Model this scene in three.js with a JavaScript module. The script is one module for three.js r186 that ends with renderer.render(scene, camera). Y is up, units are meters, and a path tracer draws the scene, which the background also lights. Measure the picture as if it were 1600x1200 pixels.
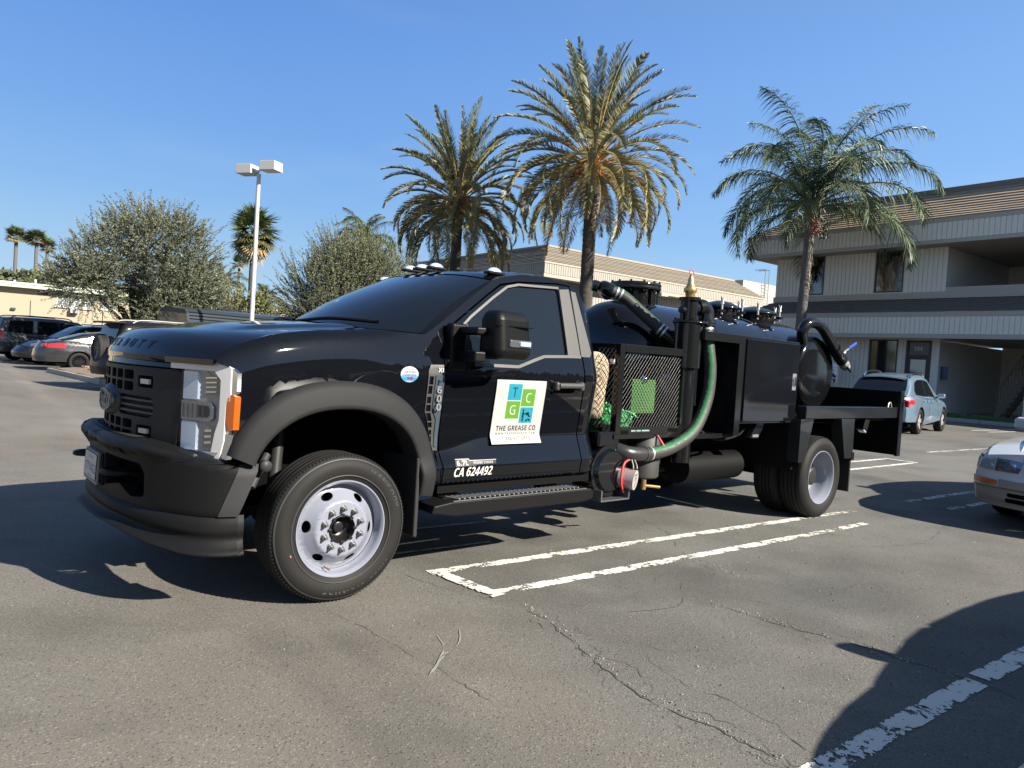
import * as THREE from 'three';
import { mergeGeometries, mergeVertices, toCreasedNormals } from 'three/addons/utils/BufferGeometryUtils.js';
import { RoundedBoxGeometry } from 'three/addons/geometries/RoundedBoxGeometry.js';
import { TessellateModifier } from 'three/addons/modifiers/TessellateModifier.js';
import { TextGeometry } from 'three/addons/geometries/TextGeometry.js';
import { FontLoader } from 'three/addons/loaders/FontLoader.js';

// ------------------------------------------------------------------ camera, sky, sun, exposure
const scene = new THREE.Scene();
const camera = new THREE.PerspectiveCamera(2 * Math.atan(600 / 1138.583) * 180 / Math.PI, 4 / 3, 0.1, 3000);
{
  const yaw = -0.7115, pitch = -0.0333, roll = 0.0625;
  const f = new THREE.Vector3(-Math.sin(yaw) * Math.cos(pitch), Math.sin(pitch), -Math.cos(yaw) * Math.cos(pitch));
  const r = new THREE.Vector3().crossVectors(f, new THREE.Vector3(0, 1, 0)).normalize();
  const u = new THREE.Vector3().crossVectors(r, f);
  camera.position.set(-1.9308, 1.3955, 4.6492);
  camera.up.copy(u.clone().multiplyScalar(Math.cos(roll)).addScaledVector(r, -Math.sin(roll)));
  camera.lookAt(camera.position.clone().add(f));
}
const renderer = new THREE.WebGLRenderer();
renderer.toneMapping = THREE.LinearToneMapping;
renderer.toneMappingExposure = 2.5;
renderer.shadowMap.enabled = true;
const SUN = new THREE.Vector3(0.55, 1, 1.5).normalize();
{
  const W = 1024, H = 512, d = new Float32Array(W * H * 4);
  const K = 1 / 2.5;   // sky radiance for the exposure above
  const mix = (a, b, t) => a + (b - a) * t, ss = (a, b, x) => { x = Math.min(1, Math.max(0, (x - a) / (b - a))); return x * x * (3 - 2 * x); };
  const hsh = (i, j) => { const s = Math.sin(i * 127.1 + j * 311.7) * 43758.5453; return s - Math.floor(s); };
  const vn = (x, y, px) => { const i = Math.floor(x), j = Math.floor(y), fx = x - i, fy = y - j, a = fx * fx * (3 - 2 * fx), b = fy * fy * (3 - 2 * fy), m = (k) => ((k % px) + px) % px;
    return mix(mix(hsh(m(i), j), hsh(m(i + 1), j), a), mix(hsh(m(i), j + 1), hsh(m(i + 1), j + 1), a), b); };
  for (let j = 0; j < H; j++) for (let i = 0; i < W; i++) {
    const el = ((j + 0.5) / H - 0.5) * Math.PI, az = (i + 0.5) / W * 2 * Math.PI;    // row 0 = nadir
    const e = Math.max(0, el), deg = e * 180 / Math.PI, T = [[0, 0.56, 0.75, 0.9], [5, 0.41, 0.64, 0.875], [10, 0.27, 0.51, 0.865], [15, 0.198, 0.42, 0.84], [23, 0.136, 0.325, 0.76], [33, 0.095, 0.22, 0.52], [50, 0.06, 0.128, 0.31], [90, 0.042, 0.09, 0.21]];   // clear sky, pale at the horizon
    let q0 = 0; while (q0 < T.length - 2 && deg > T[q0 + 1][0]) q0++; const f0 = (deg - T[q0][0]) / (T[q0 + 1][0] - T[q0][0]); let c = [1, 2, 3].map((k) => mix(T[q0][k], T[q0 + 1][k], f0));
    const dx = Math.cos(el) * Math.cos(az - Math.PI), dz = Math.cos(el) * Math.sin(az - Math.PI);
    const cs = dx * SUN.x + Math.sin(el) * SUN.y + dz * SUN.z, g = Math.max(0, cs);
    const hz = Math.max(0, cs + 0.42) * (1 - 0.6 * ss(0.5, 1.2, e)); c = c.map((q, k) => q + hz * [0.12, 0.16, 0.16][k]); const glow = 0.16 * Math.pow(g, 5) + 0.6 * Math.pow(g, 40); c = c.map((q, k) => q + glow * [1, 0.95, 0.85][k]);
    const w = ss(0.62, 0.9, vn(az * 6 / 6.2832 * 4, el * 26, 24) * 0.6 + vn(az * 20 / 6.2832 * 4, el * 60 + 7, 80) * 0.4) * ss(0.06, 0.16, e) * ss(0.6, 0.3, e) * 0.035;
    c = c.map((q, k) => mix(q, [0.85, 0.9, 0.98][k], w));
    if (el < 0) c = [0.13, 0.125, 0.12];
    const o = (j * W + i) * 4; for (let k = 0; k < 3; k++) d[o + k] = c[k] * K; d[o + 3] = 1;
  }
  const t = new THREE.DataTexture(d, W, H, THREE.RGBAFormat, THREE.FloatType);
  t.mapping = THREE.EquirectangularReflectionMapping; t.magFilter = THREE.LinearFilter; t.minFilter = THREE.LinearFilter; t.needsUpdate = true;
  scene.background = t; scene.environment = t;
}
const sun = new THREE.DirectionalLight(new THREE.Color(1, 0.92, 0.79), 5);
sun.position.copy(SUN).multiplyScalar(120); sun.castShadow = true;
sun.shadow.mapSize.set(4096, 4096);
Object.assign(sun.shadow.camera, { left: -70, right: 70, top: 70, bottom: -70, near: 1, far: 300 });
scene.add(sun, sun.target);

// ------------------------------------------------------------------ helpers
let seed = 7;
const rnd = () => { seed = (seed * 1664525 + 1013904223) >>> 0; return seed / 4294967296; };
const rr = (a, b) => a + (b - a) * rnd();
const mixf = (a, b, t) => a + (b - a) * t;
const clamp = (x, a = 0, b = 1) => Math.min(b, Math.max(a, x));
const sst = (a, b, x) => { x = clamp((x - a) / (b - a)); return x * x * (3 - 2 * x); };
const hash2 = (i, j) => { const s = Math.sin(i * 12.9898 + j * 78.233) * 43758.5453; return s - Math.floor(s); };
const vnoise = (x, y) => { const i = Math.floor(x), j = Math.floor(y), fx = x - i, fy = y - j, a = fx * fx * (3 - 2 * fx), b = fy * fy * (3 - 2 * fy);
  return mixf(mixf(hash2(i, j), hash2(i + 1, j), a), mixf(hash2(i, j + 1), hash2(i + 1, j + 1), a), b); };
const fbm = (x, y, n = 4) => { let s = 0, a = 0.5, t = 0; for (let k = 0; k < n; k++) { s += a * vnoise(x, y); t += a; x = x * 2.03 + 17.1; y = y * 2.03 + 5.3; a *= 0.5; } return s / t; };
const lerpTab = (tab, x) => { if (x <= tab[0][0]) return tab[0][1]; for (let i = 1; i < tab.length; i++) if (x <= tab[i][0]) return mixf(tab[i - 1][1], tab[i][1], (x - tab[i - 1][0]) / (tab[i][0] - tab[i - 1][0])); return tab[tab.length - 1][1]; };
// monotone cubic through a table
const smoothTab = (tab, x) => { const n = tab.length; if (x <= tab[0][0]) return tab[0][1]; if (x >= tab[n - 1][0]) return tab[n - 1][1]; const sl = (i) => (tab[i + 1][1] - tab[i][1]) / (tab[i + 1][0] - tab[i][0]); const m = (i) => i === 0 ? sl(0) : i === n - 1 ? sl(n - 2) : sl(i - 1) * sl(i) <= 0 ? 0 : 2 * sl(i - 1) * sl(i) / (sl(i - 1) + sl(i));
  let i = 0; while (x > tab[i + 1][0]) i++; const h = tab[i + 1][0] - tab[i][0], t = (x - tab[i][0]) / h, t2 = t * t, t3 = t2 * t; return (2 * t3 - 3 * t2 + 1) * tab[i][1] + (t3 - 2 * t2 + t) * h * m(i) + (3 * t2 - 2 * t3) * tab[i + 1][1] + (t3 - t2) * h * m(i + 1); };
const V3 = (x, y, z) => new THREE.Vector3(x, y, z);

const used = {};
const numbered = (n) => { const k = used[n] = (used[n] || 0) + 1; return k === 1 ? n : n + '_' + String(k - 1).padStart(3, '0'); };
const clean = (g) => { for (const k of Object.keys(g.attributes)) if (!['position', 'normal', 'uv'].includes(k)) g.deleteAttribute(k); if (!g.attributes.uv) g.setAttribute('uv', new THREE.BufferAttribute(new Float32Array(g.attributes.position.count * 2), 2)); return g.index ? g.toNonIndexed() : g; };
const merge = (list) => list.length === 1 ? list[0] : mergeGeometries(list.map(clean));
function part(name, geo, m, parent, label) {
  const o = new THREE.Mesh(Array.isArray(geo) ? merge(geo) : geo, m); o.name = name; o.castShadow = o.receiveShadow = true;
  if (label) o.userData.label = label;
  parent.add(o); return o;
}
function tag(o, label, category, group) { o.userData.label = label; o.userData.category = category; if (group) o.userData.group = group; return o; }
function thing(name, label, category, pos = [0, 0, 0], ry = 0, group) {
  const o = new THREE.Group(); o.name = numbered(name); o.position.set(...pos); o.rotation.y = ry; scene.add(o); return tag(o, label, category, group);
}
function struct(name, geo, m, parent = scene, kind = 'structure') { const o = part(parent === scene ? numbered(name) : name, geo, m, parent); o.userData.kind = kind; return o; }
const sub = (name, parent, pos = [0, 0, 0]) => { const g = new THREE.Group(); g.name = name; g.position.set(...pos); parent.add(g); return g; };

function box(w, h, d, x = 0, y = 0, z = 0, b = 0) { const g = b ? new RoundedBoxGeometry(w, h, d, 2, Math.min(b, w / 2.02, h / 2.02, d / 2.02)) : new THREE.BoxGeometry(w, h, d); g.translate(x, y, z); return g; }
const boxr = (w, h, d, x, y, z, rx = 0, ry = 0, rz = 0, b = 0) => { const g = box(w, h, d, 0, 0, 0, b); g.applyMatrix4(new THREE.Matrix4().compose(V3(x, y, z), new THREE.Quaternion().setFromEuler(new THREE.Euler(rx, ry, rz)), V3(1, 1, 1))); return g; };
const bb = (x0, x1, y0, y1, z0, z1, b = 0) => box(x1 - x0, y1 - y0, z1 - z0, (x0 + x1) / 2, (y0 + y1) / 2, (z0 + z1) / 2, b);
function rod(a, b, r, r2 = r, n = 12, open = false) { const A = V3(...a), B = V3(...b), L = A.distanceTo(B), g = new THREE.CylinderGeometry(r2, r, L, n, 1, open); g.translate(0, L / 2, 0);
  g.applyMatrix4(new THREE.Matrix4().compose(A, new THREE.Quaternion().setFromUnitVectors(V3(0, 1, 0), B.sub(A).normalize()), V3(1, 1, 1))); return g; }
const tube = (pts, r, seg = 40, n = 10, closed = false) => new THREE.TubeGeometry(new THREE.CatmullRomCurve3(pts.map((p) => V3(...p)), closed, 'centripetal'), seg, r, n, closed);
function lathe(pts, axis = 'y', n = 40, at = [0, 0, 0]) { const g = new THREE.LatheGeometry(pts.map((p) => new THREE.Vector2(p[0], p[1])), n); if (axis === 'z') g.rotateX(Math.PI / 2); if (axis === 'x') g.rotateZ(-Math.PI / 2); g.translate(...at); return g; }
function grid(nu, nv, f) {
  const p = [], uv = [], ix = [];
  for (let j = 0; j <= nv; j++) for (let i = 0; i <= nu; i++) { p.push(...f(i / nu, j / nv)); uv.push(i / nu, j / nv); }
  for (let j = 0; j < nv; j++) for (let i = 0; i < nu; i++) { const a = j * (nu + 1) + i, b = a + 1, c = a + nu + 1, e = c + 1; ix.push(a, b, e, a, e, c); }
  const g = new THREE.BufferGeometry(); g.setAttribute('position', new THREE.Float32BufferAttribute(p, 3)); g.setAttribute('uv', new THREE.Float32BufferAttribute(uv, 2)); g.setIndex(ix); g.computeVertexNormals(); return g;
}
// a grid with a back skirt of depth t (vector), so that it reads as a plate
function slab(nu, nv, f, t) {
  const sk = (h, n) => grid(n, 1, (u, v) => { const q = h(u); return [q[0] + t[0] * v, q[1] + t[1] * v, q[2] + t[2] * v]; });
  return merge([grid(nu, nv, f), sk((u) => f(u, 0), nu), sk((u) => f(u, 1), nu), sk((v) => f(0, v), nv), sk((v) => f(1, v), nv)]);
}
// a flat outline (with holes), finely triangulated, bent by map(a, b) -> [x, y, z]
function patch(outline, map, L = 0.08, holes = [], t = null) {
  const s = new THREE.Shape(outline.map((p) => new THREE.Vector2(...p))); for (const h of holes) s.holes.push(new THREE.Path(h.map((p) => new THREE.Vector2(...p))));
  let g = new THREE.ShapeGeometry(s); g.deleteAttribute('normal'); g.deleteAttribute('uv'); g = g.toNonIndexed();
  if (L) g = new TessellateModifier(L, 7).modify(g);
  g = mergeVertices(g, 1e-6); const P = g.attributes.position, NN = new Float32Array(P.count * 3), UV = new Float32Array(P.count * 2), e = 0.002;   // normals from the bent surface itself
  for (let i = 0; i < P.count; i++) { const a = P.getX(i), b = P.getY(i), q = map(a, b), da = map(a + e, b), db = map(a, b + e), dc = map(a - e, b), dd = map(a, b - e); const n = V3(da[0] - dc[0], da[1] - dc[1], da[2] - dc[2]).cross(V3(db[0] - dd[0], db[1] - dd[1], db[2] - dd[2])).normalize(); NN.set([n.x, n.y, n.z], i * 3); UV.set([a, b], i * 2); P.setXYZ(i, ...q); }
  g.setAttribute('normal', new THREE.BufferAttribute(NN, 3)); g.setAttribute('uv', new THREE.BufferAttribute(UV, 2));
  if (!t) return g;
  const out = [g]; for (const loop of [outline, ...holes]) { const pts = []; loop.forEach((p, i) => { const q = loop[(i + 1) % loop.length], n = L ? Math.max(1, Math.ceil(Math.hypot(q[0] - p[0], q[1] - p[1]) / L)) : 1; for (let k = 0; k < n; k++) pts.push([mixf(p[0], q[0], k / n), mixf(p[1], q[1], k / n)]); }); pts.push(pts[0]);
    for (let i = 0; i + 1 < pts.length; i++) out.push(grid(1, 1, (u, v) => { const q = map(...pts[i + u]); return [q[0] + t[0] * v, q[1] + t[1] * v, q[2] + t[2] * v]; })); }
  return merge(out);
}
function shapeEx(pts, depth, bev = 0, holes = []) { const s = new THREE.Shape(pts.map((p) => new THREE.Vector2(...p))); for (const h of holes) s.holes.push(new THREE.Path(h.map((p) => new THREE.Vector2(...p)))); return new THREE.ExtrudeGeometry(s, { depth, bevelEnabled: bev > 0, bevelSize: bev, bevelThickness: bev, bevelSegments: 2, curveSegments: 16 }); }
// rounded smoothing of a closed polyline
function roundPoly(pts, r, n = 4) { const o = []; pts.forEach((p, i) => { const a = pts[(i + pts.length - 1) % pts.length], b = pts[(i + 1) % pts.length]; const da = Math.hypot(a[0] - p[0], a[1] - p[1]), db = Math.hypot(b[0] - p[0], b[1] - p[1]); const q = Math.min(p[2] ?? r, da / 2.01, db / 2.01);
  const A = [p[0] + (a[0] - p[0]) * q / da, p[1] + (a[1] - p[1]) * q / da], B = [p[0] + (b[0] - p[0]) * q / db, p[1] + (b[1] - p[1]) * q / db]; for (let k = 0; k <= n; k++) { const t = k / n; o.push([(1 - t) * (1 - t) * A[0] + 2 * t * (1 - t) * p[0] + t * t * B[0], (1 - t) * (1 - t) * A[1] + 2 * t * (1 - t) * p[1] + t * t * B[1]]); } }); return o; }
function canvasTex(w, h, draw) { const c = document.createElement('canvas'); c.width = w; c.height = h; draw(c.getContext('2d'), w, h); const t = new THREE.CanvasTexture(c); t.colorSpace = THREE.SRGBColorSpace; return t; }
const fonts = {}; for (const k of ['sans_bold', 'sans_regular', 'serif_bold']) fonts[k] = await new FontLoader().loadAsync('fonts/droid/droid_' + k + '.typeface.json');
function text(str, size, depth, font = 'sans_bold', sx = 1) { const g = new TextGeometry(str, { font: fonts[font], size, depth, curveSegments: 5, bevelEnabled: false }); g.computeBoundingBox(); g.translate(-g.boundingBox.min.x, 0, 0); g.scale(sx, 1, 1); return g; }

const std = (r, g, b, rough = 0.6, metal = 0, o = {}) => new THREE.MeshStandardMaterial({ color: new THREE.Color().setRGB(r, g, b), roughness: rough, metalness: metal, side: THREE.DoubleSide, ...o });
const phy = (r, g, b, rough, o = {}) => new THREE.MeshPhysicalMaterial({ color: new THREE.Color().setRGB(r, g, b), roughness: rough, side: THREE.DoubleSide, ...o });
const carPaint = (r, g, b, metal = 0) => phy(r, g, b, 0.4, { metalness: metal, specularIntensity: 0.3, clearcoat: 1, clearcoatRoughness: 0.03 });
// fine grain used as bump on plastic, rubber, stucco
const noiseTex = (n, f, rep) => { const d = new Uint8Array(n * n * 4); for (let i = 0; i < n * n; i++) { const v = f(i % n, (i / n) | 0); d[i * 4] = d[i * 4 + 1] = d[i * 4 + 2] = clamp(v) * 255; d[i * 4 + 3] = 255; } const t = new THREE.DataTexture(d, n, n); t.wrapS = t.wrapT = THREE.RepeatWrapping; t.magFilter = THREE.LinearFilter; t.minFilter = THREE.LinearMipmapLinearFilter; t.generateMipmaps = true; if (rep) t.repeat.set(rep, rep); t.needsUpdate = true; return t; };
const drk = (c, rough, spec) => phy(c, c * 1.03, c * 1.1, rough, { specularIntensity: spec });
const M = {
  paint: phy(0.0035, 0.004, 0.0055, 0.5, { specularIntensity: 0, clearcoat: 1, clearcoatRoughness: 0.02 }),
  tankPaint: phy(0.004, 0.0045, 0.006, 0.5, { specularIntensity: 0, clearcoat: 1, clearcoatRoughness: 0.03 }),
  steelBlack: phy(0.005, 0.0055, 0.006, 0.5, { specularIntensity: 0.1, clearcoat: 0.8, clearcoatRoughness: 0.1 }),
  frame: drk(0.004, 0.6, 0.3),
  dark: drk(0.003, 0.9, 0.1),
  plastic: drk(0.007, 0.5, 0.35), flare: drk(0.017, 0.65, 0.35), mirrorBlack: drk(0.004, 0.42, 0.4),
  glass: phy(0.006, 0.008, 0.011, 0.04, { specularIntensity: 1, ior: 1.55 }),
  paneDark: phy(0.01, 0.011, 0.012, 0.05, { ior: 2.3 }),
  chrome: std(0.75, 0.76, 0.78, 0.1, 1), satin: std(0.2, 0.2, 0.2, 0.45, 0.4), silver: std(0.6, 0.6, 0.6, 0.35, 0.7), zinc: std(0.55, 0.54, 0.5, 0.4, 0.9),
  wheel: phy(0.19, 0.205, 0.255, 0.35, { clearcoat: 0.4, clearcoatRoughness: 0.2 }), rubber: phy(0.0135, 0.0132, 0.013, 0.65, { specularIntensity: 0.4 }), rubberMark: drk(0.042, 0.5, 0.6),
  white: std(0.5, 0.5, 0.485, 0.5), whiteGloss: carPaint(0.72, 0.73, 0.72), amber: phy(0.36, 0.078, 0.006, 0.15, { clearcoat: 1 }), red: phy(0.45, 0.012, 0.015, 0.15, { clearcoat: 1 }), redWire: std(0.55, 0.04, 0.06, 0.5),
  brass: std(0.62, 0.42, 0.16, 0.35, 0.9), lens: phy(0.4, 0.49, 0.62, 0.1, { clearcoat: 1, metalness: 0.25 }), lensDark: phy(0.16, 0.17, 0.18, 0.12, { clearcoat: 1, metalness: 0.6 }),
  hoseBlack: std(0.028, 0.028, 0.027, 0.6), hoseGreen: std(0.017, 0.12, 0.045, 0.5), greenTarp: std(0.025, 0.2, 0.055, 0.6), greenBox: std(0.045, 0.15, 0.03, 0.5), bluePlastic: std(0.02, 0.05, 0.28, 0.45),
};
// ------------------------------------------------------------------ site frame: the buildings and stalls stand at a small angle to the truck
const PHI = 0.05744, cP = Math.cos(PHI), sP = Math.sin(PHI);
const S = (x, y, z) => [x * cP - z * sP, y, x * sP + z * cP];           // site metres -> world metres
const siteOf = (x, z) => [x * cP + z * sP, -x * sP + z * cP];

// ------------------------------------------------------------------ ground
{
  const n = 1024, f = new Float32Array(n * n);
  for (let j = 0; j < n; j++) for (let i = 0; i < n; i++) f[j * n + i] = 0.5 + (hash2(i, j) - 0.5) * 0.34;
  const put = (x, y, r, v) => { const R = Math.ceil(r); for (let b = -R; b <= R; b++) for (let a = -R; a <= R; a++) { const q = Math.hypot(a, b) / r; if (q < 1) { const k = ((y + b + n) % n) * n + ((x + a + n) % n); f[k] = mixf(f[k], v, 1 - q * q * q); } } };
  for (let k = 0; k < 26000; k++) put((rnd() * n) | 0, (rnd() * n) | 0, rr(1, 3.2), 0.24 + rnd() * 0.52);
  for (let k = 0; k < 1500; k++) put((rnd() * n) | 0, (rnd() * n) | 0, rr(1, 2.4), rr(0.75, 1.0));
  for (let k = 0; k < 2200; k++) put((rnd() * n) | 0, (rnd() * n) | 0, rr(1, 2.6), rr(0.05, 0.2));
  const col = new Uint8Array(n * n * 4), bmp = new Uint8Array(n * n * 4);
  const s8 = (l) => 255 * (l < 0.0031308 ? 12.92 * l : 1.055 * Math.pow(l, 1 / 2.4) - 0.055);
  for (let k = 0; k < n * n; k++) { const l = 0.045 + 0.21 * Math.pow(f[k], 1.6); col[k * 4] = s8(l * 1.065); col[k * 4 + 1] = s8(l); col[k * 4 + 2] = s8(l * 0.88); col[k * 4 + 3] = 255; bmp[k * 4] = bmp[k * 4 + 1] = bmp[k * 4 + 2] = f[k] * 255; bmp[k * 4 + 3] = 255; }
  const mk = (d, cs) => { const t = new THREE.DataTexture(d, n, n); t.wrapS = t.wrapT = THREE.RepeatWrapping; t.magFilter = THREE.LinearFilter; t.minFilter = THREE.LinearMipmapLinearFilter; t.generateMipmaps = true; if (cs) t.colorSpace = THREE.SRGBColorSpace; t.needsUpdate = true; return t; };
  M.asphalt = new THREE.MeshStandardMaterial({ map: mk(col, true), bumpMap: mk(bmp), bumpScale: 0.004, roughness: 0.86, vertexColors: true, side: THREE.DoubleSide });
  const axis = (a, b, lo, hi) => { const o = []; for (let x = a; x < b; x += 0.11) o.push(x); let s = 0.11, x = b; while (x < hi) { o.push(x); s *= 1.075; x += s; } o.push(hi); s = 0.11; x = a; const l = []; while (x > lo) { s *= 1.075; x -= s; l.unshift(Math.max(lo, x)); } return [...l, ...o]; };
  const X = axis(-3.2, 9.5, -500, 700), Z = axis(-4, 4.6, -700, 400), p = [], uv = [], c = [], ix = [];
  for (const z of Z) for (const x of X) {
    p.push(x, 0, z); uv.push(x / 2.2, z / 2.2);
    const [sx, sz] = siteOf(x, z);
    const stall = sst(0.35, 0.75, sx + (fbm(sx * 1.3, sz * 1.3) - 0.5) * 0.5);                         // old patched stalls against the newer aisle
    let v = 1.02 + (fbm(x * 0.35 + 9, z * 0.35) - 0.5) * 0.5 + (fbm(x * 1.7, z * 1.7 + 31) - 0.5) * 0.3 + (fbm(x * 5 + 3, z * 5, 2) - 0.5) * 0.16;
    v *= mixf(1, 0.93, stall);
    const band = Math.exp(-Math.pow((sx + 0.1 + (fbm(sz * 0.6, 4) - 0.5) * 0.25) / 0.16, 2)); v *= 1 + 0.2 * band * sst(-3, -5, sz) - 0.1 * band * sst(0.4, 1.5, sz);
    const rut = Math.exp(-Math.pow((sx + 0.42) / 0.07, 2)) * sst(0.9, 1.4, sz); v *= 1 - 0.2 * rut; const seam = Math.exp(-Math.pow((sx + 0.12 - 0.04 * Math.sin(sz * 2.1)) / 0.05, 2)) * sst(0.9, 1.4, sz); v *= 1 - 0.13 * seam;
    const st = sst(0.56, 0.7, fbm(x * 0.9 + 40, z * 0.9 + 11)); v *= 1 - 0.22 * st * stall; const pt = sst(0.57, 0.6, fbm(x * 0.45 + 13, z * 0.55 + 2, 3)); v *= 1 + 0.07 * pt; v *= 1 - 0.12 * sst(0.6, 0.72, fbm(x * 3.2 + 8, z * 3.2, 3)); const sk = Math.exp(-Math.pow((sx - 2.6 + 0.35 * Math.sin(sz * 0.8)) / 0.1, 2)) + Math.exp(-Math.pow((sz + 3.2 - 0.1 * sx) / 0.12, 2)); v *= 1 - 0.08 * sk;
    for (const [ox, oz, r, a] of [[1.95, 0.42, 0.35, 0.3], [2.9, 2.6, 0.5, 0.22], [3.7, 2.2, 0.3, 0.2], [2.4, 1.75, 0.25, 0.18], [4.3, 2.75, 0.4, 0.15]]) { const q = Math.hypot((x - ox) * 0.8, z - oz) / r; v *= 1 - a * sst(1, 0.35, q + (fbm(x * 6, z * 6, 2) - 0.5) * 0.5); }
    const warm = 0.03 * (fbm(x * 0.5 + 70, z * 0.5) - 0.5) * 4 + mixf(0.02, -0.03, stall);
    c.push(v * (1 + warm), v, v * (1 - warm));
  }
  const nx = X.length; for (let j = 0; j + 1 < Z.length; j++) for (let i = 0; i + 1 < nx; i++) { const a = j * nx + i; ix.push(a, a + nx, a + nx + 1, a, a + nx + 1, a + 1); }
  const g = new THREE.BufferGeometry(); g.setAttribute('position', new THREE.Float32BufferAttribute(p, 3)); g.setAttribute('uv', new THREE.Float32BufferAttribute(uv, 2)); g.setAttribute('color', new THREE.Float32BufferAttribute(c, 3)); g.setIndex(ix); g.computeVertexNormals();
  struct('asphalt_ground', g, M.asphalt);
}
// cracks: narrow ragged ribbons of dark filler and grit, 4 mm proud
{
  const ribbon = (pts, w, y, jag, step = 0.03) => { const cv = new THREE.CatmullRomCurve3(pts.map((p) => V3(p[0], 0, p[1]))), n = Math.ceil(cv.getLength() / step); let ph = rnd() * 99;
    return grid(n, 1, (u, v) => { const q = cv.getPointAt(u), t = cv.getTangentAt(u), o = (fbm(u * n * 0.22 + ph, 3) - 0.5) * jag + (fbm(u * n * 1.3 + ph, 8, 2) - 0.5) * jag * 0.5, ww = w * clamp(2.2 * (fbm(u * n * 0.35 + ph, 9, 3) - 0.28), 0.05, 1.3) * Math.min(1, 8 * u + 0.1, 8 * (1 - u) + 0.1); const k = o + (v - 0.5) * ww; return [q.x - t.z * k, y, q.z + t.x * k]; }); };
  const C = { c1: [[0.85,1.60],[0.79,1.97],[0.59,2.57],[0.55,2.90],[0.57,3.10],[0.56,3.41],[0.51,3.65]], c2: [[1.87,2.20],[1.92,2.42],[1.94,2.72],[2.01,3.04],[2.01,3.26],[2.06,3.51],[1.99,3.81]], c3: [[3.32,0.75],[2.68,1.45],[2.56,1.93],[2.65,2.22]], c4: [[3.26,2.48],[2.68,2.49],[2.35,2.44]], c5: [[5.29,1.49],[4.94,2.10],[5.50,2.51],[5.37,2.91],[5.47,3.23]], c6: [[0.91,2.44],[0.81,2.71],[0.83,3.11],[0.71,3.47]], c7: [[3.44,0.25],[3.36,0.50],[3.11,0.98]], d3: [[-0.10,1.11],[-0.04,1.84],[-0.03,2.49]], e1: [[0.5,0.35],[0.62,1.0],[0.78,1.5]], e2: [[6.1,0.6],[7.2,2.2],[8.6,2.9]], e3: [[4.2,1.9],[4.9,2.2],[6.4,2.0]], e4: [[1.2,2.0],[1.7,2.1],[2.1,1.8]] };
  const list = []; for (const [k, p] of Object.entries(C)) { const wide = k === 'c1' || k === 'c2'; list.push(ribbon(p, wide ? 0.01 : k[0] === 'd' ? 0.004 : 0.005, 0.003, wide ? 0.05 : 0.06)); if (wide) { list.push(ribbon(p.map((q) => [q[0] + 0.06, q[1] + 0.03]), 0.004, 0.003, 0.2)); list.push(ribbon(p.map((q) => [q[0] - 0.05, q[1] + 0.05]), 0.004, 0.003, 0.24)); } }
  for (let k = 0; k < 16; k++) { const x = rr(0.8, 5.6), z = rr(1.7, 3.6), a = rnd() * 6.28, l = rr(0.12, 0.5); list.push(ribbon([[x, z], [x + l * 0.5 * Math.cos(a), z + l * 0.5 * Math.sin(a)], [x + l * Math.cos(a + 0.5), z + l * Math.sin(a + 0.5)]], 0.0035, 0.003, 0.1)); }
  struct('pavement_cracks', merge(list), std(0.07, 0.067, 0.061, 0.95));
  // pale scrape marks
  const chalk = std(0.24, 0.23, 0.21, 0.9);
  struct('tyre_scrape', merge([ribbon([[0.19,1.74],[0.13,1.88],[0.02,2.00],[-0.11,2.10]], 0.022, 0.004, 0.01), ribbon([[0.34,1.72],[0.22,1.88],[0.08,1.95],[0.02,1.99]], 0.01, 0.004, 0.01)]), chalk);
}
// loose grit, some of it gathered along the cracks
const CRK = [[0.85,1.60],[0.79,1.97],[0.59,2.57],[0.55,2.90],[0.57,3.10],[0.56,3.41],[1.87,2.20],[1.92,2.42],[1.94,2.72],[2.01,3.04],[2.01,3.26],[2.06,3.51],[3.32,0.75],[2.68,1.45],[2.56,1.93]];
{
  const list = new THREE.InstancedMesh(new THREE.IcosahedronGeometry(1, 0), std(0.24, 0.23, 0.21, 0.9), 5200); list.name = 'loose_gravel'; list.userData = { kind: 'stuff', label: 'pale loose grit scattered over the asphalt', category: 'gravel' };
  const m = new THREE.Matrix4(), q = new THREE.Quaternion(), col = new THREE.Color();
  for (let i = 0; i < 5200; i++) { let x, z, t = 0; if (i < 1500) { const k = Math.floor(rnd() * (CRK.length - 1)), a = CRK[k], b = CRK[k + 1], u = rnd(); x = mixf(a[0], b[0], u) + rr(-0.07, 0.07) * rnd() + 0.02; z = mixf(a[1], b[1], u) + rr(-0.07, 0.07) * rnd(); if (Math.hypot(a[0] - b[0], a[1] - b[1]) > 0.9) { x = rr(0.8, 5); z = rr(1.7, 3.6); } } else do { x = rr(-2.5, 7.5); z = rr(0.1, 4.4); t++; } while (t < 6 && fbm(x * 0.9, z * 1.2 + 9) < 0.5 && rnd() < 0.85); const s = (0.001 + 0.0045 * Math.pow(rnd(), 4)) * (x < 0.3 ? 0.6 : 1); q.setFromEuler(new THREE.Euler(rnd() * 6, rnd() * 6, rnd() * 6)); m.compose(V3(x, s * 0.5, z), q, V3(s * rr(0.7, 1.6), s * 0.8, s)); list.setMatrixAt(i, m); const v = rr(0.25, 1.5); list.setColorAt(i, col.setRGB(v, v * 0.98, v * 0.95)); }
  list.castShadow = true; scene.add(list);
}
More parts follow.
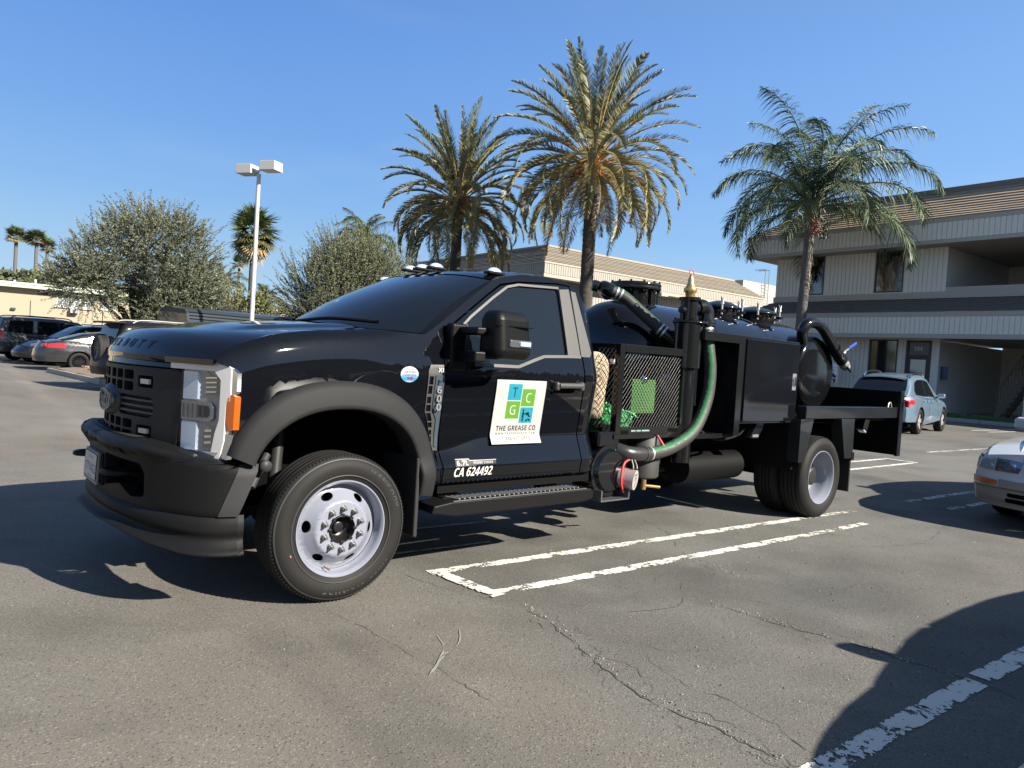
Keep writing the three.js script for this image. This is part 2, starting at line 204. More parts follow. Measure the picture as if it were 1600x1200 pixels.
// painted stall lines with worn edges
{
  const wear = (sd, thr) => noiseTex(512, (x, y) => { const n1 = fbm(x * 0.035 + sd, y * 0.0022 + sd, 4), n2 = fbm(x * 0.16 + sd, y * 0.01 + 3, 4), n3 = hash2(Math.floor(x / 2) + sd, Math.floor(y / 32)), e = Math.min(y, 511 - y) / 70; return (n1 * 0.5 + n2 * 0.4 + n3 * 0.1) > thr - 0.14 * Math.min(1, e) ? 1 : 0; });
  const mats = [0.575, 0.565, 0.61].map((t, k) => { const a = wear(k * 13.7 + 2, t); return new THREE.MeshStandardMaterial({ color: new THREE.Color().setRGB(0.6, 0.58, 0.53), roughness: 0.8, alphaMap: a, transparent: true, alphaTest: 0.5, side: THREE.DoubleSide }); });
  const line = (a, b, w, y, m) => { const d = Math.hypot(b[0] - a[0], b[1] - a[1]), nx = -(b[1] - a[1]) / d * w / 2, nz = (b[0] - a[0]) / d * w / 2; const g = grid(Math.ceil(d / 0.5), 1, (u, v) => [mixf(a[0], b[0], u) + nx * (v * 2 - 1), y, mixf(a[1], b[1], u) + nz * (v * 2 - 1)]); const U = g.attributes.uv; for (let i = 0; i < U.count; i++) U.setX(i, U.getX(i) * d / 1.6 + a[0]); struct('stall_line', g, m); };
  line([0.74, 0.86], [5.05, 1.13], 0.1, 0.0042, mats[0]); line([5.05, 1.13], [6.0, 1.19], 0.09, 0.0042, mats[2]);
  line([0.88, 1.38], [4.2, 1.53], 0.1, 0.0042, mats[0]); line([4.2, 1.53], [5.45, 1.57], 0.09, 0.0042, mats[2]);
  line([0.785, 0.83], [0.84, 1.44], 0.1, 0.0084, mats[1]);
  line([0.2, 3.47], [2.05, 3.55], 0.11, 0.0042, mats[1]); line([2.12, 3.55], [6.2, 3.8], 0.11, 0.0042, mats[1]);
  line([0.9, 3.95], [6.2, 4.27], 0.11, 0.0042, mats[1]); 
  line([7.35, 1.22], [11.9, 1.5], 0.1, 0.0042, mats[2]); line([7.3, 1.68], [11.9, 1.98], 0.1, 0.0042, mats[2]);
  line([8.2, -1.02], [12.15, -0.95], 0.1, 0.0042, mats[1]); line([8.2, -0.5], [12.1, -0.45], 0.1, 0.0042, mats[1]); line([12.12, -1.0], [12.12, -0.4], 0.1, 0.0084, mats[1]);
  line([0.95, -0.2], [2.0, -0.13], 0.05, 0.0042, mats[1]); line([0.5, 0.36], [1.6, 0.42], 0.035, 0.0042, mats[1]);
  for (const z of [-8.3, -7.8, -5.1, -4.6, -1.9, -1.4, 1.3]) { const a = S(25.2, 0, z), b = S(30.6, 0, z + 0.02); line([a[0], a[2]], [b[0], b[2]], 0.1, 0.0042, mats[1]); }
  for (const z of [-2.0]) { const a = S(14.6, 0, z), b = S(18.6, 0, z); line([a[0], a[2]], [b[0], b[2]], 0.1, 0.0042, mats[2]); }
  for (const z of [-17.2, -19.9]) { const a = S(0.9, 0, z), b = S(6, 0, z); line([a[0], a[2]], [b[0], b[2]], 0.1, 0.0042, mats[2]); }
}
// lawn strip and kerb in front of the offices, planter island among the parked cars
{
  const kerbM = std(0.3, 0.29, 0.27, 0.85), g = (a, b, c, d, y0, y1) => { const q = bb(a, b, y0, y1, c, d, 0.02); q.rotateY(-PHI); return q; };
  const lst = []; for (let z = -34; z < 12; z += 3) lst.push(g(31.1, 31.3, z + 0.01, z + 2.99, -0.1, 0.14)); struct('kerb', merge(lst), kerbM);
  struct('lawn_soil', g(31.3, 40, -34, 12, -0.1, 0.12), std(0.03, 0.045, 0.015, 1));
  const n = 15000, blade = new THREE.BufferGeometry(); blade.setAttribute('position', new THREE.Float32BufferAttribute([-0.016, 0, 0, 0.016, 0, 0, 0.004, 0.13, 0.03], 3)); blade.computeVertexNormals();
  const im = new THREE.InstancedMesh(blade, std(0.05, 0.13, 0.03, 0.8), n); im.name = 'lawn_grass'; im.userData = { kind: 'stuff', label: 'strip of green lawn between the kerb and the office building', category: 'grass' }; const m = new THREE.Matrix4(), q = new THREE.Quaternion();
  for (let i = 0; i < n; i++) { const w = S(rr(31.32, 34.4), 0.11, rr(-16, 2)); q.setFromEuler(new THREE.Euler(rr(-0.5, 0.5), rnd() * 6.3, rr(-0.5, 0.5))); m.compose(V3(...w), q, V3(1.6, rr(0.6, 1.3), 1)); im.setMatrixAt(i, m); } scene.add(im);
  const isl = []; const pts = [[0.9, -24.2], [1.6, -18.1], [2.4, -17.6], [9, -18.4], [9, -23.6], [2, -25.2]]; pts.forEach((p, i) => { const b = pts[(i + 1) % pts.length], d = Math.hypot(b[0] - p[0], b[1] - p[1]), k = boxr(d, 0.24, 0.16, (p[0] + b[0]) / 2, 0.03, (p[1] + b[1]) / 2, 0, -Math.atan2(b[1] - p[1], b[0] - p[0]), 0, 0.02); k.rotateY(-PHI); isl.push(k); }); struct('planter_kerb', merge(isl), std(0.36, 0.33, 0.28, 0.9));
  const soil = patch(pts, (a, b) => [...S(a, 0.1 + 0.1 * fbm(a, b) + 0.03 * fbm(a * 4, b * 4), b)], 0.5); struct('planter_soil', soil, std(0.17, 0.13, 0.095, 1));
  const leafG = new THREE.BufferGeometry(); leafG.setAttribute('position', new THREE.Float32BufferAttribute([-0.05, 0, 0, 0.05, 0, 0.01, 0, 0.03, 0.09], 3)); leafG.computeVertexNormals();
  const lm = new THREE.InstancedMesh(leafG, std(0.24, 0.19, 0.12, 0.9), 1600); lm.name = 'leaf_litter'; lm.userData = { kind: 'stuff', label: 'dry leaf litter on the planter soil', category: 'leaf litter' }; for (let i = 0; i < 1600; i++) { const a = rr(1.8, 8.6), b = rr(-24.3, -18.3), w = S(a, 0.17 + 0.1 * fbm(a, b), b); q.setFromEuler(new THREE.Euler(rr(-0.6, 0.6), rnd() * 6.3, rr(-0.6, 0.6))); m.compose(V3(...w), q, V3(1, 1, 1)); lm.setMatrixAt(i, m); } scene.add(lm);
}
// ------------------------------------------------------------------ buildings (built in site metres, then turned with the site)
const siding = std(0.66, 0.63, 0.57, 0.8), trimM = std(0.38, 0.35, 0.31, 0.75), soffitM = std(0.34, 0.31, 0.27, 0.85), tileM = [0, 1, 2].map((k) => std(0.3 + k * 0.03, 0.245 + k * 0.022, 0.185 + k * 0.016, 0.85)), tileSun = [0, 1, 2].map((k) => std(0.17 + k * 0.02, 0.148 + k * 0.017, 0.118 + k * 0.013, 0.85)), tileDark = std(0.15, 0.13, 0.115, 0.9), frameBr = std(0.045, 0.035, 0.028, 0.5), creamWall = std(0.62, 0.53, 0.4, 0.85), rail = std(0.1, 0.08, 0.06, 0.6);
const siteThing = (name, label, cat) => thing(name, label, cat, [0, 0, 0], -PHI);
// vertical board siding: a sheet of thin battens on a wall that runs along z (facing -x) or along x (facing +z)
const battens = (axis, at, a, b, y0, y1, pitch = 0.22, holes = []) => { const l = []; for (let s = a + pitch / 2; s < b; s += pitch) { let segs = [[y0, y1]]; for (const h of holes) if (s > h[0] && s < h[1]) segs = segs.flatMap(([p, q]) => [[p, Math.min(q, h[2])], [Math.max(p, h[3]), q]]).filter(([p, q]) => q - p > 0.05);
  for (const [p, q] of segs) l.push(axis === 'z' ? bb(at - 0.03, at + 0.001, p, q, s - pitch * 0.41, s + pitch * 0.41) : bb(s - pitch * 0.41, s + pitch * 0.41, p, q, at - 0.001, at + 0.03)); } return merge(l); };
// courses of a tiled mansard between two edges given as functions of t in [0, 1] (eave to ridge): each course is a part
function courses(parent, n, P, mats) { for (let k = 0; k < n; k++) { const a = k / n, b = (k + 1) / n, len = 26, l = [];
  const g = grid(len * 2, 3, (u, v) => { const i = Math.floor(u * len), q0 = P(u, a), q1 = P(u, b), up = v < 0.4 ? 0 : v < 0.7 ? 0.0 : 1; const lift = v < 0.4 ? 0 : v < 0.7 ? 1 : 0.05; const N = P(u, a, true); const o = lift * (0.055 + 0.012 * (hash2(i, k) - 0.5)); return [mixf(q0[0], q1[0], up) + N[0] * o, mixf(q0[1], q1[1], up) + N[1] * o, mixf(q0[2], q1[2], up) + N[2] * o]; });
  g.computeVertexNormals(); l.push(toCreasedNormals(g, 0.5)); part('roof_tile_course', l, mats[(k * 7 + 3) % mats.length], parent); } }
function windowAt(parent, axis, at, a, b, y0, y1, mull = [], m = M.paneDark, fm = frameBr) {
  const w = sub('window', parent), f = 0.06, q = (a0, a1, p, r, d0, d1) => axis === 'z' ? bb(at - d1, at - d0, p, r, a0, a1) : bb(a0, a1, p, r, at + d0, at + d1);
  part('frame', [q(a, a + f, y0, y1, -0.04, 0.03), q(b - f, b, y0, y1, -0.04, 0.03), q(a + f, b - f, y0, y0 + f, -0.04, 0.03), q(a + f, b - f, y1 - f, y1, -0.04, 0.03), ...mull.map((s) => typeof s === 'number' ? q(s - 0.025, s + 0.025, y0 + f, y1 - f, -0.03, 0.02) : q(a + f, b - f, s[0] - 0.02, s[0] + 0.02, -0.028, 0.018))], fm, w);
  part('pane', q(a + f * 0.8, b - f * 0.8, y0 + f * 0.8, y1 - f * 0.8, -0.03, -0.02), m, w); return w;
}
{ // two-storey office across the lane on the right
  const b = siteThing('office_building', 'two-storey grey office with tiled mansard roof and upper balcony behind the blue car', 'building');
  const X = 34.5, F = 33.3, Z0 = -18.87, Z1 = 9, ZF = -20;
  // walls with openings, 25 cm thick
  const wall = (z0, z1, y0, y1) => bb(X, X + 0.25, y0, y1, z0, z1);
  part('wall', [wall(Z0, -16.96, 0, 8.9), wall(-16.96, -16.06, 0, 5.83), wall(-16.96, -16.06, 7.84, 8.9), wall(-16.06, -13.38, 0, 8.9), wall(-13.38, -12.0, 3.52, 5.83), wall(-13.38, -12.0, 7.84, 8.9), wall(-13.38, -12.0, 0, 0.42), wall(-12.0, -11.6, 0, 8.9), wall(-11.6, -10.46, 3.52, 8.9), wall(-10.46, -10.12, 0, 8.9),
    bb(X + 0.25, 50, 0, 8.9, Z0, Z0 + 0.25), bb(X + 7.5, X + 7.75, 0, 8.9, -10.12, Z1), bb(X + 0.25, X + 7.5, 5.5, 8.0, -10.4, -10.12), bb(X + 0.25, X + 7.5, 0, 3.5, -10.4, -10.12), wall(-6.62, -6.3, 0, 3.5), wall(-2.8, -2.4, 0, 3.5), wall(-2.8, Z1, 5.7, 8), wall(0.2, Z1, 0, 3.5), bb(X + 0.25, X + 7.5, 0, 8, Z1 - 0.3, Z1)], siding, b);
  part('siding_battens', [battens('z', X, Z0, -10.12, 5.79, 7.88, 0.21, [[-17.04, -15.98, 5.75, 7.9], [-13.46, -11.92, 5.75, 7.9]]), battens('z', X, Z0, -10.12, 0.2, 3.5, 0.21, [[-13.5, -11.9, 0.3, 3.6], [-11.7, -10.1, 0, 3.6]]), battens('z', F, ZF, Z1, 7.98, 8.74, 0.21), battens('z', F, ZF, Z1, 3.74, 4.52, 0.21)], siding, b).userData.kind = 'stuff';
  part('fascia', [bb(F, F + 0.2, 7.92, 8.78, ZF, Z1), bb(F + 0.2, 46, 7.92, 8.78, ZF, ZF + 0.2), bb(F, F + 0.2, 3.68, 4.56, ZF, Z1), bb(F + 0.2, X, 3.68, 4.56, ZF, ZF + 0.2)], siding, b);
  part('fascia_trim', [bb(F - 0.05, F + 0.22, 8.74, 8.93, ZF - 0.05, Z1), bb(F - 0.04, F + 0.22, 7.8, 7.97, ZF - 0.04, Z1), bb(F - 0.05, F + 0.22, 4.53, 4.74, ZF - 0.05, Z1), bb(F - 0.04, F + 0.22, 3.54, 3.73, ZF - 0.04, Z1), bb(X - 0.09, X + 0.12, 5.47, 5.76, Z0 - 0.05, Z1)], trimM, b);
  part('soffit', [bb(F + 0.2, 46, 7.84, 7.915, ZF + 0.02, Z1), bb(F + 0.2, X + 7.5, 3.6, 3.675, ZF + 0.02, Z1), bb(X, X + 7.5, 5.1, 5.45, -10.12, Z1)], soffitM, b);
  // mansard with a flared hip at its end
  const mans = (x0, y0, x1, y1, z0) => (u, t, nrm) => { if (nrm) return [-0.63, 0.78, 0]; const bow = Math.sin(t * Math.PI) * -0.05; return [mixf(x0, x1, t) - bow, mixf(y0, y1, t) + bow, mixf(z0 + (x1 - x0) * 1.25 * t, Z1, u)]; };
  courses(b, 10, mans(F - 0.06, 8.93, 35.2, 10.5, ZF - 0.06), tileM);
  courses(b, 10, (u, t, n) => n ? [0, 0.64, -0.77] : [mixf(mixf(F - 0.06, 35.2, t), 46, u), mixf(8.93, 10.5, t), mixf(ZF - 0.06, ZF + 2.36, t)], tileM);
  courses(b, 6, (u, t, n) => n ? [-0.5, 0.86, 0] : [mixf(F - 0.06, X, t), mixf(4.74, 5.46, t), mixf(ZF - 0.06 + 1.1 * t, Z1, u)], [tileDark, tileDark]);
  part('ridge_cap', [bb(35.15, 35.5, 10.48, 10.74, ZF + 2.3, Z1), bb(35.5, 46, 10.48, 10.74, ZF + 2.3, ZF + 2.6)], std(0.16, 0.14, 0.12, 0.7), b);
  part('roof_deck', bb(35.3, 48, 10.2, 10.45, ZF + 2.4, Z1), soffitM, b);
  windowAt(b, 'z', X, -16.96, -16.06, 5.83, 7.84); windowAt(b, 'z', X, -13.38, -12.0, 5.83, 7.84); windowAt(b, 'z', X, -13.38, -12.0, 0.42, 3.52);
  { const d = sub('door', b); part('frame', [bb(X - 0.04, X + 0.1, 0.1, 3.5, -11.6, -11.5), bb(X - 0.04, X + 0.1, 0.1, 3.5, -10.56, -10.46), bb(X - 0.04, X + 0.1, 2.72, 2.82, -11.5, -10.56), bb(X - 0.04, X + 0.1, 3.42, 3.5, -11.5, -10.56)], frameBr, d); part('leaf', [bb(X + 0.0, X + 0.06, 0.12, 2.72, -11.5, -11.38), bb(X, X + 0.06, 0.12, 2.72, -10.68, -10.56), bb(X, X + 0.06, 0.12, 0.4, -11.38, -10.68), bb(X, X + 0.06, 2.6, 2.72, -11.38, -10.68)], frameBr, d); part('pane', [bb(X + 0.02, X + 0.04, 0.4, 2.6, -11.38, -10.68)], M.paneDark, d); part('transom', bb(X + 0.03, X + 0.05, 2.82, 3.42, -11.5, -10.56), phy(0.05, 0.047, 0.042, 0.2), d); const tn = text('104', 0.2, 0.006, 'sans_bold', 0.9); tn.rotateY(-Math.PI / 2); tn.translate(X + 0.02, 3.02, -11.26); part('suite_number', tn, std(0.5, 0.5, 0.48, 0.6), d); part('handle', rod([X - 0.05, 1.1, -10.66], [X - 0.05, 1.5, -10.66], 0.015), M.satin, d); }
  part('wall_plaque', [bb(X + 0.26, X + 0.3, 1.72, 2.32, -10.12, -9.8, 0.01)], std(0.03, 0.035, 0.09, 0.4), b, 'dark blue notice plaque in the passage');
  // balcony parapet and passage floor
  part('balcony_parapet', [bb(X - 0.02, X + 0.16, 5.76, 5.98, -10.12, Z1), bb(X + 0.02, X + 0.1, 5.98, 6.6, -6.4, -6.32)], trimM, b);
  part('passage_floor', bb(X - 0.4, X + 7.5, 0.05, 0.16, -10.1, Z1), soffitM, b);
  part('passage_wall_light_side', [bb(X + 4.5, X + 4.58, 0.16, 3.5, -7.5, -5)], siding, b);
  const st = sub('staircase', b); for (let k = 0; k < 13; k++) part('tread', bb(X + 0.9, X + 2.0, 0.3 + k * 0.24, 0.36 + k * 0.24, -7.95 + k * 0.13, -7.62 + k * 0.13), rail, st); part('stringer', [boxr(0.06, 0.26, 3.6, X + 0.87, 1.75, -7.05, -1.07, 0, 0), boxr(0.06, 0.26, 3.6, X + 2.03, 1.75, -7.05, -1.07, 0, 0)], rail, st);
  for (let k = 0; k < 14; k++) part('baluster', bb(X + 0.85, X + 0.89, 0.35 + k * 0.235, 1.25 + k * 0.235, -7.94 + k * 0.128, -7.91 + k * 0.128), rail, st); part('handrail', rod([X + 0.87, 1.2, -8.0], [X + 0.87, 4.45, -6.2], 0.035), rail, st);
}
{ // long office behind, end-on to the first
  const b = siteThing('long_office_building', 'long beige office with tiled mansard roof in full sun behind the tall date palms', 'building');
  const Z = -34.9, X0 = 30.95, X1 = 57.3, xw = 32.1, zw = -36.1;
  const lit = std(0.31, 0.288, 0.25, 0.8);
  part('wall', [bb(xw, X1 - 1, 0, 8, zw - 0.25, zw), bb(xw, xw + 0.25, 0, 8, -54, zw - 0.25), bb(X1 - 1, X1 - 0.75, 0, 8, -54, zw)], lit, b);
  part('fascia', [bb(X0, X1, 7.5, 8.36, Z - 0.2, Z), bb(X0, X0 + 0.2, 7.5, 8.36, -55, Z - 0.2), bb(X1 - 0.2, X1, 7.5, 8.36, -55, Z - 0.2)], lit, b);
  part('siding_battens', [battens('x', Z, X0, X1, 7.62, 8.3, 0.22), battens('z', X0, -55, Z, 7.62, 8.3, 0.22), battens('x', zw, xw, X1 - 1, 4, 7.4, 0.3, [[35.4, 36.7, 4, 7.3], [40.2, 43.2, 4, 7.2], [47, 49, 4, 7.2]])], lit, b).userData.kind = 'stuff';
  part('fascia_trim', [bb(X0 - 0.04, X1 + 0.04, 8.34, 8.48, Z - 0.2, Z + 0.05), bb(X0 - 0.05, X0 + 0.2, 8.34, 8.48, -55, Z - 0.2), bb(X0 - 0.03, X1 + 0.03, 7.36, 7.54, Z - 0.2, Z + 0.04), bb(X0 - 0.04, X0 + 0.2, 7.36, 7.54, -55, Z - 0.2)], std(0.36, 0.31, 0.25, 0.8), b);
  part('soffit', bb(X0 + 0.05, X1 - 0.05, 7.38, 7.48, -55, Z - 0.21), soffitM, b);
  courses(b, 10, (u, t, n) => n ? [0, 0.64, 0.77] : [mixf(X0 - 0.05 + 1.0 * t, X1 + 0.05 - 3.6 * t, u), mixf(8.46, 9.72, t), Z + 0.05 - 1.0 * t], tileSun);
  courses(b, 10, (u, t, n) => n ? [-0.77, 0.64, 0] : [X0 - 0.05 + 1.0 * t, mixf(8.46, 9.72, t), mixf(-55, Z + 0.05 - 1.0 * t, u)], tileSun);
  courses(b, 10, (u, t, n) => n ? [0.77, 0.64, 0] : [X1 + 0.05 - 3.6 * t, mixf(8.46, 9.72, t), mixf(-55, Z + 0.05 - 1.0 * t, u)], tileM);
  part('roof_deck', bb(X0 + 0.9, X1 - 3.5, 9.4, 9.68, -55, Z - 0.9), soffitM, b);
  part('ridge_cap', [bb(X0 + 0.9, X1 - 3.4, 9.68, 9.8, Z - 1.1, Z - 0.85), bb(X0 + 0.88, X0 + 1.1, 9.68, 9.8, -55, Z - 1.1)], tileM[1], b);
  windowAt(b, 'x', zw, 35.4, 36.7, 4, 7.2); windowAt(b, 'x', zw, 40.2, 43.2, 4.4, 7.15, [41.7]); windowAt(b, 'x', zw, 47, 49, 4.4, 7.15, [48]); windowAt(b, 'x', zw, 51, 53, 4.4, 7.15, [52]);
  part('wall_light', bb(42.9, 43.7, 7.22, 7.5, Z - 0.02, Z + 0.35), lit, b);
  part('roof_parapet', [bb(54.8, 62.5, 8.2, 9.92, Z - 3, Z - 0.6), bb(57.4, 62.5, 0, 8.2, Z - 3, Z - 0.6)], std(0.32, 0.31, 0.29, 0.8), b);
  const l = sub('roof_ladder', b); part('rail', [rod([57.75, 6, Z - 0.35], [57.75, 11.2, Z - 0.35], 0.03), rod([58.35, 6, Z - 0.35], [58.35, 11.2, Z - 0.35], 0.03), rod([57.75, 11.2, Z - 0.35], [57.75, 11.2, Z - 1.5], 0.03), rod([58.35, 11.2, Z - 0.35], [58.35, 11.2, Z - 1.5], 0.03), rod([56.4, 10.0, Z - 0.8], [57.75, 11, Z - 0.4], 0.02)], M.satin, l); for (let k = 0; k < 15; k++) part('rung', rod([57.75, 6.2 + k * 0.31, Z - 0.35], [58.35, 6.2 + k * 0.31, Z - 0.35], 0.02, 0.02, 6), M.satin, l);
}
{ // low beige apartment block at the left
  const b = siteThing('apartment_block', 'low cream stucco building with pale green eave and white sash windows at far left', 'building');
  const Z = -49, X0 = -26, X1 = 9.6, wm = std(0.31, 0.268, 0.195, 0.9), cut = [[2.3, 2.85, 3.6, 3.8], [3.3, 5.2, 2.95, 3.72], [5.75, 6.5, 3.0, 3.73], [-4, -2.2, 2.95, 3.72], [-9, -7.2, 2.95, 3.72]];
  const l = []; let x = X0; for (const c of [...cut].sort((p, q) => p[0] - q[0])) { l.push(bb(x, c[0], 0, 4.0, Z - 0.25, Z), bb(c[0], c[1], 0, c[2], Z - 0.25, Z), bb(c[0], c[1], c[3], 4.0, Z - 0.25, Z)); x = c[1]; } l.push(bb(x, X1, 0, 4.0, Z - 0.25, Z), bb(X1 - 0.25, X1, 0, 4.0, -60, Z - 0.25), bb(X0, X0 + 0.25, 0, 4, -60, Z - 0.25));
  part('wall', l, wm, b);
  const ge = std(0.4, 0.47, 0.36, 0.7); part('eave', [bb(X0 - 0.5, X1 + 0.4, 3.9, 4.1, Z - 11.5, Z + 0.55)], ge, b); part('roof', [bb(X0 - 0.55, X1 + 0.45, 4.11, 4.2, Z - 11.6, Z + 0.6)], std(0.62, 0.62, 0.58, 0.8), b);
  for (const c of cut.slice(1)) { const n = Math.round((c[1] - c[0]) / 0.3), mu = []; for (let k = 1; k < n; k++) mu.push(mixf(c[0], c[1], k / n)); windowAt(b, 'x', Z, c[0], c[1], c[2], c[3], [...mu, [(c[2] + c[3]) / 2]], phy(0.2, 0.22, 0.25, 0.1), M.white); part('sill', bb(c[0] - 0.08, c[1] + 0.08, c[2] - 0.07, c[2], Z, Z + 0.1), M.white, b); }
  part('vent_grille', [bb(2.3, 2.85, 3.6, 3.8, Z - 0.1, Z - 0.06)], frameBr, b);
  const ac = sub('air_conditioner', b); part('case', bb(4.03, 4.5, 2.6, 2.93, Z - 0.1, Z + 0.4, 0.02), M.white, ac); part('grille', [0, 1, 2, 3, 4].map((k) => bb(4.07, 4.46, 2.64 + k * 0.055, 2.66 + k * 0.055, Z + 0.4, Z + 0.41)), frameBr, ac);
  part('wall_light', [bb(0.95, 1.2, 2.52, 2.66, Z, Z + 0.15, 0.02)], frameBr, b); for (const [px, h] of [[1.98, 3.2], [5.9, 2.95]]) part('downpipe', rod([px, 0, Z + 0.06], [px, h, Z + 0.06], 0.03), wm, b);
  for (const [px, h] of [[1.2, 0.25], [2.3, 0.4], [-1, 0.35], [5.2, 0.3]]) part('roof_pipe', rod([px, 4.15, Z - 2], [px, 4.2 + h, Z - 2], 0.07), M.white, b);
}
{ // small buildings in the gap and the sheet-metal carport
  const g = siteThing('green_eave_house', 'small tan house with a pale green eave glimpsed right of the big olive tree', 'house'); part('wall', bb(14, 17.6, 0, 3.95, -70, -63), std(0.5, 0.42, 0.3, 0.9), g); part('eave', bb(13.6, 18.1, 3.95, 4.25, -70.5, -62.3), std(0.42, 0.48, 0.34, 0.7), g);
  const h = siteThing('white_gabled_house', 'white gabled house with a multi-pane window beyond the light pole', 'house'), wm = std(0.4, 0.38, 0.35, 0.85); part('wall', [bb(18.6, 26, 0, 3.7, -62, -56)], wm, h);
  part('gable', (() => { const q = shapeEx([[-1.6, 0], [3.6, 0], [3.6, 0.5], [1.0, 1.0], [-1.6, 0.5]], 6, 0); q.translate(19, 3.5, -62); return q; })(), std(0.42, 0.36, 0.31, 0.9), h); part('roof', [bb(20.9, 26.6, 3.7, 3.92, -62.6, -55.5)], std(0.6, 0.56, 0.5, 0.8), h); windowAt(h, 'x', -56, 21.6, 24.2, 2.1, 3.3, [22.2, 22.8, 23.5, [2.7]], phy(0.25, 0.27, 0.3, 0.1), M.white);
}
{ // offices behind the photographer, seen only as reflections in the paint
  const b = siteThing('facing_office', 'beige office across the aisle that shows only as a reflection in the black paint', 'building'); const m = std(0.5, 0.44, 0.35, 0.85);
  part('wall', bb(-34, -33.7, 0, 6.5, -20, 16), m, b); part('roof', bb(-36, -32.8, 6.5, 7.6, -21, 17), tileM[0], b); for (let k = 0; k < 6; k++) windowAt(b, 'z', -33.66, -18 + k * 5.5, -15 + k * 5.5, 3.8, 5.6); 
}
{
  const b = siteThing('rear_office', 'long office block behind the photographer, its shaded side mirrored in the truck doors', 'building'), m = std(0.3, 0.27, 0.23, 0.85);
  part('wall', bb(-22, 60, 0, 7.4, 24, 24.3), m, b); part('eave', bb(-23, 61, 7.4, 8.2, 23, 36), std(0.2, 0.17, 0.14, 0.8), b); for (let k = 0; k < 14; k++) { const w = sub('window', b); part('pane', bb(-18 + k * 5.6, -15.4 + k * 5.6, 1, 3, 23.97, 24.0), M.paneDark, w); part('frame', [bb(-18.1 + k * 5.6, -18 + k * 5.6, 0.9, 3.1, 23.94, 24.0), bb(-15.4 + k * 5.6, -15.3 + k * 5.6, 0.9, 3.1, 23.94, 24.0)], frameBr, w); }
}
{ // light pole with two box heads
  const p = [...S(6.65, 0, -21.45)], t = thing('parking_lot_light', 'tall white parking light pole with two box-shaped lamp heads', 'street lamp', p, -PHI - 0.95);
  part('pole', [rod([0, 0.5, 0], [0, 7.35, 0], 0.085, 0.07, 16)], std(0.42, 0.42, 0.41, 0.45), t); part('base', lathe([[0, 0], [0.3, 0], [0.3, 0.48], [0.27, 0.52], [0.1, 0.52]], 'y', 24), std(0.4, 0.38, 0.35, 0.9), t);
  for (const [s, dz] of [[1, 0.0], [-1, 0.0]]) { const h = sub('lamp_head', t, [s * 0.48, 7.55 + (s > 0 ? 0.05 : -0.05), dz]); part('housing', box(0.62, 0.32, 0.5, 0, 0, 0, 0.015), std(0.46, 0.45, 0.42, 0.5), h); part('lens', box(0.46, 0.012, 0.36, 0, -0.166, 0), phy(0.5, 0.52, 0.52, 0.2), h); part('arm', rod([-s * 0.48, -0.05 * s - 0.08, 0], [-s * 0.29, -0.05, 0], 0.035), M.white, h); }
}
{ // estate agent's board
  const p = S(33.0, 0, -14.7), t = thing('real_estate_sign', 'white and blue real estate board on posts beside the parked blue car', 'sign', p, -PHI - Math.PI / 2);
  const tx = canvasTex(512, 400, (c, w, h) => { c.fillStyle = '#eef0f2'; c.fillRect(0, 0, w, h); c.fillStyle = '#1d2f7a'; c.font = 'bold 56px sans-serif'; c.textAlign = 'center'; c.fillText('FOR LEASE', w / 2, 66); c.fillRect(0, 92, w, 5); c.font = 'bold 74px sans-serif'; c.fillStyle = '#16225c'; c.fillText('PAUL KOTT', w / 2, 190); c.fillStyle = '#1d3590'; c.fillRect(70, 212, w - 140, 78); c.fillStyle = '#fff'; c.font = 'bold 50px sans-serif'; c.fillText('REALTORS', w / 2, 268); c.fillStyle = '#16225c'; c.font = 'bold 76px sans-serif'; c.fillText('772-7000', w / 2, 372); });
  const g = new THREE.PlaneGeometry(1.2, 0.93); g.translate(0, 1.75, 0.021); part('board', bb(-0.6, 0.6, 1.285, 2.215, -0.02, 0.02), M.white, t); part('lettering', g, new THREE.MeshStandardMaterial({ map: tx, roughness: 0.5 }), t); for (const x of [-0.63, 0.63]) part('post', bb(x - 0.04, x + 0.04, 0.1, 2.3, -0.04, 0.04, 0.01), M.white, t);
}
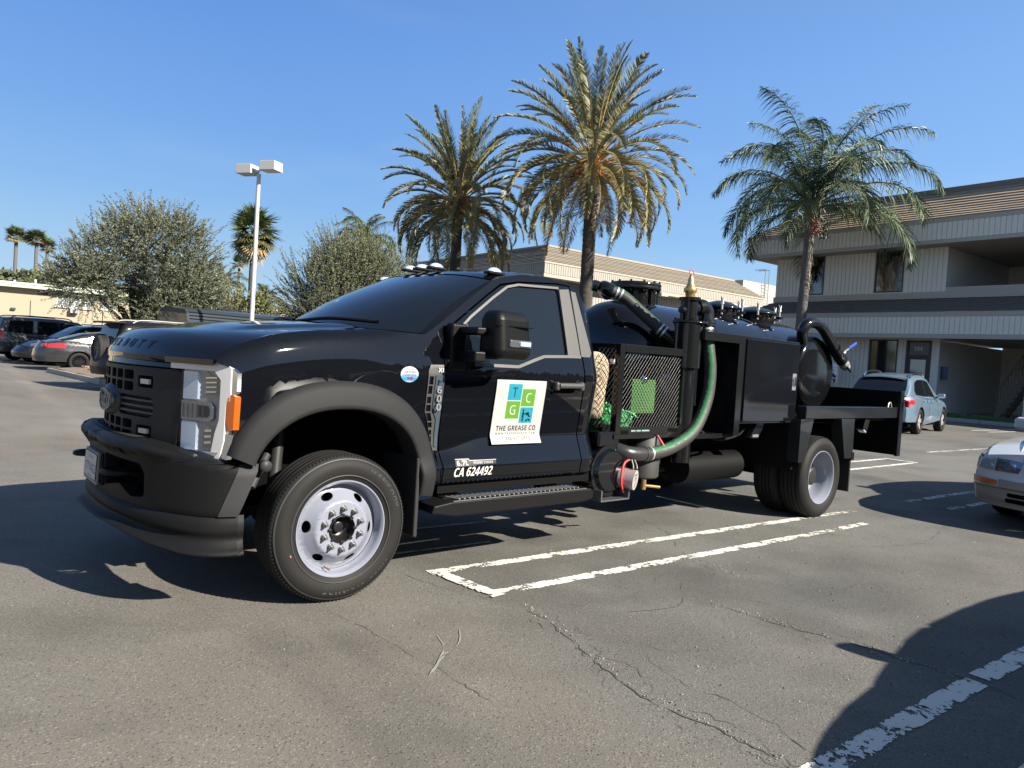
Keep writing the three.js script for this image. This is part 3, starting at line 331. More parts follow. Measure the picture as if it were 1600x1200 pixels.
// ------------------------------------------------------------------ palms and trees
const leafMat = (r, g, b, rough = 0.55) => new THREE.MeshStandardMaterial({ color: new THREE.Color().setRGB(r, g, b), roughness: rough, side: THREE.DoubleSide, vertexColors: true });
class Blades {      // collects narrow leaf blades with a colour each
  constructor() { this.p = []; this.c = []; this.i = []; }
  blade(a, d, side, len, w, bend, col, k = 2) {       // from a along d (unit), width along side, tip bent downwards by bend
    const base = this.p.length / 3, nr = V3().crossVectors(d, side).normalize(), tip = rr(0.85, 1.15);
    for (let s = 0; s <= k; s++) { const t = s / k, q = a.clone().addScaledVector(d, len * t * tip); q.y -= bend * len * t * t; const ww = w * (s === 0 ? 0.55 : s === k ? 0.06 : 1 - 0.45 * (t - 0.3)); const cc = 0.85 + 0.3 * t;
      for (const sg of [-1, 1]) { this.p.push(q.x + side.x * ww * sg, q.y + side.y * ww * sg, q.z + side.z * ww * sg); this.c.push(col[0] * cc, col[1] * cc, col[2] * cc); } }
    for (let s = 0; s < k; s++) { const o = base + s * 2; this.i.push(o, o + 1, o + 3, o, o + 3, o + 2); }
  }
  leaf(q, d, side, len, w, col) { const base = this.p.length / 3, nr = V3().crossVectors(d, side).normalize(); const pts = [q, q.clone().addScaledVector(d, len * 0.5).addScaledVector(side, w), q.clone().addScaledVector(d, len), q.clone().addScaledVector(d, len * 0.5).addScaledVector(side, -w)]; for (const v of pts) { this.p.push(v.x, v.y, v.z); this.c.push(...col); } this.i.push(base, base + 1, base + 2, base, base + 2, base + 3); }
  geo() { const g = new THREE.BufferGeometry(); g.setAttribute('position', new THREE.Float32BufferAttribute(this.p, 3)); g.setAttribute('color', new THREE.Float32BufferAttribute(this.c, 3)); g.setIndex(this.i); g.computeVertexNormals(); return g; }
  tube(pts, r0, r1, col, n = 5) { const base = this.p.length / 3, m = pts.length; for (let j = 0; j < m; j++) { const t = pts[Math.min(m - 1, j + 1)].clone().sub(pts[Math.max(0, j - 1)]).normalize(), s = V3().crossVectors(t, V3(0.13, 0.2, 0.97)).normalize(), b = V3().crossVectors(t, s), r = mixf(r0, r1, j / (m - 1)); for (let k = 0; k < n; k++) { const a = k / n * 6.2832, d = s.clone().multiplyScalar(Math.cos(a)).addScaledVector(b, Math.sin(a)); this.p.push(pts[j].x + d.x * r, pts[j].y + d.y * r, pts[j].z + d.z * r); this.c.push(...col); } }
    for (let j = 0; j + 1 < m; j++) for (let k = 0; k < n; k++) { const a = base + j * n + k, b = base + j * n + (k + 1) % n; this.i.push(a, b, b + n, a, b + n, a + n); } }
}
// pinnate frond in the x-y plane, starting at the origin with elevation el and curving down
function frondGeo({ len, el, curl, nl, ll, w, vee, fwd, hang, bare, col, stalk, bend = 0.25, plume = 0 }) {
  const B = new Blades(), N = 28, pts = []; let p = V3(0, 0, 0), a = el; for (let i = 0; i <= N; i++) { pts.push(p.clone()); const t = i / N; a -= curl / N * (0.35 + 1.5 * t); p = p.clone().add(V3(Math.cos(a) * len / N, Math.sin(a) * len / N, 0)); }
  B.tube(pts, 0.035 * len / 4, 0.006, stalk);
  for (let k = 0; k < nl; k++) { const t = bare + (1 - bare) * (k + 0.5) / nl, f = t * N, i = Math.min(N - 1, Math.floor(f)), q = pts[i].clone().lerp(pts[i + 1], f - i), tan = pts[i + 1].clone().sub(pts[i]).normalize(), up = V3(-tan.y, tan.x, 0); const L = ll * Math.pow(Math.sin(Math.PI * clamp(0.08 + 0.86 * (t - bare) / (1 - bare) + 0.04)), 0.55) * rr(0.85, 1.1);
    for (const s of [-1, 1]) { const v = vee + rr(-0.25, 0.25) + plume * rr(-1.2, 1.2), fw = fwd * (0.8 + 0.5 * t) + rr(-0.1, 0.1); const d = tan.clone().multiplyScalar(Math.sin(fw)).addScaledVector(V3(0, 0, s).multiplyScalar(Math.cos(v)).addScaledVector(up, Math.sin(v)), Math.cos(fw)).normalize(); const side = V3().crossVectors(d, V3().crossVectors(tan, d)).normalize(); const wd = V3().crossVectors(d, side).normalize(); const m = rr(0.7, 1.3), y = rnd() < 0.06 ? 1.6 : 1; B.blade(q, d, rnd() < 0.5 ? wd : wd.lerp(side, 0.5).normalize(), L, w, hang * (0.6 + bend) , [col[0] * m * y, col[1] * m, col[2] * m * 0.95], hang > 0.3 ? 3 : 2); } }
  return B.geo();
}
function palmTrunk(h, r0, r1, rings, bump, lean = [0, 0]) { return grid(28, Math.round(rings * 3), (u, v) => { const a = u * 6.2832, y = v * h, k = v * rings; const dia = Math.sin((k + u * 5) * 6.2832) * Math.sin((k - u * 5) * 6.2832); const r = mixf(r0, r1, v) * (1 + bump * (0.6 * dia + 0.6 * (hash2(Math.floor(k * 2), Math.floor(u * 10)) - 0.5))) * (1 + 0.25 * Math.exp(-v * 14)); return [lean[0] * v * v + r * Math.cos(a), y, lean[1] * v * v + r * Math.sin(a)]; }); }
const barkPalm = std(0.05, 0.042, 0.035, 0.95), barkGrey = std(0.1, 0.094, 0.088, 0.9), barkDark = std(0.055, 0.045, 0.035, 0.95);
const dateLeaf = leafMat(1, 1, 1, 0.5);
function datePalm(name, label, pos, H, len, sd, lean, trunkR) {
  seed = sd; const t = thing(name, label, 'palm tree', pos, rnd() * 6);
  part('trunk', palmTrunk(H, trunkR * 1.15, trunkR, 44, 0.09, lean), barkPalm, t);
  part('boot_crown', grid(20, 12, (u, v) => { const a = u * 6.28, r = trunkR * (1.05 + 0.5 * Math.sin(v * 2.6)) * (1 + 0.2 * (hash2(Math.floor(u * 20), Math.floor(v * 12)) - 0.5)) * (1 - 0.6 * v * v); return [lean[0] + r * Math.cos(a), H - 0.9 + v * 1.5, lean[1] + r * Math.sin(a)]; }), std(0.16, 0.1, 0.05, 0.9), t);
  const cls = [[1.45, 0.4], [1.25, 0.65], [1.02, 0.85], [0.72, 1.1], [0.45, 1.5], [0.25, 1.9], [-0.05, 1.7], [-0.45, 1.2]].map(([el, cu], i) => { const g = []; for (let k = 0; k < 2; k++) { const y = i / 7; g.push(frondGeo({ len: len * rr(0.92, 1.08) * (i > 5 ? 0.9 : 1), el, curl: cu * rr(0.85, 1.15), nl: 92, ll: len * 0.1, w: 0.024, vee: 0.4, fwd: 0.7, hang: 0.05, bare: 0.2, col: [mixf(0.11, 0.23, y), mixf(0.14, 0.2, y), mixf(0.07, 0.085, y)], stalk: [0.34, 0.22, 0.08] })); } return g; });
  const cnt = [11, 13, 14, 12, 13, 17, 20, 18]; cls.forEach((g, i) => { for (let k = 0; k < cnt[i]; k++) { const f = part('frond', g[k % 2], dateLeaf, t), a = (k + rr(-0.3, 0.3)) / cnt[i] * 6.2832 + i * 0.7; f.rotation.set(0, a, 0); const r = trunkR * (0.35 + 0.09 * i); f.position.set(lean[0] + r * Math.cos(a), H + 0.55 - i * 0.13, lean[1] - r * Math.sin(a)); f.rotation.order = 'YXZ'; f.rotation.x = rr(-0.25, 0.25); const s = rr(0.9, 1.08); f.scale.setScalar(s); } });
  for (let k = 0; k < 9; k++) { const a = k * 0.7 + rr(-0.2, 0.2), B = new Blades(), r = rr(0.9, 1.35), q0 = V3(0, 0, 0), q1 = V3(r * 0.55, 0.25, 0), q2 = V3(r, -0.25, 0); const cv = new THREE.CatmullRomCurve3([q0, q1, q2]); B.tube(cv.getPoints(8), 0.035, 0.02, [0.62, 0.28, 0.05], 6); const dark = k % 2; for (let j = 0; j < 60; j++) { const b = cv.getPointAt(rr(0.6, 1)), L = rr(0.35, 0.75), d = V3(rr(-0.4, 0.7), -1, rr(-0.5, 0.5)).normalize(); const e = b.clone().addScaledVector(d, L); B.tube([b, b.clone().lerp(e, 0.5).add(V3(0.05, 0.04, 0)), e], 0.008, 0.006, dark ? [0.2, 0.07, 0.03] : [0.6, 0.25, 0.05], 3); if (dark) for (let m = 0; m < 3; m++) { const w = b.clone().lerp(e, rr(0.4, 1)); B.leaf(w, V3(0, -1, 0), V3(rnd() - 0.5, 0, rnd() - 0.5).normalize(), 0.08, 0.025, [0.2, 0.07, 0.035]); } }
    const f = part('fruit_stalk', B.geo(), dateLeaf, t); f.rotation.y = a; f.position.set(lean[0], H + 0.05, lean[1]); }
  return t;
}
datePalm('date_palm', 'taller date palm behind the cab, tallest palm against the sky', [...S(22.3, 0, -21.1)], 10.95, 5.2, 31, [0.25, 0.1], 0.29);
datePalm('date_palm', 'shorter date palm left of the tallest palm, its skirt touching the cab roof line', [...S(20.0, 0, -29.3)], 9.75, 4.7, 77, [0.05, 0.05], 0.27);
function queenPalm(label, pos, H, len, sd, n, trunkR, lean = [0, 0], col = [0.075, 0.11, 0.055]) {
  seed = sd; const t = thing('queen_palm', label, 'palm tree', pos, 0);
  part('trunk', palmTrunk(H, trunkR * 1.1, trunkR * 0.85, 26, 0.02, lean), barkGrey, t); part('crown_shaft', grid(14, 8, (u, v) => { const a = u * 6.28, r = trunkR * (0.9 + 0.75 * Math.sin(v * 3)) * (1 + 0.2 * (hash2(Math.floor(u * 14), 3) - 0.5)); return [lean[0] + r * Math.cos(a), H - 0.4 + v * 1.3, lean[1] + r * Math.sin(a)]; }), std(0.15, 0.11, 0.065, 0.9), t);
  const cls = [[1.45, 1.35], [1.2, 1.8], [0.88, 2.0], [0.5, 2.0], [0.1, 1.7]].map(([el, cu]) => [0, 1].map(() => frondGeo({ len: len * rr(0.9, 1.1), el, curl: cu * rr(0.85, 1.1), nl: 105, ll: len * 0.17, w: 0.02, vee: 0.15, fwd: 0.4, hang: 0.8, bare: 0.14, plume: 0.55, col, stalk: [0.09, 0.11, 0.045] })));
  cls.forEach((g, i) => { const m = Math.max(2, Math.round(n * [0.16, 0.2, 0.24, 0.24, 0.16][i])); for (let k = 0; k < m; k++) { const f = part('frond', g[k % 2], dateLeaf, t), a = (k + rr(-0.3, 0.3)) / m * 6.2832 + i * 0.9; f.rotation.order = 'YXZ'; f.rotation.set(rr(-0.3, 0.3), a, 0); f.position.set(lean[0] + 0.12 * Math.cos(a), H + 0.75 - i * 0.06, lean[1] - 0.12 * Math.sin(a)); f.scale.setScalar(rr(0.88, 1.08)); } });
  return t;
}
{ const q = queenPalm('feathery green queen palm in front of the grey two-storey office', [...S(30.4, 0, -14.75)], 9.0, 5.5, 11, 38, 0.235, [0.15, 0.1]);
  for (const [dx, dz, m] of [[-0.45, 0.45, [0.28, 0.07, 0.035]], [0.42, 0.5, [0.06, 0.08, 0.03]]]) { const B = new Blades(); for (let k = 0; k < 150; k++) { const p = V3(rr(-0.2, 0.2), rr(-0.55, 0.3), rr(-0.2, 0.2)); B.leaf(p, V3(rr(-0.3, 0.3), -1, rr(-0.3, 0.3)).normalize(), V3(rnd() - 0.5, 0, rnd() - 0.5).normalize(), 0.14, 0.035, m); } const f = part('fruit_cluster', B.geo(), dateLeaf, q); f.position.set(0.15 + dx, 8.7, 0.1 + dz); }
  { const B = new Blades(); for (let k = 0; k < 120; k++) { const a = rnd() * 6.28, y = rr(5.6, 8.2); B.blade(V3(0.12 + 0.24 * Math.cos(a), y, 0.05 + 0.24 * Math.sin(a)), V3(0.3 * Math.cos(a), -1, 0.3 * Math.sin(a)).normalize(), V3(-Math.sin(a), 0, Math.cos(a)), rr(0.2, 0.5), 0.025, 0, [0.28, 0.23, 0.15], 1); } part('dry_fibres', B.geo(), dateLeaf, q).userData.kind = 'stuff'; } }
queenPalm('distant queen palm whose crown tops the second olive tree', [...S(22.6, 0, -46.3)], 8.9, 3.0, 21, 22, 0.2, [0, 0], [0.085, 0.105, 0.05]);
queenPalm('hazy queen palm between the olive tree and the light pole', [...S(18.7, 0, -68.1)], 6.4, 2.6, 24, 20, 0.2, [0, 0], [0.1, 0.12, 0.065]); queenPalm('low queen palm just right of the light pole base', [...S(22.0, 0, -66.0)], 4.8, 2.2, 26, 18, 0.18, [0, 0], [0.1, 0.12, 0.065]);
// fan palms
function fanPalm(label, pos, H, R, sd, n, trunkR, skirt, lean = [0, 0], group) {
  seed = sd; const t = thing('fan_palm', label, 'palm tree', pos, rnd() * 6, group); part('trunk', palmTrunk(H, trunkR * 1.25, trunkR, 40, 0.05, lean), barkGrey, t);
  const leafG = [0, 1, 2].map((i) => { const B = new Blades(), st = R * 0.45; B.tube([V3(0, 0, 0), V3(st, 0, 0)], 0.025, 0.015, [0.16, 0.17, 0.06], 4); for (let k = 0; k < 24; k++) { const a = (k / 23 - 0.5) * 4.2; B.blade(V3(st, 0, 0), V3(Math.cos(a), rr(-0.06, 0.1), Math.sin(a)).normalize(), V3(-Math.sin(a), 0, Math.cos(a)), R * 0.6 * (1 - 0.12 * Math.abs(a)), R * 0.04, 0.28, [[0.075, 0.095, 0.035], [0.11, 0.115, 0.04], [0.27, 0.2, 0.09]][i].map((q) => q * rr(0.8, 1.25)), 2); } return B.geo(); });
  for (let k = 0; k < n; k++) { const v = k / n, el = mixf(1.3, skirt ? -1.2 : -0.5, v) + rr(-0.15, 0.15), f = part('frond', leafG[v > 0.78 ? 2 : v > 0.5 ? 1 : 0], dateLeaf, t); f.rotation.order = 'YZX'; f.rotation.set(rr(-0.5, 0.5), k * 2.399, el); f.position.set(lean[0], H + 0.3 - (skirt ? 0.9 : 0.3) * v, lean[1]); f.scale.setScalar(rr(0.85, 1.1)); }
  return t;
}
fanPalm('shaggy fan palm standing behind the light pole', [...S(17.65, 0, -56.4)], 10.6, 2.25, 5, 56, 0.27, true, [0.15, 0]);
fanPalm('slim fan palm at far left, apart from the pair beside it', [...S(5.8, 0, -141)], 16.3, 2.0, 6, 26, 0.26, false, [0.9, 0]); fanPalm('left palm of the far pair of slim fan palms', [...S(8.5, 0, -139)], 16.2, 2.1, 8, 30, 0.26, false, [1.3, 0]); fanPalm('right palm of the far pair of slim fan palms', [...S(10.2, 0, -141)], 15.2, 1.7, 9, 24, 0.25, false, [0.6, 0]);
fanPalm('tiny fan palm far off right of the hazy queen palm', [...S(28, 0, -85)], 7.4, 1.2, 12, 18, 0.16, false); fanPalm('tiny fan palm peeking out beside the shaggy palm trunk', [...S(29.5, 0, -100)], 12.2, 1.4, 13, 18, 0.16, false);
// olive-like trees: limbs, then shoots with small pale leaves
function shrubTree({ name, label, pos, sd, limbs, clumps, shoots, leafN, leafL, leafW, colA, colB, shootL, upright, cat = 'tree' }) {
  seed = sd; const t = thing(name, label, cat, pos, -PHI); const W = new Blades();
  for (const l of limbs) { const c = new THREE.CatmullRomCurve3(l.p.map((q) => V3(...q))); W.tube(c.getPoints(14), l.r0, l.r1, [1, 1, 1], 8); }
  const wood = new THREE.MeshStandardMaterial({ color: new THREE.Color().setRGB(0.05, 0.042, 0.034), roughness: 0.95, side: THREE.DoubleSide, vertexColors: true }); part('trunk', W.geo(), wood, t);
  const C = new Blades(), T = new Blades();
  for (let k = 0; k < shoots; k++) { const m = clumps[Math.floor(rnd() * clumps.length)]; let d; do { d = V3(rr(-1, 1), rr(-1, 1), rr(-1, 1)); } while (d.length() > 1); const e = Math.pow(d.length(), 0.6); d.normalize(); const hole = fbm(d.x * 2.3 + m[0] * 3 + 10, d.y * 2.3 + d.z * 1.9 + 4, 2); if (hole < 0.36 && e > 0.5) continue;
    const p = V3(m[0] + d.x * m[3] * e, m[1] + d.y * m[4] * e, m[2] + d.z * m[5] * e); const dir = d.clone().multiplyScalar(0.9).add(V3(rr(-0.4, 0.4), upright + rr(-0.3, 0.4), rr(-0.4, 0.4))).normalize(), L = shootL * rr(0.5, 1.3) * (d.y > 0.4 ? 1.25 : 1); const q = p.clone().addScaledVector(dir, L); q.y -= 0.12 * L * (d.y < 0 ? 1.5 : 0.2); T.tube([p, p.clone().lerp(q, 0.5).add(V3(rr(-0.03, 0.03), 0.03, rr(-0.03, 0.03))), q], 0.008, 0.003, [0.1, 0.085, 0.06], 3);
    const tone = rr(0.65, 1.35) * (0.75 + 0.5 * fbm(p.x * 0.9 + 20, p.y * 0.9 + p.z * 0.7, 2)), mixc = rnd(); const col = [0, 1, 2].map((i) => mixf(colA[i], colB[i], mixc) * tone);
    for (let j = 0; j < leafN; j++) { const s = (j + rnd()) / leafN, b = p.clone().lerp(q, 0.1 + 0.9 * s), ld = dir.clone().multiplyScalar(0.8).add(V3(rr(-1, 1), rr(-0.6, 0.8), rr(-1, 1))).normalize(), sv = V3().crossVectors(ld, V3(rr(-1, 1), rr(-1, 1), rr(-1, 1))).normalize(); const w2 = rr(0.8, 1.2); C.leaf(b, ld, sv, leafL * rr(0.6, 1.2), leafW, col.map((x) => x * w2)); } }
  part('twigs', T.geo(), new THREE.MeshStandardMaterial({ color: 0xffffff, vertexColors: true, roughness: 0.9 }), t).userData.kind = 'stuff'; part('crown', C.geo(), leafMat(1, 1, 1, 0.8), t).userData.kind = 'stuff'; return t;
}
const OL = S(4.2, 0, -28.7);
shrubTree({ name: 'olive_tree', label: 'big silvery olive tree with several dark leaning trunks behind the black spare-wheel car', pos: OL, sd: 4, shootL: 0.82, upright: 0.45, leafN: 36, leafL: 0.105, leafW: 0.018, colA: [0.085, 0.1, 0.06], colB: [0.15, 0.165, 0.11], shoots: 4600,
  limbs: [{ p: [[0.2, 0, 0], [-0.1, 1.4, 0], [-0.5, 2.4, 0.2], [-1.3, 3.4, 0.4], [-1.8, 4.6, 0.3]], r0: 0.2, r1: 0.05 }, { p: [[0.35, 0, 0], [0.1, 1.6, 0.1], [-0.2, 3.0, 0.2], [0.2, 4.8, 0]], r0: 0.22, r1: 0.06 }, { p: [[0.9, 0, 0.3], [1.05, 1.6, 0.2], [0.9, 3, 0], [0.9, 4.6, 0.1]], r0: 0.2, r1: 0.05 }, { p: [[2.4, 0, 0.2], [2.9, 1.5, 0.2], [2.5, 2.7, 0.1], [2.4, 4.0, 0]], r0: 0.15, r1: 0.04 }, { p: [[2.3, 0.8, 0.3], [3.3, 1.7, 0.4], [3.7, 2.6, 0.3], [3.8, 3.4, 0.2]], r0: 0.12, r1: 0.04 }, { p: [[-0.4, 1.9, 0.1], [-1.2, 2.6, 0.5], [-1.9, 3.2, 0.4]], r0: 0.08, r1: 0.03 }],
  clumps: [[0.1, 4.7, 0, 1.7, 1.5, 1.6], [-1.1, 4.3, 0.3, 1.5, 1.25, 1.4], [1.3, 4.5, 0.1, 1.7, 1.6, 1.5], [0.6, 5.5, 0, 1.6, 0.85, 1.4], [-1.7, 3.4, 0.4, 1.1, 0.8, 1.1], [1.95, 3.5, 0.2, 1.2, 1.1, 1.2], [2.45, 2.9, 0.3, 0.8, 0.8, 0.9], [1.5, 3.0, 0.5, 1.2, 0.9, 1.0], [1.9, 2.3, 0.7, 0.8, 0.55, 0.7], [0.9, 2.4, 0.8, 0.7, 0.5, 0.6]] });
shrubTree({ name: 'olive_tree', label: 'second silvery olive tree, broad and bushy, above the windshield corner', pos: S(11.9, 0, -25.7), sd: 9, shootL: 1.05, upright: 0.85, leafN: 36, leafL: 0.1, leafW: 0.016, colA: [0.09, 0.105, 0.055], colB: [0.155, 0.165, 0.095], shoots: 4300,
  limbs: [{ p: [[-0.1, 0, 0], [-0.3, 1.3, 0], [-0.9, 2.6, 0], [-1.4, 4, 0]], r0: 0.18, r1: 0.05 }, { p: [[0.1, 0, 0], [0.3, 1.6, 0], [0.5, 3.2, 0], [0.6, 4.8, 0]], r0: 0.18, r1: 0.05 }, { p: [[0.4, 0, 0], [1.1, 1.4, 0], [1.9, 2.6, 0], [2.4, 3.8, 0]], r0: 0.16, r1: 0.04 }],
  clumps: [[0, 3.8, 0, 1.6, 1.5, 1.4], [-1.3, 3.5, 0, 1.2, 1.2, 1.1], [1.2, 4.0, 0, 1.5, 1.5, 1.3], [2.4, 3.6, 0, 1.4, 1.4, 1.2], [0.6, 2.6, 0.3, 1.6, 0.8, 1.2], [0.4, 4.9, 0, 1.4, 0.8, 1.1], [-1.0, 2.5, 0.3, 1.0, 0.6, 0.8], [3.3, 3.0, 0, 1.0, 1.1, 1.0]] });
for (const [x, z, h, w, sd, l, a, b] of [[16.3, -30.0, 4.6, 2.4, 41, 'dark leafy tree below the shorter date palm, left of its trunk', [0.05, 0.065, 0.03], [0.1, 0.12, 0.05]], [21.0, -31.5, 5.4, 2.6, 42, 'dark leafy tree hidden behind the shorter date palm trunk', [0.045, 0.06, 0.028], [0.09, 0.11, 0.05]], [4.6, -58, 6.0, 2.6, 43, 'green tree peeping over the cream building behind the olive tree', [0.06, 0.075, 0.03], [0.13, 0.14, 0.06]], [14.5, -50, 4.9, 2.6, 45, 'yellow-green tree just right of the big olive tree', [0.09, 0.105, 0.04], [0.16, 0.16, 0.06]]])
  shrubTree({ name: 'leafy_tree', label: l, pos: S(x, 0, z), sd, shootL: 0.8, upright: 0.3, leafN: 20, leafL: 0.22, leafW: 0.06, colA: a, colB: b, shoots: 900, limbs: [{ p: [[0, 0, 0], [0.1, h * 0.4, 0], [0, h * 0.75, 0]], r0: 0.18, r1: 0.06 }], clumps: [[0, h * 0.7, 0, w * 0.8, h * 0.25, w * 0.7], [-w * 0.5, h * 0.6, 0, w * 0.6, h * 0.25, w * 0.6], [w * 0.5, h * 0.62, 0, w * 0.6, h * 0.27, w * 0.6], [0, h * 0.4, 0, w * 0.7, h * 0.2, w * 0.6]] });
{ // far wooded rise behind the cream building, and a low far tree line all round
  seed = 99; const B = new Blades(); const far = (n, f, col) => { for (let k = 0; k < n; k++) { const [x, y, z] = f(), w = S(x, y, z), d = V3(rr(-1, 1), rr(-0.5, 1), rr(-1, 1)).normalize(), s = V3().crossVectors(d, V3(rr(-1, 1), rr(-1, 1), rr(-1, 1))).normalize(), m = rr(0.5, 1.4); B.leaf(V3(...w), d, s, 0.8, 0.26, col.map((c) => c * m)); } };
  far(30000, () => { const x = rr(-60, 26), top = 8.3 + 1.6 * (fbm(x * 0.12, 3) - 0.4) * 2.5 - 0.07 * Math.max(0, x - 10); return [x, top * (1 - Math.pow(rnd(), 1.6)), -112 + rr(-4, 4)]; }, [0.085, 0.1, 0.05]);
  far(16000, () => { const x = rr(20, 230); return [x, 5.2 * (0.7 + 0.6 * fbm(x * 0.1, 8)) * (1 - Math.pow(rnd(), 1.5)), -150 + x * 0.1 + rr(-4, 4)]; }, [0.11, 0.125, 0.08]);
  const m = new THREE.Mesh(B.geo(), leafMat(1, 1, 1, 0.7)); m.name = 'far_tree_line'; m.userData = { kind: 'stuff', label: 'far dark green tree line over the low roofs', category: 'trees' }; scene.add(m); m.castShadow = m.receiveShadow = true;
}
seed = 1234;
// ------------------------------------------------------------------ the black vacuum truck (front axle under the origin, nose towards -x, driver's side towards +z)
const truck = thing('vacuum_truck', 'big black flatbed vacuum truck with steel tank, side cage and white door sign', 'truck');
const creaseY = (x) => 0.80 + 0.08 * sst(0.68, 1.06, x);
function zs(x, y) {
  const yc = creaseY(x); let z;
  if (y < 0.7) z = lerpTab([[0.5, 0.955], [0.58, 0.972], [0.588, 0.985], [0.618, 1.008], [0.63, 1.004], [0.7, 1.016]], y);
  else if (y < yc) { const t = (y - 0.7) / (yc - 0.7); z = 1.016 - 0.066 * (t * t * (3 - 2 * t) * 0.3 + t * 0.7); }
  else z = lerpTab([[0, 0.95], [0.02, 0.9505], [0.36, 0.997], [0.4, 1.001], [0.44, 0.998], [0.5, 0.982], [0.58, 0.957], [0.7, 0.92], [1.07, 0.80], [1.25, 0.72]], y - yc + (yc - 0.88) * sst(0.3, 0, y - yc) * 0 + (yc - 0.88));
  return z;
}
const SIDE = (sg, d = 0) => (x, y) => [x, y, sg * (zs(x, y) + d)];
const topY = (x) => smoothTab([[-0.72, 1.295], [-0.63, 1.357], [-0.52, 1.408], [-0.38, 1.452], [-0.07, 1.497], [0.2, 1.51], [0.5, 1.515], [0.7, 1.518]], x);
const zf = (x, y) => { const t = Math.max(0, topY(x) - y), k = sst(0.0, 0.62, x), q = Math.max(0, 1 - t / 0.24); const a = 1.002 - 0.055 * q * q - 0.03 * Math.exp(-t / 0.018) * (1 - k) - 0.03 * sst(-0.4, -0.7, x); return mixf(a, zs(x, y), k); };
const door = [[0.694, 0.605], [0.694, 0.78], [0.672, 1.30], [0.674, 1.436], [0.706, 1.522], [0.786, 1.598], [1.079, 1.802], [1.221, 1.892], [1.385, 1.928], [1.763, 1.961], [1.880, 1.957], [1.898, 1.798], [1.899, 1.454], [1.905, 0.869], [1.905, 0.605]];
const winHole = roundPoly([[0.895, 1.352], [0.9, 1.628], [1.126, 1.79], [1.27, 1.882], [1.38, 1.908], [1.764, 1.927], [1.752, 1.449], [1.519, 1.438], [1.424, 1.410], [1.271, 1.358]], 0.03, 3);
for (const sg of [1, -1]) {
  const dr = sub('door', truck);
  const rows = (x, top) => { const yc = creaseY(x), o = [0.605, 0.612, 0.618, 0.624, 0.63, 0.642, 0.66, 0.68, 0.692, 0.7, 0.708, 0.72]; for (let k = 1; k < 6; k++) o.push(mixf(0.72, yc - 0.012, k / 6)); o.push(yc - 0.012, yc - 0.005, yc, yc + 0.005, yc + 0.015); for (let k = 1; k <= 10; k++) o.push(mixf(yc + 0.015, top, k / 10)); return o; };
  const NR = rows(1, 1.24).length - 1, rowGrid = (xa, xb, nx, top, zfn) => grid(nx, NR, (u, v) => { const i = Math.round(v * NR), xm = mixf(xa(0.9), xb(0.9), u), y = rows(xm, top)[i], x = mixf(xa(y), xb(y), u); return [x, y, sg * zfn(x, y)]; });
  const dxa = (y) => lerpTab([[0.6, 0.694], [0.78, 0.694], [1.3, 0.672]], y), dxb = (y) => lerpTab([[0.6, 1.905], [0.869, 1.905], [1.454, 1.899]], y);
  part('door_panel', [rowGrid(dxa, dxb, 40, 1.24, zs), grid(1, 20, (u, v) => { const y = mixf(0.605, 1.24, v); return [dxa(y), y, sg * (zs(dxa(y), y) - 0.03 * u)]; }), grid(1, 20, (u, v) => { const y = mixf(0.605, 1.24, v); return [dxb(y), y, sg * (zs(dxb(y), y) - 0.03 * u)]; }), patch([[dxa(1.24), 1.24], ...door.slice(2, -2), [dxb(1.24), 1.24]], SIDE(sg), 0.035, [winHole], [0, 0, -0.03 * sg])], M.paint, dr);
  part('window', patch(winHole, SIDE(sg, -0.014), 0.1), M.glass, dr);
  const strip = (pts, w, d, m, n) => part(n, pts.slice(1).map((q, i) => { const p = pts[i], l = Math.hypot(q[0] - p[0], q[1] - p[1]), nx = -(q[1] - p[1]) / l * w, ny = (q[0] - p[0]) / l * w; return slab(6, 1, (u, v) => { const x = mixf(p[0], q[0], u) + nx * (v - 0.5), y = mixf(p[1], q[1], u) + ny * (v - 0.5); return [x, y, sg * (zs(x, y) + d)]; }, [0, 0, -d * sg * 1.4]); }), m, dr);
  strip([[0.752, 1.49], [0.79, 1.545], [0.918, 1.655], [1.128, 1.8], [1.272, 1.89], [1.378, 1.916], [1.77, 1.936]], 0.016, 0.004, std(0.065, 0.064, 0.062, 0.45, 0.3), 'window_trim');
  strip([[0.9, 1.35], [1.271, 1.351], [1.424, 1.402], [1.519, 1.431], [1.757, 1.442], [1.885, 1.445]], 0.02, 0.006, std(0.065, 0.064, 0.062, 0.45, 0.3), 'belt_trim');
  part('pillar_trim', patch([[1.774, 1.926], [1.874, 1.938], [1.884, 1.447], [1.757, 1.447]], SIDE(sg, 0.004), 0.1, [], [0, 0, -0.006 * sg]), std(0.05, 0.049, 0.0475, 0.5, 0.2), dr);
  part('mirror_sail', patch([[0.69, 1.30], [0.705, 1.44], [0.75, 1.50], [0.885, 1.62], [0.883, 1.36], [0.83, 1.30]], SIDE(sg, 0.006), 0.1, [], [0, 0, -0.01 * sg]), M.mirrorBlack, dr);
  const h = sub('door_handle', dr); part('grip', [rod([1.615, 1.235, sg * 1.035], [1.84, 1.238, sg * 1.035], 0.021, 0.021, 14), bb(1.83, 1.875, 1.2, 1.265, sg > 0 ? 0.985 : -1.045, sg > 0 ? 1.045 : -0.985, 0.018), bb(1.59, 1.63, 1.2, 1.262, sg > 0 ? 0.985 : -1.045, sg > 0 ? 1.045 : -0.985, 0.018)], std(0.05, 0.05, 0.052, 0.42), h);
  part('recess', patch(roundPoly([[1.6, 1.18], [1.6, 1.285], [1.82, 1.285], [1.82, 1.18]], 0.04), SIDE(sg, 0.0025), 0.03), M.dark, h);
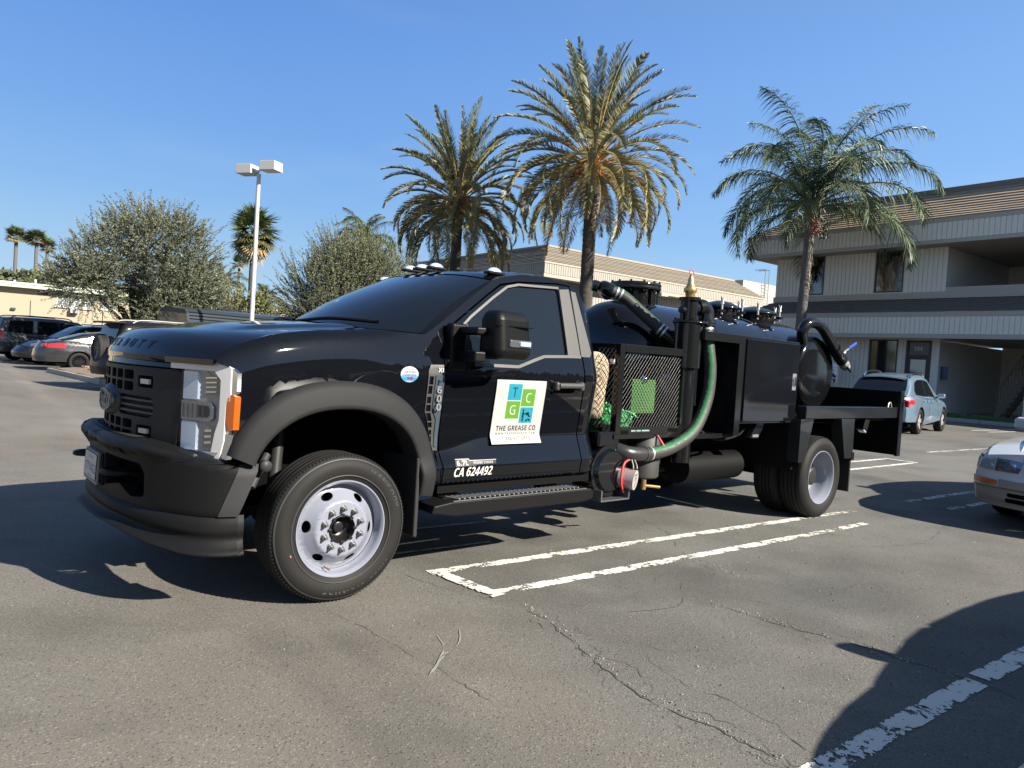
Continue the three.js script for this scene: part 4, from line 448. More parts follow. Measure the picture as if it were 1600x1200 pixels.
  const cz = (x, y) => zs(x, y) - 0.05 * Math.pow(clamp((x - 1.98) / 0.11), 2), cxb = (y) => smoothTab([[0.6, 2.08], [1.044, 2.088], [1.328, 2.079], [1.516, 2.074], [1.634, 2.068], [1.763, 2.05], [1.867, 2.01], [1.948, 1.974], [1.965, 1.95]], y);
  part('cab_corner', [rowGrid((y) => 1.915, cxb, 8, 1.24, cz), grid(8, 24, (u, v) => { const y = mixf(1.24, 1.963, v), x = mixf(lerpTab([[1.24, 1.914], [1.8, 1.907], [1.965, 1.889]], y), cxb(y), u); return [x, y, sg * cz(x, y)]; }), grid(1, 30, (u, v) => { const y = mixf(0.605, 1.963, v); return [cxb(y) - 0.01 * u, y, sg * (cz(cxb(y), y) - 0.09 * u)]; })], M.paint, truck);
  part('quarter_trim', patch([[1.893, 1.927], [1.942, 1.921], [2.006, 1.478], [1.982, 1.447], [1.895, 1.447]], SIDE(sg, 0.003), 0.06, [], [0, 0, -0.004 * sg]), std(0.05, 0.049, 0.0475, 0.5, 0.2), truck);
  part('roof_rail', patch([[0.55, 1.516], [0.708, 1.62], [0.95, 1.79], [1.151, 1.922], [1.227, 1.951], [1.395, 1.987], [1.614, 2.004], [1.885, 1.988], [1.974, 1.95], [1.889, 1.968], [1.763, 1.972], [1.381, 1.939], [1.214, 1.904], [1.072, 1.812], [0.776, 1.608], [0.696, 1.53], [0.664, 1.44], [0.66, 1.38], [0.655, 1.49], [0.6, 1.505]], SIDE(sg), 0.05, [], [0, 0, -0.03 * sg]), M.paint, truck);
  // fender: hood-side shoulder down to the wheel arch
  
  const arch = (rx, ry, a0, a1, n = 26, p = 2.25) => { const o = []; for (let i = 0; i <= n; i++) { const th = mixf(a0, a1, i / n), c = Math.cos(th), s = Math.sin(th); o.push([-0.01 + rx * Math.sign(c) * Math.pow(Math.abs(c), 2 / p), 0.62 + ry * Math.sign(s) * Math.pow(Math.abs(s), 2 / p)]); } return o; };
  const fo = []; for (let i = 0; i <= 14; i++) { const x = mixf(-0.692, 0.655, i / 14); fo.push([x, topY(x)]); }
  part('fender', patch([[-0.6, 0.84], [-0.585, 1.1], [-0.6, 1.262], [-0.655, 1.28], ...fo, [0.668, 1.30], [0.685, 0.78], [0.685, 0.60], ...arch(0.56, 0.52, -0.04, Math.PI - 0.42)], (x, y) => [x, y, sg * zf(x, y)], 0.04, [], [0, 0, -0.03 * sg]), M.paint, truck);
  const fl = (r0, r1, a0, a1) => { const A = arch(r0[0], r0[1], a0, a1, 40), B = arch(r1[0], r1[1], a0, a1, 40), prof = [[0, -0.01], [0, 0.012], [0.1, 0.04], [0.3, 0.058], [0.8, 0.072], [0.93, 0.07], [1, 0.055], [1, -0.09]];
    return grid(40, prof.length - 1, (u, v) => { const i = Math.round(u * 40), k = Math.round(v * (prof.length - 1)), x = mixf(A[i][0], B[i][0], prof[k][0]), y = mixf(A[i][1], B[i][1], prof[k][0]); return [x, y, sg * (mixf(zf(A[i][0], Math.min(A[i][1], topY(A[i][0]) - 0.05)), 1.0, 0.5) + prof[k][1])]; }); };
  part('wheel_arch_flare', fl([0.64, 0.6], [0.51, 0.445], -0.11, Math.PI - 0.31), M.flare, truck);
  part('wheel_liner', [grid(24, 1, (u, v) => { const A = arch(0.53, 0.48, 0, Math.PI, 24)[Math.round(u * 24)]; return [A[0], A[1], sg * mixf(0.96, 0.5, v)]; }), grid(1, 1, (u, v) => [mixf(-0.6, 0.6, u), mixf(0.45, 1.2, v), sg * 0.5])], M.dark, truck);
  part('mud_flap', bb(0.475, 0.505, 0.30, 0.78, sg > 0 ? 0.66 : -1.045, sg > 0 ? 1.045 : -0.66, 0.012), std(0.012, 0.012, 0.012, 0.7), truck);
  // side vent with badge
  const vt = sub('fender_vent', truck); const V = SIDE(sg, 0.008);
  part('vent_frame', patch([[0.545, 1.295], [0.562, 1.335], [0.658, 1.338], [0.672, 0.805], [0.64, 0.805], [0.575, 1.0], [0.552, 1.05]], V, 0.05, [[[0.556, 1.265], [0.585, 1.265], [0.585, 1.215], [0.556, 1.215]], [[0.556, 1.207], [0.585, 1.207], [0.585, 1.158], [0.556, 1.158]], [[0.556, 1.14], [0.585, 1.14], [0.587, 1.1], [0.556, 1.1]], [[0.556, 1.09], [0.59, 1.09], [0.592, 1.05], [0.558, 1.05]], [[0.561, 1.04], [0.595, 1.04], [0.612, 0.99], [0.58, 0.99]], [[0.582, 0.982], [0.614, 0.982], [0.616, 0.95], [0.592, 0.95]], [[0.597, 0.935], [0.617, 0.935], [0.62, 0.905], [0.607, 0.905]], [[0.61, 0.897], [0.621, 0.897], [0.625, 0.86], [0.62, 0.86]]], [0, 0, -0.02 * sg]), std(0.06, 0.06, 0.057, 0.5, 0.3), vt);
  part('vent_back', patch([[0.55, 1.29], [0.56, 1.33], [0.62, 1.33], [0.64, 0.81], [0.58, 1.0]], SIDE(sg, -0.012), 0.1), M.dark, vt);
  part('badge_plate', patch([[0.598, 1.272], [0.662, 1.274], [0.667, 0.83], [0.642, 0.83], [0.637, 1.0], [0.6, 1.07]], SIDE(sg, 0.014), 0.05, [], [0, 0, -0.01 * sg]), std(0.1, 0.13, 0.17, 0.3, 0.6), vt);
  if (sg > 0) ['F', '6', '0', '0'].forEach((ch, i) => { const g = text(ch, 0.042, 0.006, 'sans_bold', 1.2); g.translate(0.612, 1.215 - i * 0.052, zs(0.63, 1.2) + 0.014); part('badge_letter', g, i ? M.satin : M.chrome, vt); });
  if (sg > 0) { const g = text('XL', 0.026, 0.004, 'sans_bold', 1.2); g.translate(0.612, 1.292, 1.0 + 0.009); part('badge_letter', g, M.white, vt); }
  // towing mirror on two arms
  const mr = sub('towing_mirror', truck); const mz = sg * 1.215;
  const hd = new RoundedBoxGeometry(0.32, 0.3, 0.2, 5, 0.06); { const P = hd.attributes.position; for (let i = 0; i < P.count; i++) { const y = P.getY(i), x = P.getX(i); P.setX(i, x * (1 - 0.1 * sst(-0.02, 0.16, y)) + 0.015 * (y < 0 ? 1 : 0)); P.setZ(i, P.getZ(i) * (1 - 0.22 * sst(0.02, 0.15, x * sg * 0 + y))); } hd.computeVertexNormals(); } hd.rotateY(sg * 0.14); hd.translate(0.945, 1.54, mz);
  part('mirror_housing', hd, M.mirrorBlack, mr);
  part('seam', [bb(0.8, 1.09, 1.592, 1.596, sg > 0 ? mz + 0.08 : mz - 0.1, sg > 0 ? mz + 0.1 : mz - 0.08)], M.dark, mr);
  part('arm', [boxr(0.075, 0.05, 0.34, 0.78, 1.555, sg * 1.06, 0, sg * -0.12, 0, 0.015)], M.mirrorBlack, mr); part('arm', [boxr(0.085, 0.07, 0.34, 0.78, 1.40, sg * 1.06, 0, sg * -0.12, 0, 0.015)], M.mirrorBlack, mr);
  part('arm_foot', bb(0.70, 0.82, 1.30, 1.60, sg > 0 ? 0.93 : -1.01, sg > 0 ? 1.01 : -0.93, 0.02), M.mirrorBlack, mr);
  part('indicator', boxr(0.2, 0.046, 0.02, 0.995, 1.492, mz + sg * 0.094, 0, sg * 0.14, 0, 0.008), M.lensDark, mr); part('indicator_lens', boxr(0.1, 0.03, 0.02, 1.03, 1.492, mz + sg * 0.099, 0, sg * 0.14, 0, 0.006), M.lens, mr);
  part('mirror_glass', boxr(0.01, 0.2, 0.12, 1.09, 1.54, mz - sg * 0.02, 0, sg * 0.14, 0), M.glass, mr);
  // running board
  const rb = sub('running_board', truck), zq = (a) => sg * a; const bz = (a, b) => sg > 0 ? [a, b] : [-b, -a];
  { const deck = [[0.58, 0.485], [0.7, 0.50], [1.82, 0.50], [1.93, 0.50], [1.955, 0.48], [1.95, 0.44], [1.86, 0.425], [0.74, 0.425], [0.57, 0.455]]; const g = shapeEx(deck, 0.17, 0.008); g.translate(0, 0, sg > 0 ? 0.93 : -1.10); part('board', g, drk(0.006, 0.5, 0.3), rb); }
  for (let k = 0; k < 27; k++) part('tread_rib', boxr(0.016, 0.012, 0.11, 0.77 + k * 0.0405, 0.513, zq(1.02), 0, sg * 0.35, 0, 0.004), M.satin, rb);
  part('edge', [bb(0.72, 1.9, 0.498, 0.512, ...bz(1.085, 1.1), 0.004)], std(0.09, 0.09, 0.09, 0.45, 0.3), rb);
  for (const x of [0.72, 1.6]) part('bracket', [bb(x, x + 0.16, 0.5, 0.64, ...bz(0.86, 0.92)), bb(x - 0.01, x + 0.17, 0.502, 0.516, ...bz(0.88, 1.0))], M.frame, rb);
  part('sill', bb(0.69, 2.06, 0.535, 0.6, ...bz(0.88, 0.962)), drk(0.004, 0.8, 0.2), truck);
}
// cab shell behind the panel gaps, floor and back wall
part('cab_shell', [bb(0.68, 2.03, 0.6, 1.43, -0.935, 0.935), bb(1.3, 2.0, 1.43, 1.9, -0.72, 0.72)], M.dark, truck);
part('cab_back', patch(roundPoly([[-0.93, 0.6], [-0.93, 1.4], [-0.8, 1.93], [0.8, 1.93], [0.93, 1.4], [0.93, 0.6]], 0.1), (a, y) => [2.07 - 0.07 * sst(1.6, 1.95, y), y, a], 0.15), M.paint, truck);
{ // roof, windshield, cowl, hood
  const edge = [[1.151, 1.922], [1.227, 1.951], [1.395, 1.987], [1.614, 2.004], [1.885, 1.988], [1.974, 1.95], [2.02, 1.86]];
  const ex = (s) => { const k = s * (edge.length - 1), i = Math.min(edge.length - 2, Math.floor(k)), f = k - i; return [mixf(edge[i][0], edge[i + 1][0], f), mixf(edge[i][1], edge[i + 1][1], f)]; };
  part('roof', grid(36, 24, (u, v) => { const w = u * 2 - 1, e = ex(v), z = (zs(1.3, e[1]) - 0.002) * w, q = 1 - Math.pow(Math.abs(w), 3.2); return [e[0] - (1 - v) * 0.14 * (1 - w * w), e[1] + 0.055 * q * (1 - v * v * v * 0.9), z]; }), M.paint, truck);
  part('windshield', grid(28, 14, (u, v) => { const w = u * 2 - 1, q = 1 - w * w, xb = 0.53 - 0.36 * q, xt = 1.135 - 0.14 * q, y = mixf(1.522 + 0.025 * q, 1.918 + 0.05 * (1 - Math.pow(Math.abs(w), 3)), v), z = w * mixf(0.905, 0.795, v); return [mixf(xb, xt, v) - 0.03 * Math.sin(v * Math.PI) * 1, y + 0.012 * Math.sin(v * Math.PI), z]; }), M.glass, truck);
  for (const sg of [1, -1]) part('a_pillar', grid(2, 14, (u, v) => { const a = [mixf(0.53, 1.135, v) - 0.03 * Math.sin(v * Math.PI), mixf(1.522, 1.918, v) + 0.012 * Math.sin(v * Math.PI), sg * mixf(0.905, 0.795, v)], bx = mixf(0.55, 1.151, v), by = lerpTab([[0.55, 1.516], [0.708, 1.62], [0.95, 1.79], [1.151, 1.922]], bx), b = [bx, by, sg * zs(bx, by)]; return [mixf(a[0], b[0], u), mixf(a[1], b[1], u), mixf(a[2], b[2], u)]; }), M.paint, truck);
  part('cowl', grid(20, 2, (u, v) => { const w = u * 2 - 1, q = 1 - w * w; return [mixf(0.42 - 0.38 * q, 0.56 - 0.36 * q, v), mixf(1.500 + 0.045 * q, 1.518 + 0.028 * q, v), w * 0.93]; }), M.mirrorBlack, truck);
  const wp = (z0, z1) => part('wiper', [tube([[0.5 - 0.36 * (1 - z0 * z0) - 0.05, 1.56, z0], [0.5 - 0.36 * (1 - (z0 + z1) ** 2 / 4) - 0.02, 1.585, (z0 + z1) / 2], [0.55 - 0.36 * (1 - z1 * z1) - 0.03, 1.575, z1]], 0.011, 16, 6)], M.mirrorBlack, truck); wp(0.1, 0.72); wp(-0.7, -0.08);
  part('dashboard', grid(10, 2, (u, v) => [mixf(0.3, 0.8, v), 1.5, (u * 2 - 1) * 0.85]), M.dark, truck);
  const pc = [[0, 0], [0.02, 0.045], [0.05, 0.085], [0.09, 0.118], [0.14, 0.142], [0.25, 0.163], [0.45, 0.182], [1.0, 0.238], [1.2, 0.25]], pe = [[0, 0], [0.05, 0.042], [0.16, 0.095], [0.3, 0.14], [0.61, 0.184], [1.0, 0.2], [1.3, 0.205]];
  const lipX = (z) => -0.935 + 0.3 * z * z, rearX = (z) => 0.42 - 0.36 * (1 - (z / 0.92) ** 2);
  const hoodAt = (z, x) => { const d = x - lipX(z), k = Math.pow(Math.abs(z) / 0.92, 3); const y = mixf(smoothTab(pc, d), smoothTab(pe, d), k) * 1; return 1.302 + y + 0.02 * sst(0.70, 0.60, Math.abs(z)) * sst(0.25, 0.5, d); };
  const hmap = (u, v) => { const z = (u * 2 - 1) * 0.908, a = lipX(z), b = rearX(z), x = a + (b - a) * Math.pow(v, 1.7); return [x, hoodAt(z, x), z]; };
  part('hood', slab(60, 44, hmap, [0.0, -0.03, 0]), M.paint, truck);
  'SUPERDUTY'.split('').forEach((ch, i) => { const g = text(ch, 0.052, 0.003, 'sans_bold', 1.35), z0 = -0.44 + i * 0.102 + (i > 4 ? 0.02 : 0); g.rotateY(-Math.PI / 2); const P = g.attributes.position; for (let k = 0; k < P.count; k++) { const yy = P.getY(k), zz = P.getZ(k) + z0, out = P.getX(k), x = lipX(zz) + 0.014 + yy * 0.6; P.setXYZ(k, x + out * 0.6, hoodAt(zz, x) - out * 0.7 + 0.0005, zz); } g.computeVertexNormals(); part('hood_letter', g, phy(0.003, 0.003, 0.004, 0.5, { specularIntensity: 0, clearcoat: 0.6, clearcoatRoughness: 0.2 }), truck); });
  [0.72, 0.17, 0, -0.17, -0.72].forEach((z) => { const x = 1.06 + 0.14 * (z / 0.8) ** 2, y = 1.984 + 0.052 * (1 - Math.pow(Math.abs(z) / 0.8, 3)) - (Math.abs(z) > 0.5 ? 0.012 : 0); const l = sub('roof_light', truck, [x + 0.06, y, z]); const g = new THREE.SphereGeometry(1, 16, 8, 0, Math.PI * 2, 0, Math.PI / 2); g.scale(0.062, 0.036, 0.03); part('lens', g, M.lens, l); part('base', bb(-0.07, 0.07, -0.014, 0.005, -0.035, 0.035, 0.006), M.mirrorBlack, l); });
}
// ---- front end
const FX = (z) => -0.935 + 0.372 * z * z, FR = (d) => (z, y) => [FX(z) - d, y, z];
{
  const rect = (z0, z1, y0, y1, r = 0.012) => roundPoly([[z0, y0], [z0, y1], [z1, y1], [z1, y0]], r, 2);
  const holes = []; const rows = [[1.162, 1.212], [1.1, 1.15], [0.896, 0.944], [0.836, 0.884]];
  for (const [y0, y1] of rows) for (const [a, b] of [[0.02, 0.1], [0.118, 0.2], [0.218, 0.325]]) for (const s of [1, -1]) holes.push(rect(Math.min(s * a, s * b), Math.max(s * a, s * b), y0, y1));
  holes.push(roundPoly([[0.17, 0.966], [0.17, 1.078], [0.485, 1.078], [0.51, 1.05], [0.51, 0.99], [0.485, 0.966]], 0.02, 2), roundPoly([[-0.17, 0.966], [-0.17, 1.078], [-0.485, 1.078], [-0.51, 1.05], [-0.51, 0.99], [-0.485, 0.966]], 0.02, 2));
  for (const s of [1, -1]) for (const yy of [1.155, 0.89]) holes.push(rect(Math.min(s * 0.37, s * 0.5), Math.max(s * 0.37, s * 0.5), yy - 0.03, yy + 0.034));
  const g = sub('grille', truck);
  part('grille_frame', patch(roundPoly([[-0.67, 0.81], [-0.69, 1.0], [-0.69, 1.235], [0.69, 1.235], [0.69, 1.0], [0.67, 0.81]], 0.03), FR(0.012), 0.05, holes, [0.045, 0, 0]), drk(0.012, 0.5, 0.5), g);
  part('grille_back', patch([[-0.68, 0.81], [-0.68, 1.23], [0.68, 1.23], [0.68, 0.81]], FR(-0.035), 0.08), M.dark, g);
  for (const s of [1, -1]) for (const yy of [0.99, 1.022, 1.054]) part('grille_bar', slab(8, 1, (u, v) => FR(0.008)(s * mixf(0.165, 0.51, u), yy - 0.006 + 0.012 * v), [0.03, 0, 0]), std(0.028, 0.029, 0.03, 0.45), g);
  const mesh = []; for (const s of [1, -1]) for (let k = 0; k < 22; k++) mesh.push(slab(1, 1, (u, v) => FR(-0.012)(s * (0.17 + k * 0.0155 + u * 0.004), mixf(0.97, 1.076, v)), [0.005, 0, 0])); for (const s of [1, -1]) for (let k = 0; k < 9; k++) mesh.push(slab(6, 1, (u, v) => FR(-0.01)(s * mixf(0.17, 0.51, u), 0.97 + k * 0.0125 + v * 0.003), [0.005, 0, 0])); part('grille_mesh', mesh, std(0.015, 0.015, 0.016, 0.6), g).userData.kind = 'stuff';
  for (const s of [1, -1]) for (const yy of [1.157, 0.892]) { const l = sub('marker_lamp', g); part('pocket', slab(4, 1, (u, v) => FR(-0.005)(s * mixf(0.375, 0.495, u), yy - 0.028 + 0.056 * v), [0.02, 0, 0]), M.dark, l); part('lens', slab(4, 2, (u, v) => FR(0.008)(s * mixf(0.385, 0.455, u), yy - 0.013 + 0.026 * v), [0.02, 0, 0]), std(0.6, 0.55, 0.42, 0.25), l); }
  // oval emblem
  const em = sub('emblem', g); const ov = (a, b, n = 40) => Array.from({ length: n }, (_, i) => [a * Math.cos(i / n * 6.2832), 1.03 + b * Math.sin(i / n * 6.2832)]);
  part('backing', patch(ov(0.178, 0.09), (z, y) => { const q = (z / 0.178) ** 2 + ((y - 1.03) / 0.09) ** 2; return [FX(z) - 0.012 - 0.03 * (1 - q * q), y, z]; }, 0.03, [], [0.03, 0, 0]), std(0.02, 0.02, 0.021, 0.5), em);
  part('rim', patch(ov(0.142, 0.063), FR(0.048), 0.04, [ov(0.131, 0.053)], [0.02, 0, 0]), M.satin, em); part('field', patch(ov(0.132, 0.054), FR(0.044), 0.04), std(0.09, 0.095, 0.1, 0.35, 0.6), em);
  const t = text('Ford', 0.062, 0.008, 'serif_bold', 1.15); t.rotateY(-Math.PI / 2); t.translate(0, 1.008, -0.09); { const P = t.attributes.position; for (let k = 0; k < P.count; k++) P.setXYZ(k, FX(P.getZ(k)) - 0.046 + P.getX(k), P.getY(k), P.getZ(k) + (P.getY(k) - 1.03) * 0.25); } t.computeVertexNormals(); part('script', t, M.satin, em);
  part('hood_lip_strip', slab(40, 3, (u, v) => { const z = (u * 2 - 1) * 0.66; return [FX(z) - 0.004 + 0.012 * v, mixf(1.243, 1.298, v), z]; }, [0.03, 0, 0]), M.paint, truck);
  for (const s of [1, -1]) {
    const hl = sub('headlight', truck), P = (pts, d, m, n, t = 0.02) => part(n, patch(pts.map((q) => [q[0] * s, q[1]]), FR(d), 0.03, [], [t, 0, 0]), m, hl);
    P([[0.698, 0.835], [0.695, 1.28], [0.95, 1.275], [0.965, 1.25], [0.965, 0.86], [0.945, 0.80], [0.7, 0.80]], 0.0, std(0.24, 0.245, 0.255, 0.28, 0.4), 'reflector_bowl', 0.05);
    P(roundPoly([[0.708, 1.092], [0.708, 1.234], [0.79, 1.234], [0.79, 1.092]], 0.005), 0.014, M.lens, 'lens_cell'); P(roundPoly([[0.706, 0.985], [0.706, 1.085], [0.86, 1.085], [0.878, 1.06], [0.878, 1.0], [0.86, 0.985]], 0.006), 0.018, phy(0.22, 0.24, 0.27, 0.06, { clearcoat: 1, metalness: 0.75 }), 'projector_cell'); P(roundPoly([[0.706, 0.835], [0.706, 0.978], [0.79, 0.978], [0.79, 0.835]], 0.005), 0.014, M.lens, 'lens_cell');
    for (let k = 0; k < 5; k++) P([[0.72 + k * 0.026, 1.0], [0.72 + k * 0.026, 1.07], [0.726 + k * 0.026, 1.07], [0.726 + k * 0.026, 1.0]], 0.022, std(0.03, 0.032, 0.036, 0.2), 'projector_rib', 0.006); P([[0.80, 1.005], [0.80, 1.065], [0.855, 1.065], [0.865, 1.05], [0.865, 1.02], [0.855, 1.005]], 0.021, std(0.02, 0.022, 0.026, 0.12), 'projector_glass', 0.006);
    P([[0.83, 1.235], [0.895, 1.2], [0.895, 1.12], [0.83, 1.12]], 0.006, M.lensDark, 'reflector'); P([[0.82, 0.96], [0.9, 0.96], [0.88, 0.85], [0.82, 0.85]], 0.006, M.lensDark, 'reflector'); for (let k = 0; k < 4; k++) P([[0.83, 1.13 + k * 0.024], [0.885, 1.135 + k * 0.024], [0.885, 1.143 + k * 0.024], [0.83, 1.138 + k * 0.024]], 0.012, M.chrome, 'reflector_fin', 0.008);
    for (let k = 0; k < 3; k++) P([[0.835, 0.87 + k * 0.03], [0.87, 0.875 + k * 0.03], [0.87, 0.887 + k * 0.03], [0.835, 0.882 + k * 0.03]], 0.012, M.chrome, 'reflector_fin', 0.008);
    part('clear_cover', patch([[0.702, 0.84], [0.702, 1.24], [0.9, 1.24], [0.915, 1.2], [0.915, 0.95], [0.9, 0.84]].map((q) => [q[0] * s, q[1]]), FR(0.021), 0.06), phy(1, 1, 1, 0.02, { transmission: 1, thickness: 0, ior: 1.45 }), hl);
    P([[0.64, 1.244], [0.64, 1.292], [0.94, 1.292], [0.965, 1.262], [0.967, 1.1], [0.948, 1.09], [0.945, 0.97], [0.945, 0.90], [0.925, 0.80], [0.88, 0.80], [0.9, 0.93], [0.918, 1.0], [0.918, 1.2], [0.885, 1.244]], 0.026, std(0.56, 0.565, 0.57, 0.3, 0.2), 'bright_trim', 0.03);
    P([[0.967, 1.262], [0.99, 1.24], [0.99, 1.15], [0.969, 1.11]], 0.02, M.chrome, 'side_chrome', 0.02); P([[0.947, 0.93], [0.985, 0.93], [0.96, 0.80], [0.93, 0.80]], 0.02, M.chrome, 'side_chrome', 0.02);
    P([[0.952, 1.09], [0.953, 0.985], [0.97, 0.945], [0.986, 0.955], [0.989, 1.12], [0.975, 1.135], [0.958, 1.12]], 0.026, M.amber, 'amber_marker', 0.03);
    P([[0.61, 0.83], [0.66, 0.835], [0.92, 0.835], [0.9, 0.795], [0.64, 0.795]], 0.03, M.chrome, 'lower_trim', 0.03);
  }
}
{ // bumper: plan line swept upward, with two tow-hook pockets cut through it
  const plan = [[0, -1.0], [0.3, -0.985], [0.55, -0.93], [0.75, -0.855], [0.89, -0.765], [0.975, -0.67], [1.018, -0.56], [1.03, -0.46]];
  const L = [0]; for (let i = 1; i < plan.length; i++) L.push(L[i - 1] + Math.hypot(plan[i][0] - plan[i - 1][0], plan[i][1] - plan[i - 1][1])); const T = L[L.length - 1];
  const cv = new THREE.CatmullRomCurve3(plan.map((p) => V3(p[0], 0, p[1]))); cv.arcLengthDivisions = 4000;
  const at = (s) => { const q = Math.min(1, Math.abs(s) / T), p = cv.getPointAt(q), t = cv.getTangentAt(q); return [p.x, p.z, -(-t.z), -t.x]; };    // z, x, nz, nx
  const top = (s) => 0.862 - 0.08 * sst(0.5, 1.25, Math.abs(s));
  const B = (off) => (s, y) => { const q = at(s), yt = top(s), k = (y - 0.5) / (yt - 0.5), lf = sst(0.9, 0.62, Math.abs(s)), o = off + smoothTab([[-0.2, -0.02], [0, -0.012], [0.15, 0.002], [0.55, 0.006], [0.85, 0.008], [0.95, 0.0], [1, -0.025]], k) + lf * smoothTab([[0.7, 0], [0.79, 0.004], [0.805, 0.034], [0.825, 0.042], [0.85, 0.038], [0.862, 0.02]], y); return [q[1] + q[3] * o, y, Math.sign(s || 1) * (q[0] + q[2] * o)]; };
  const pocket = (sg) => roundPoly([[sg * 0.2, 0.575], [sg * 0.2, 0.755], [sg * 0.6, 0.745], [sg * 0.64, 0.7], [sg * 0.64, 0.575], [sg * 0.52, 0.56], [sg * 0.4, 0.615]].map((p) => p), 0.025, 3);
  const out = []; const N = 40; for (let i = 0; i <= N; i++) out.push([mixf(-T + 0.2, T - 0.2, i / N), 0.52]); for (let i = N; i >= 0; i--) { const s = mixf(-T + 0.105, T - 0.105, i / N); out.push([s, top(s)]); }
  const b = sub('bumper', truck);
  part('bumper_cover', patch(out, B(0), 0.035, [pocket(1), pocket(-1)], [0.07, 0, 0]), M.plastic, b);
  part('step_pad', grid(40, 1, (u, v) => { const s = mixf(-0.95, 0.95, u), q = B(0)(s, top(s)); return [q[0] + v * 0.16, q[1] + 0.001 - 0.004 * v, q[2] * (1 - 0.05 * v)]; }), M.plastic, b);
  const ribs = []; for (let k = -26; k <= 26; k++) { const s = k * 0.017, q = B(0)(s, top(s)); ribs.push(boxr(0.09, 0.006, 0.005, q[0] + 0.075, q[1] + 0.002, q[2], 0, 0.35, 0)); } part('step_pad_ribs', ribs, std(0.006, 0.006, 0.007, 0.6), b).userData.kind = 'stuff'; part('step_pad_mat', grid(30, 1, (u, v) => { const s = mixf(-0.48, 0.48, u), q = B(0)(s, top(s)); return [q[0] + 0.015 + v * 0.12, q[1] + 0.0035, q[2]]; }), std(0.006, 0.006, 0.007, 0.6), b);
  part('pocket_back', grid(20, 1, (u, v) => { const q = B(-0.1)(mixf(-0.75, 0.75, u), mixf(0.53, 0.8, v)); return q; }), M.dark, b);
  for (const s of [1, -1]) { part('tow_hook', [tube([[-0.86, 0.665, s * 0.31], [-1.0, 0.672, s * 0.31], [-1.045, 0.672, s * 0.36], [-1.0, 0.67, s * 0.415], [-0.86, 0.665, s * 0.42]], 0.017, 24, 8)], M.mirrorBlack, b); }
  for (const s of [1, -1]) part('end_cap', slab(4, 8, (u, v) => { const yy = mixf(0.52, top(T), v), q = B(0.006)(s * (mixf(T - 0.2, T - 0.105, v) + 0.095 * u), yy); return q; }, [0, 0, -0.06 * s]), drk(0.03, 0.65, 0.4), b);
  const dam = (s, v) => { const q = at(s), yb = 0.40 - 0.075 * sst(0.3, 1.1, Math.abs(s)), o = smoothTab([[0, 0.035], [0.07, 0.045], [0.14, 0.02], [0.4, -0.01], [0.6, 0.006], [0.8, 0.004], [1, -0.014]], v); return [q[1] + q[3] * o - 0.01, mixf(yb, 0.523, v), Math.sign(s || 1) * (q[0] + q[2] * o - 0.01)]; };
  part('air_dam', slab(60, 14, (u, v) => dam(mixf(-T * 0.93, T * 0.93, u), v), [0.03, 0, 0]), drk(0.007, 0.6, 0.35), b);
  const lp = sub('license_plate', truck); const tx = canvasTex(384, 192, (c, w, h) => { c.fillStyle = '#e9e9e6'; c.fillRect(0, 0, w, h); c.strokeStyle = '#555'; c.lineWidth = 8; c.strokeRect(4, 4, w - 8, h - 8); c.fillStyle = '#a03040'; c.font = 'bold 30px serif'; c.textAlign = 'center'; c.fillText('California', w / 2, 42); c.fillStyle = '#27335e'; c.font = 'bold 88px sans-serif'; c.fillText('17714G2', w / 2, 142); c.fillStyle = '#777'; c.fillRect(w / 2 - 60, 166, 120, 8); });
  const pg = new THREE.PlaneGeometry(0.295, 0.148); pg.rotateY(-Math.PI / 2); pg.rotateZ(-0.05); pg.translate(-1.035, 0.655, 0); part('plate_face', pg, new THREE.MeshStandardMaterial({ map: tx, color: new THREE.Color().setRGB(0.5, 0.5, 0.5), roughness: 0.4 }), lp); part('plate_frame', boxr(0.014, 0.175, 0.32, -1.024, 0.65, 0, 0, 0, -0.05, 0.004), M.satin, lp); part('plate_bracket', bb(-1.015, -0.94, 0.56, 0.74, -0.17, 0.17, 0.01), M.mirrorBlack, lp);
}
// ---- wheels
const tyreProf = (R, w) => { const o = [[0.258, -0.012], [0.272, 0.0], [0.3, 0.012], [0.335, 0.02], [0.365, 0.015], [R - 0.022, -0.004], [R - 0.008, -0.018], [R - 0.003, -0.03]]; const g = [0.055, 0.098, 0.135, 0.178].map((q) => q * w / 0.235); for (const q of g) o.push([R - 0.001, -q + 0.006], [R - 0.013, -q + 0.005], [R - 0.013, -q - 0.003], [R - 0.001, -q - 0.004]); o.push([R - 0.003, -w + 0.03], [R - 0.02, -w], [0.34, -w - 0.02], [0.258, -w + 0.01]); return o; };
const hubY = 0.408, TR = 0.412;
function tyreGeo(w = 0.235) { const g = lathe(tyreProf(TR, w), 'z', 96); const l = [toCreasedNormals(g, 0.6)];
  for (let k = 0; k < 120; k++) { const a = k / 120 * 6.2832, q = box(0.003, 0.03, 0.014, 0, TR - 0.021, -0.0165); q.rotateX(0.0); q.rotateZ(a); l.push(q); }
  return merge(l.map((q) => { q = q.clone(); return q; })); }
const tyreG = tyreGeo();
function curved(str, r, a0, size, sp) { const l = []; str.split('').forEach((ch, i) => { if (ch === ' ') return; const g = text(ch, size, 0.004, 'sans_bold', 1.1); g.translate(-size * 0.35, -size / 2, 0); g.translate(0, r, 0.0); g.rotateZ(a0 - i * sp); l.push(g); }); return l; }
